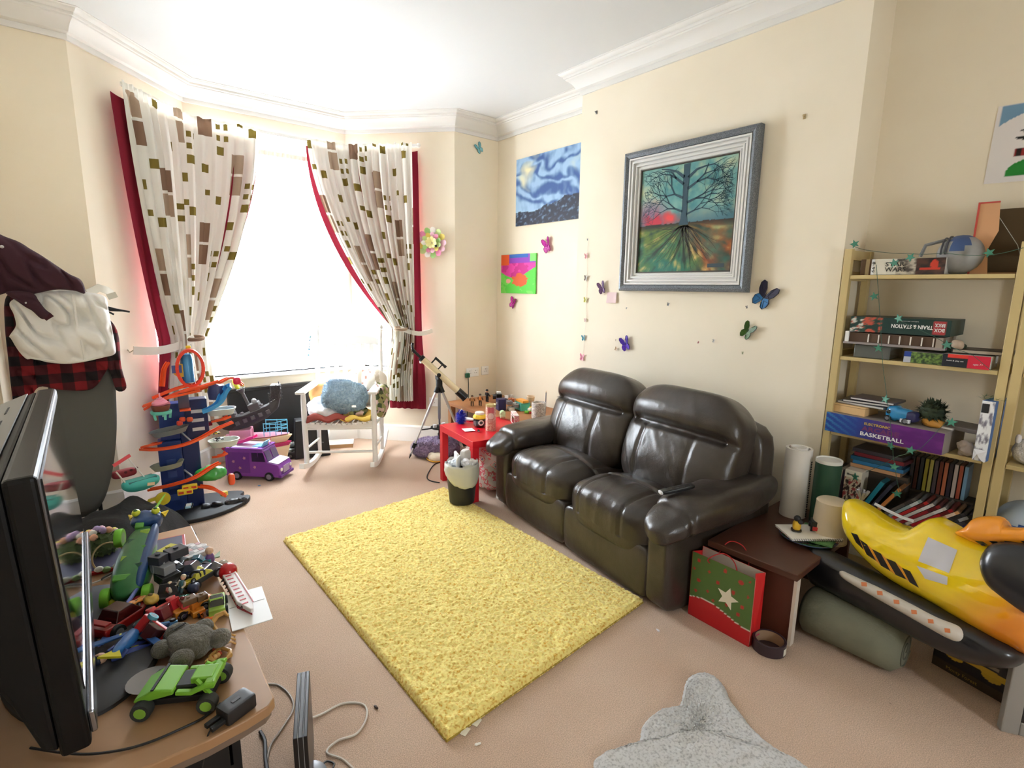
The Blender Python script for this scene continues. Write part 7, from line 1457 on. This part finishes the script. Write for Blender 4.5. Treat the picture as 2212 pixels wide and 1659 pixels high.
# big lime car
p1, p2, p3 = tp_(312, 1548), tp_(452, 1532), tp_(495, 1490)
ca = (p1+p2)/2; hd = math.atan2((p2-p1).y, (p2-p1).x); side = V((-(p2-p1).y, (p2-p1).x, 0)).normalized()
t = thing('toy_buggy', 'large lime green toy off-road car at the near corner of the television stand', 'toy car', ca+side*.045, hd); Lb = (p2-p1).length
for x in (-Lb/2, Lb/2):
    for s in (-1, 1):
        w_ = wheel(t, x, s*.05, .022, .022, .026, (54, 56, 54), (140, 190, 70))
        for i in range(5): a = 2*PI*i/5; o = obj('spoke', MB().bar((0, 0, -.0145), (.013*math.cos(a), .013*math.sin(a), -.0145), .004, .003), cm((70, 100, 40), .4), w_)
obj('chassis', MB().box((0, 0, .022), (Lb*1.05, .062, .016)), M_BLKM, t, bevel=.003)
b = MB(); b.add([(x, s*y, z) for s in (-1, 1) for x, y, z in ((-Lb*.66, .045, .040), (-Lb*.34, .045, .066), (-.004, .045, .060), (-.004, .045, .048), (-Lb*.60, .045, .032))], [(0, 1, 2, 3, 4), (9, 8, 7, 6, 5), (0, 5, 6, 1), (1, 6, 7, 2), (2, 7, 8, 3), (3, 8, 9, 4), (4, 9, 5, 0)]); obj('bonnet', b, LIME, t, bevel=.004)
obj('bonnet_gap', MB().box((-Lb*.34, 0, .0665), (.006, .092, .003)), M_BLKM, t)
for s in (-1, 1): obj('side_rail', MB().ribbon([(.0, s*.040, .046), (Lb*.25, s*.042, .044), (Lb*.5, s*.040, .058), (Lb*.62, s*.036, .062)], .014, .010), LIME, t, bevel=.003)
obj('seat_bay', MB().box((Lb*.16, 0, .046), (Lb*.42, .058, .024)), cm((34, 40, 30), .6), t, bevel=.004); obj('rear_frame', MB().box((Lb*.52, 0, .060), (.022, .085, .018)), LIME, t, bevel=.004); obj('engine', MB().box((Lb*.36, 0, .062), (.05, .05, .018)), LIME, t, bevel=.004)
for s in (-1, 1): obj('rear_strut', MB().bar((Lb*.30, s*.03, .07), (Lb*.56, s*.044, .036), .008, .008), LIME, t)
# plush
t = thing('plush_toy', 'flat grey-brown furry plush animal lying behind the lime green car', 'plush toy', tp_(415, 1412), rad(20))
k = MB(); fm = fur_mat((92, 88, 76), (126, 120, 104), 90)
k.puff((0, 0, .035), (.115, .115, .07), 2.3, 18, fn=wob(.006, 30, 3)); obj('body', k, fm, t, smooth=True, ang=0)
for x, y, r in ((-.055, .035, .028), (.055, .035, .026), (-.05, -.05, .030), (.05, -.05, .030), (.0, .065, .036)): b = MB(); b.ball((x, y, .036), (r, r, r*.8), 12); obj('limb', b, fm, t, smooth=True)
obj('stitched_label', MB().box((-.002, .05, .066), (.036, .006, .002), rz=.05), cm((40, 38, 34), .8), t)
# dinosaur-headed rocket toy
a_, c_ = tp_(276, 1310, .03), tp_(330, 1205, .13)
def axis_frame(p, q, up=(0, 0, 1)):
    d = (q-p).normalized(); y = V(up).cross(d).normalized(); z = d.cross(y); return Matrix(((d.x, y.x, z.x, p.x), (d.y, y.y, z.y, p.y), (d.z, y.z, z.z, p.z), (0, 0, 0, 1)))
t = thing('toy_dinosaur', 'tall green and blue toy dinosaur racer with lime wheels at the back of the stand', 'toy dinosaur'); t.matrix_world = axis_frame(a_, c_); Ld = (c_-a_).length
DGR = cm((60, 120, 66), .35, var=.25, vs=50); DBL = cm((44, 78, 130), .35)
obj('body', MB().puff((Ld*.42, 0, .01), (Ld*.95, .11, .09), 2.8, 16, fn=lambda u, p: V((p.x, p.y*(1-.25*max(0, u.x)), p.z))), DGR, t, smooth=True, ang=0); obj('back_plate', MB().puff((Ld*.45, -.034, .03), (Ld*.85, .03, .05), 3, 10), DBL, t, smooth=True)
obj('head', MB().puff((Ld*.98, 0, .03), (.075, .095, .06), 2.6, 12, fn=wob(.006, 30, 3)), DBL, t, smooth=True)
for s in (-1, 1): b = MB(); b.ball((Ld*1.0, s*.03, .062), (.016, .014, .012), 10); e = obj('eye', b, cm((220, 226, 60), .35), t, smooth=True); b = MB(); b.ball((Ld*1.0, s*.03, .072), (.007, .007, .004), 8); obj('pupil', b, cm((40, 90, 40), .3), e, smooth=True); obj('horn', MB().cyl((Ld*1.03, s*.045, .03), (Ld*1.08, s*.062, .035), .012, .002, n=8), cm((236, 206, 50), .4), t, smooth=True)
for i in range(7): x = Ld*(.12+.12*i); obj('armour_plate', MB().box((x, .012*(-1)**i, .045), (.022, .05-.004*i, .014), rot=(rad(8*(-1)**i), rad(-14), 0)), cm([(90, 160, 60), (40, 84, 60), (150, 190, 70)][i % 3], .35), t, bevel=.003)
obj('antenna', MB().cyl((Ld*1.0, -.03, .07), (Ld*1.22, -.05, .075), .005, .002, n=8), cm((140, 206, 60), .4), t, smooth=True); obj('dart_tail', MB().add([(0, -.03, .02), (.07, -.05, .03), (.06, 0, .04), (.07, .05, .03), (0, .03, .02)], [(0, 1, 2), (0, 2, 4), (2, 3, 4)]), DBL, t, solid=.006)
for x, y, z in ((.0, -.055, .0), (.01, .055, .0), (Ld*.78, .07, .02)):
    w_ = wheel(t, x, y, z, .032, .022, (132, 206, 60), (110, 180, 50))
obj('yellow_skirt', MB().puff((.0, 0, -.01), (.05, .10, .035), 2.4, 8, fn=wob(.01, 30, 1)), cm((196, 190, 50), .4), t, smooth=True)
# flower pot plush behind
t = thing('pompom_plant', 'mossy green dome covered in pastel pompoms at the far end of the stand', 'ornament', tp_(222, 1200)); b = MB(); b.ball((0, 0, .05), (.055, .055, .05), 12); k = MB(); k.add(b.v, b.f); shag(k, b, 700, .012, .004, 5); obj('moss', k, cm((92, 110, 70), .9), t); random.seed(2)
for i in range(16):
    a = rnd(0, 6.28); e = rnd(.5, 1.5); b = MB(); b.ball((.055*math.cos(a)*math.cos(e), .055*math.sin(a)*math.cos(e), .05+.055*math.sin(e)), .013, 8); obj('pompom', b, cm([(226, 190, 210), (240, 226, 120), (170, 150, 196), (236, 180, 150), (236, 232, 226)][i % 5], .9), t, smooth=True)
t = thing('headband', 'thin gold wire headband with small white flowers beside the pompom dome', 'headband', tp_(238, 1232)); obj('band', MB().tube([(.045*math.cos(a), .01*math.sin(a), .05+.05*math.sin(a)) for a in [rad(-30+240*i/20) for i in range(21)]], .003, 6), cm((190, 170, 120), .35, .4), t, smooth=True)
for x, z, c in ((-.03, .02, (236, 236, 226)), (-.01, .012, (150, 180, 110)), (.02, .016, (240, 240, 236)), (.035, .02, (120, 150, 100))): b = MB(); b.ball((x, -.012, z), (.014, .012, .010), 8); obj('flower', b, cm(c, .7), t, smooth=True)
t = thing('sunglasses', 'white-rimmed curved spectacles lying by the wire headband', 'spectacles', tp_(232, 1246), .6); obj('rim', MB().tube([(-.05, 0, .004), (-.02, -.014, .006), (.02, -.014, .006), (.05, 0, .004), (.055, .03, .004)], .003, 6), cm((230, 228, 220), .3), t, smooth=True); obj('lens', MB().puff((0, -.012, .008), (.06, .006, .014), 3, 6), cm((120, 120, 126), .1), t, smooth=True)
# boards and boxes lying on the stand
c0 = tp_(300, 1200); t = thing('game_tray', 'red-edged flat tray lying at the far end under the toys', 'tray', c0, rad(-6)); obj('tray', MB().box((0, 0, .006), (.30, .17, .012)), cm((178, 36, 36), .45), t, bevel=.002); obj('inset', MB().box((0, 0, .0125), (.28, .15, .002)), cm((60, 60, 90), .5), t)
t = thing('hexagon_tin', 'pale grey hexagonal box with a pinkish brick pattern at the far right of the stand', 'box', tp_(412, 1212, .013), rad(20))
hexp = [(.062*math.cos(PI*i/3), .062*math.sin(PI*i/3)) for i in range(6)]; b = MB(); b.prism(hexp, 0, .03); obj('carton', b, cm((204, 200, 200), .4), t, bevel=.002)
for i in range(-2, 3):
    for j in (-1, 0, 1): obj('printed_brick', MB().box((i*.018+(j % 2)*.008, j*.026, .0305), (.015, .020, .0008)), cm([(196, 150, 150), (150, 148, 150), (226, 222, 222)][(i+j) % 3], .5), t)
t = thing('booklet', 'white booklet hanging over the right edge of the stand', 'booklet', tp_(536, 1314), rad(-6)); obj('cover', MB().box((0, 0, .0035), (.11, .21, .002)), cm((244, 244, 244), .5), t); obj('pages', MB().box((0, 0, .0015), (.106, .206, .002)), cm((226, 222, 216), .7), t); obj('fold_line', MB().box((.0, .02, .005), (.10, .002, .0006)), cm((150, 150, 150), .6), t)
s0, s1 = tp_(494, 1252, .03), tp_(546, 1332, .02); t = thing('toy_jaw', 'white and red toothed toy jaw with a round red ball handle on the booklet', 'toy'); t.matrix_world = axis_frame(s0, s1); Lj = (s1-s0).length
b = MB(); b.ball((0, 0, 0), .03, 16); obj('ball_handle', b, cm((196, 26, 34), .25, coat=.5), t, smooth=True)
b = MB(); b.prism([(.02, -.022), (Lj*.75, -.026), (Lj, -.004), (Lj, .004), (Lj*.75, .02), (.02, .02)], -.008, .006); obj('blade', b, cm((240, 232, 232), .35), t, bevel=.003)
for i in range(9): x = .04+(Lj-.06)*i/9; obj('red_mark', MB().box((x, -.008, .0066), (.005, .018, .0012)), cm((196, 40, 56), .4), t); obj('tooth', MB().cyl((x, -.022+.001*i, -.002), (x+.004, -.034+.001*i, -.006), .006, .001, n=6), cm((60, 30, 34), .4), t)
obj('red_line', MB().box((Lj*.5, .013, .0066), (Lj*.75, .003, .001)), cm((180, 40, 56), .4), t); obj('lower_jaw', MB().prism([(.02, -.022), (Lj*.75, -.026), (Lj, -.0), (Lj*.75, .004), (.02, .0)], -.02, -.008), cm((176, 40, 50), .4), t, bevel=.003)
# vehicles
V_ = 'toy vehicles on the television stand'
t = toy_car('lime and black toy pickup with an open engine near the right edge of the stand', tp_(470, 1318), rad(80), .10, (160, 196, 80), (40, 44, 40), V_, high=1.5); obj('engine_block', MB().box((.0, 0, .036), (.03, .026, .012)), cm((190, 196, 200), .3, .6), t, bevel=.002); obj('roll_bar', MB().tube([(-.02, -.016, .03), (-.02, -.016, .05), (-.02, .016, .05), (-.02, .016, .03)], .003, 6), cm((160, 196, 80), .4), t, smooth=True)
t = toy_car('black and yellow toy racing car behind the lime pickup', tp_(440, 1262, .015), rad(20), .125, (40, 44, 46), (206, 200, 80), V_, rot=(0, rad(-8), rad(20)))
t = toy_car('dark navy toy motor trike in the middle back of the toy heap', tp_(405, 1262, .02), rad(150), .145, (40, 46, 76), (70, 74, 84), V_, rot=(rad(8), rad(5), rad(150)))
t = toy_car('small turquoise toy car at the back right of the toy heap', tp_(430, 1226, .012), rad(-20), .085, (50, 160, 180), (30, 90, 110), V_)
t = toy_car('small red toy car behind the turquoise one', tp_(408, 1222, .012), rad(40), .06, (206, 50, 60), (120, 30, 40), V_)
t = toy_car('black chunky toy truck in the centre of the toy heap', tp_(372, 1290, .0), rad(70), .14, (28, 28, 30), (50, 50, 52), V_, high=1.3)
t = toy_car('red toy racer with pink wheels lying on its side in the toy heap', tp_(350, 1342, .03), rad(30), .10, (190, 44, 50), (120, 30, 40), V_, rot=(rad(70), 0, rad(30)), ct=(222, 90, 90), ch=(150, 110, 100))
t = toy_car('red and teal-wheeled toy racer tipped up in front of the pink-wheeled one', tp_(345, 1385, .03), rad(-50), .11, (196, 40, 44), (70, 26, 30), V_, rot=(rad(60), rad(30), rad(-50)), ct=(90, 160, 176), ch=(60, 90, 100))
t = toy_car('glossy dark red toy sports car with a flame stripe left of the heap', tp_(268, 1352), rad(38), .17, (150, 24, 22), (60, 16, 16), V_, high=1.2); obj('flame_stripe', MB().puff((.03, .0, .050), (.09, .02, .01), 2.4, 8, fn=wob(.008, 40, 2)), cm((226, 150, 60), .3), t, smooth=True)
obj('spoiler', MB().box((-.075, 0, .06), (.02, .08, .006)), cm((150, 24, 22), .3), t, bevel=.002)
t = toy_car('orange and tan toy digger lorry at the right of the heap', tp_(412, 1322, .0), rad(15), .10, (226, 150, 50), (190, 110, 40), V_, high=1.4); obj('scoop', MB().puff((.052, 0, .02), (.02, .04, .024), 3, 6), cm((206, 130, 50), .4), t, smooth=True)
toy_brick_model('orange brick-built robot beside the orange lorry', tp_(432, 1318, .0), .4, .085, [(232, 150, 50), (206, 120, 40), (120, 90, 60)], TS, 4)
toy_brick_model('dark grey and yellow brick-built motorcycle at the top of the heap', tp_(385, 1245, .04), .9, .115, [(44, 46, 50), (206, 200, 70), (70, 74, 90), (30, 30, 34)], TS, 9)
toy_brick_model('black and silver brick machine in the middle of the heap', tp_(360, 1270, .045), 2.0, .13, [(30, 30, 32), (150, 152, 156), (60, 62, 70)], TS, 14)
# blue aircraft with periwinkle wand
t = thing('toy_aeroplane', 'glittery blue toy aeroplane with yellow tail at the front left of the heap', 'toy aeroplane', tp_(285, 1405, .02), rad(55)); obj('fuselage', MB().puff((0, 0, .018), (.15, .034, .034), 2.3, 12), cm((50, 110, 176), .25, coat=.4, var=.2, vs=90), t, smooth=True)
for s in (-1, 1): obj('wing', MB().prism([(.02, s*.012), (.04, s*.012), (-.015, s*.09), (-.04, s*.09)], .014, .019), cm((50, 100, 170), .3), t, bevel=.001)
obj('tail_fin', MB().prism([(-.05, -.002), (-.085, -.03), (-.085, .03)], .02, .026), cm((226, 214, 50), .35), t); obj('cockpit', MB().puff((.04, 0, .034), (.04, .022, .016), 2.3, 8), cm((40, 60, 70), .1), t, smooth=True)
w0, w1 = tp_(215, 1412, .015), tp_(325, 1275, .07); t = thing('toy_wand', 'long periwinkle blue plastic wand slanting across the toy heap', 'toy wand', w0); g = w1-w0; obj('shaft', MB().cyl((0, 0, 0), g, .006), cm((110, 124, 196), .4), t, smooth=True); obj('crossguard', MB().bar(g*.25+V((-.03, -.02, 0)), g*.25+V((.03, .02, 0)), .012, .012), cm((96, 120, 190), .4), t); obj('grip', MB().cyl(g*.02, g*.22, .009), cm((80, 110, 180), .4), t, smooth=True)
t = thing('toy_plane_yellow', 'bright yellow plastic toy shark plane lying in front of the blue aeroplane', 'toy', tp_(278, 1420), rad(40)); t.name = 'toy_glider'; obj('body', MB().puff((0, 0, .012), (.09, .022, .02), 2.4, 8), cm((226, 216, 40), .35), t, smooth=True); obj('fin', MB().prism([(.0, 0), (.03, .03), (-.01, .034)], .008, .013), cm((226, 216, 40), .35), t); obj('fin', MB().prism([(-.02, 0), (-.05, -.035), (-.055, -.01)], .008, .013), cm((206, 200, 40), .35), t); obj('black_mark', MB().box((.0, 0, .0225), (.02, .01, .001)), M_BLKM, t)
# figures
for lab, px, py, dz, h, c, rot in (('navy blue toy hero figure lying on its back in front of the red racer', 325, 1398, .012, .13, [(44, 54, 110), (60, 80, 150), (40, 60, 140), (30, 36, 60)], (rad(-82), 0, rad(100))),
    ('small beige and teal toy figure standing in the heap left of the lime pickup', 388, 1302, .02, .07, [(90, 140, 150), (200, 190, 170), (80, 110, 120), (206, 190, 160)], (rad(-20), 0, rad(-60))),
    ('second small beige toy figure tilted beside the teal-bodied one', 372, 1310, .015, .065, [(196, 186, 170), (150, 90, 80), (120, 120, 130), (220, 206, 176)], (rad(-35), rad(20), rad(20))),
    ('black and white toy figure lying beside the orange lorry', 392, 1345, .012, .075, [(40, 40, 60), (240, 240, 240), (44, 44, 70), (250, 250, 250)], (rad(-80), 0, rad(-30))),
    ('teal and red toy robot figure lying at the back right of the heap', 445, 1232, .012, .08, [(60, 150, 170), (200, 60, 50), (50, 120, 140), (40, 70, 90)], (rad(-75), 0, rad(30)))):
    toy_figure(lab, tp_(px, py, dz), 0, h, c, TS, rot)
t = thing('toy_fairy', 'purple-bodied toy fairy with pointed green wings at the back of the heap', 'toy figure', tp_(455, 1222), rad(20), TS); obj('body', MB().puff((0, 0, .025), (.03, .026, .05), 2.3, 8), cm((120, 84, 150), .5), t, smooth=True)
for s in (-1, 1): obj('wing', MB().prism([(0, 0), (s*.055, .03), (s*.03, -.01)], .022, .026), cm((110, 130, 80), .5), t)
b = MB(); b.ball((0, 0, .058), .014, 8); obj('head', b, cm((226, 190, 160), .5), t, smooth=True)
t = thing('glass_marble', 'clear bubble-like ball beside the red ball handle', 'ball', tp_(483, 1230, .0), 0, TS); b = MB(); b.ball((0, 0, .018), .018, 12); obj('shell', b, cm((190, 206, 206), .08, alpha=.5), t, smooth=True); b = MB(); b.ball((0, 0, .016), .011, 8); obj('core', b, cm((170, 60, 50), .3), t, smooth=True)
t = thing('toy_duck', 'small orange duck-bill toy behind the red ball handle', 'toy', tp_(468, 1238, .0), .4, TS); obj('body', MB().puff((0, 0, .016), (.05, .026, .03), 2.3, 8), cm((236, 176, 60), .4), t, smooth=True); obj('bill', MB().puff((.03, 0, .014), (.03, .02, .008), 3, 6), cm((240, 190, 70), .4), t, smooth=True)
t = thing('toy_scorpion', 'tan rubber toy scorpion arching beside the grey-brown plush', 'toy scorpion', tp_(476, 1395), rad(80), TS); TAN = cm((206, 160, 90), .35)
obj('body', MB().tube([(-.03, 0, .010), (0, 0, .014), (.03, 0, .012)], [.008, .013, .009], 10), TAN, t, smooth=True); obj('tail', MB().tube([(.03, 0, .012), (.06, .01, .014), (.085, .02, .022), (.10, .005, .035), (.10, -.015, .04), (.085, -.025, .035)], [.009, .008, .008, .008, .007, .003], 8), TAN, t, smooth=True)
for s in (-1, 1):
    obj('claw', MB().tube([(-.03, s*.006, .010), (-.05, s*.024, .010), (-.07, s*.022, .010), (-.082, s*.012, .010)], [.005, .005, .008, .003], 8), TAN, t, smooth=True)
    for i in range(3): obj('leg', MB().tube([(-.015+.016*i, s*.008, .010), (-.015+.018*i, s*.026, .014), (-.012+.02*i, s*.038, .001)], .0028, 6), TAN, t, smooth=True)
t = thing('bead_bracelet', 'amber beaded coil by the right side of the grey-brown plush', 'bracelet', tp_(462, 1425), rad(60), TS)
for i in range(12): b = MB(); a = i*.5; b.ball((-.03+.006*i, .010*math.sin(a*1.4), .008), .0075, 8); obj('bead', b, cm([(206, 150, 84), (190, 70, 44), (220, 176, 110)][i % 3], .2, coat=.5), t, smooth=True)
t = thing('wooden_beads', 'string of small brown wooden beads beside the television base', 'beads', tp_(212, 1390), 0, TS)
for i in range(10): b = MB(); b.ball((.018*math.cos(i*.7), .018*math.sin(i*.7), .008+.006*(i > 6)), .008, 8); obj('bead', b, cm([(120, 90, 60), (190, 170, 140), (90, 70, 56)][i % 3], .5), t, smooth=True)
for i, (px, py, dz, c, lab) in enumerate(((330, 1330, .04, (206, 170, 70), 'yellow spherical toy cap high on the left of the heap'), (318, 1360, .01, (60, 80, 60), 'dark green toy dome in front of the red sports car'), (398, 1330, .03, (206, 60, 60), 'red cylindrical toy launcher beside the pink-wheeled racer'), (305, 1392, .015, (214, 206, 60), 'yellow stick-like toy blade beside the blue aeroplane'), (290, 1225, .014, (150, 160, 160), 'pale grey toy rock on the red tray'), (420, 1290, .02, (60, 66, 96), 'slate blue toy helmet in the right of the heap'))):
    t = thing('toy_piece', lab, 'toy', tp_(px, py, dz), i*.9, 'loose toy pieces in the heap')
    if i == 3: obj('blade', MB().bar((-.04, 0, .006), (.05, 0, .022), .010, .006), cm(c, .4), t, bevel=.002)
    elif i == 2: obj('barrel', MB().cyl((-.02, 0, .012), (.02, 0, .012), .012), cm(c, .4), t, smooth=True)
    else: b = MB(); b.puff((0, 0, .015), (.04, .034, .03), 2.3, 8, fn=wob(.004, 40, i)); obj('shell', b, cm(c, .4), t, smooth=True)
    b = MB(); b.ball((0, 0, .03), (.007, .007, .005), 8); obj('stud', b, cm(mixc(c, (20, 20, 20), .5), .4), t, smooth=True)
for lab, px, py, dz, L, c, c2, rr in (('mint green mini toy car near the orange lorry', 398, 1312, .02, .055, (120, 206, 170), (60, 120, 100), (0, rad(10), rad(70))),
    ('white and purple mini toy car at the back of the toy heap', 438, 1248, .02, .055, (226, 226, 232), (110, 80, 150), (rad(20), 0, rad(-50))),
    ('yellow mini toy car upside down in the middle of the heap', 402, 1284, .05, .06, (230, 206, 60), (120, 110, 40), (rad(170), 0, rad(20))),
    ('dark green mini toy car under the slanting wand', 300, 1330, .03, .06, (50, 90, 60), (30, 50, 40), (rad(-20), rad(10), rad(60))),
    ('sky blue mini toy car lying between the red racers', 360, 1365, .02, .065, (90, 160, 220), (40, 80, 130), (rad(80), 0, rad(-20))),
    ('bright orange mini toy car left of the lime pickup', 446, 1335, .0, .055, (236, 120, 40), (120, 60, 30), (0, 0, rad(100))),
    ('silver mini toy car behind the green dinosaur racer', 350, 1232, .02, .065, (180, 184, 190), (90, 92, 100), (0, 0, rad(10))),
    ('maroon mini toy car on the black chunky truck', 376, 1262, .06, .06, (110, 30, 50), (50, 16, 26), (rad(15), rad(-20), rad(140)))):
    toy_car(lab, tp_(px, py, dz), 0, L, c, c2, 'mini toy cars in the heap', rot=rr)
# charger with its cables
t = thing('power_adapter', 'black plug-in power adapter lying at the near corner of the stand', 'adapter', tp_(512, 1540), rad(22)); obj('body', MB().puff((0, 0, .018), (.075, .048, .036), 12, 10), cm((34, 34, 36), .4), t, smooth=True); obj('emboss', MB().box((0, 0, .0365), (.02, .008, .0006)), cm((60, 60, 62), .4), t)
for s in (-1, 1): obj('usb_plug', MB().box((-.052, s*.010, .014), (.034, .012, .010)), M_BLKM, t, bevel=.002)
def lead(label, pts, r, c, group='cables', z=None):
    pts = [V(p) for p in pts]; t = thing('cable', label, 'cable', pts[0], group=group); L = local(pts, pts[0]); e = [L[0]]+L+[L[-1]]; obj('lead', MB().tube(catmull(e, 8)[8:-16], r, 6), cm(c, .5), t, smooth=True); return t
ap = tp_(478, 1530, .014)
lead('black cable running from the adapter along the front of the stand', [ap, tp_(440, 1553, .004), tp_(390, 1578, .004), tp_(330, 1604, .004), tp_(270, 1622, .004), tp_(200, 1632, .004), tp_(140, 1630, .004), tp_(60, 1618, .004)], .0028, (20, 20, 22), None)
q = tp_(482, 1545, .012); lead('thin black cable dropping from the adapter over the stand edge', [q, tp_(470, 1558, .003), tp_(450, 1588, .002), onz(446, 1612, ST-.04), onz(440, 1640, ST-.12), onz(430, 1690, ST-.25)], .002, (22, 22, 24), None)
lead('black cable looping behind the television at the left edge', [tp_(-40, 1560, .03), tp_(0, 1535, .06), tp_(30, 1510, .03), tp_(60, 1495, .01)], .004, (20, 20, 22), None)
# slim console standing on the carpet with cables
k0 = onz(640, 1668); t = thing('games_console', 'slim black games console standing on edge on the carpet beside the stand', 'games console', onz(662, 1690)+V((.0, .0, 0)), rad(62))
t.location = (.405, 1.46, 0); t.rotation_euler = (0, rad(0), rad(70))
Mx = M_BLK
for i, (z0, z1, c) in enumerate(((-.019, -.008, (30, 30, 32)), (-.007, .006, (38, 38, 40)), (.007, .019, (24, 24, 26)))): obj('layer', MB().bx((-.135, z0, .012), (.135, z1, .272)), cm(c, .3), t, bevel=.002)
obj('light_line', MB().bx((-.134, -.008, .0125), (.134, -.007, .2725)), cm((190, 190, 194), .4), t); obj('light_line', MB().bx((-.134, .006, .0125), (.134, .007, .2725)), cm((190, 190, 194), .4), t); obj('stand_foot', MB().lathe([(.06, 0), (.06, .008), (.045, .012), (0, .012)], 28), cm((120, 122, 126), .3, .3), t, smooth=True)
t = thing('remote_control', 'black remote control with white buttons on the carpet behind the console', 'remote', (.33, 1.42, 0), rad(75)); obj('body', MB().puff((0, 0, .012), (.18, .045, .022), 5, 10), M_BLKM, t, smooth=True)
for i in range(9):
    for j in (-1, 0, 1): obj('button', MB().box((-.065+.015*i, j*.012, .0235), (.008, .007, .002)), cm((214, 214, 210), .5), t)
lead('cream cable curving in a wide loop on the carpet right of the console', [onz(640, 1560, .02), onz(690, 1545, .004), onz(740, 1520, .004), onz(785, 1522, .004), (onz(792, 1550, .004)), onz(770, 1585, .004), onz(730, 1600, .004), onz(706, 1625, .004), onz(740, 1640, .004), onz(768, 1665, .004)], .004, (206, 196, 182), None)
lead('grey cable curving on the carpet between the stand and the console', [onz(570, 1478, .004), onz(600, 1480, .004), onz(625, 1500, .004), onz(634, 1530, .004), onz(612, 1570, .004), onz(585, 1610, .004), onz(576, 1650, .004)], .004, (150, 138, 124), None)
lead('thick black cable on the carpet close to the stand', [onz(562, 1580, .006), onz(572, 1600, .006), onz(574, 1640, .006), onz(580, 1680, .006)], .006, (22, 22, 24), None)
lead('thin black twisted cable on the carpet behind the console foot', [onz(690, 1660, .004), onz(705, 1645, .004), onz(722, 1650, .004), onz(715, 1665, .004)], .003, (24, 24, 26), None)
for lab, px, py, c in (('tiny white crumb of paper on the carpet near the yellow rug corner', 1032, 1609, (240, 238, 230)), ('tiny silver scrap on the carpet near the sofa corner', 1421, 1363, (220, 220, 226)), ('tiny twig-like scrap on the carpet right of the cream cable', 812, 1530, (70, 52, 44)), ('tiny blue scrap on the carpet in front of the purple van', 560, 1050, (110, 160, 210))):
    t = thing('floor_scrap', lab, 'scrap', onz(px, py), rnd(0, 3), 'scraps on the carpet'); obj('fleck', MB().puff((0, 0, .004), (.022, .008, .007), 2.5, 6, fn=wob(.003, 90, px)), cm(c, .6), t, smooth=True)
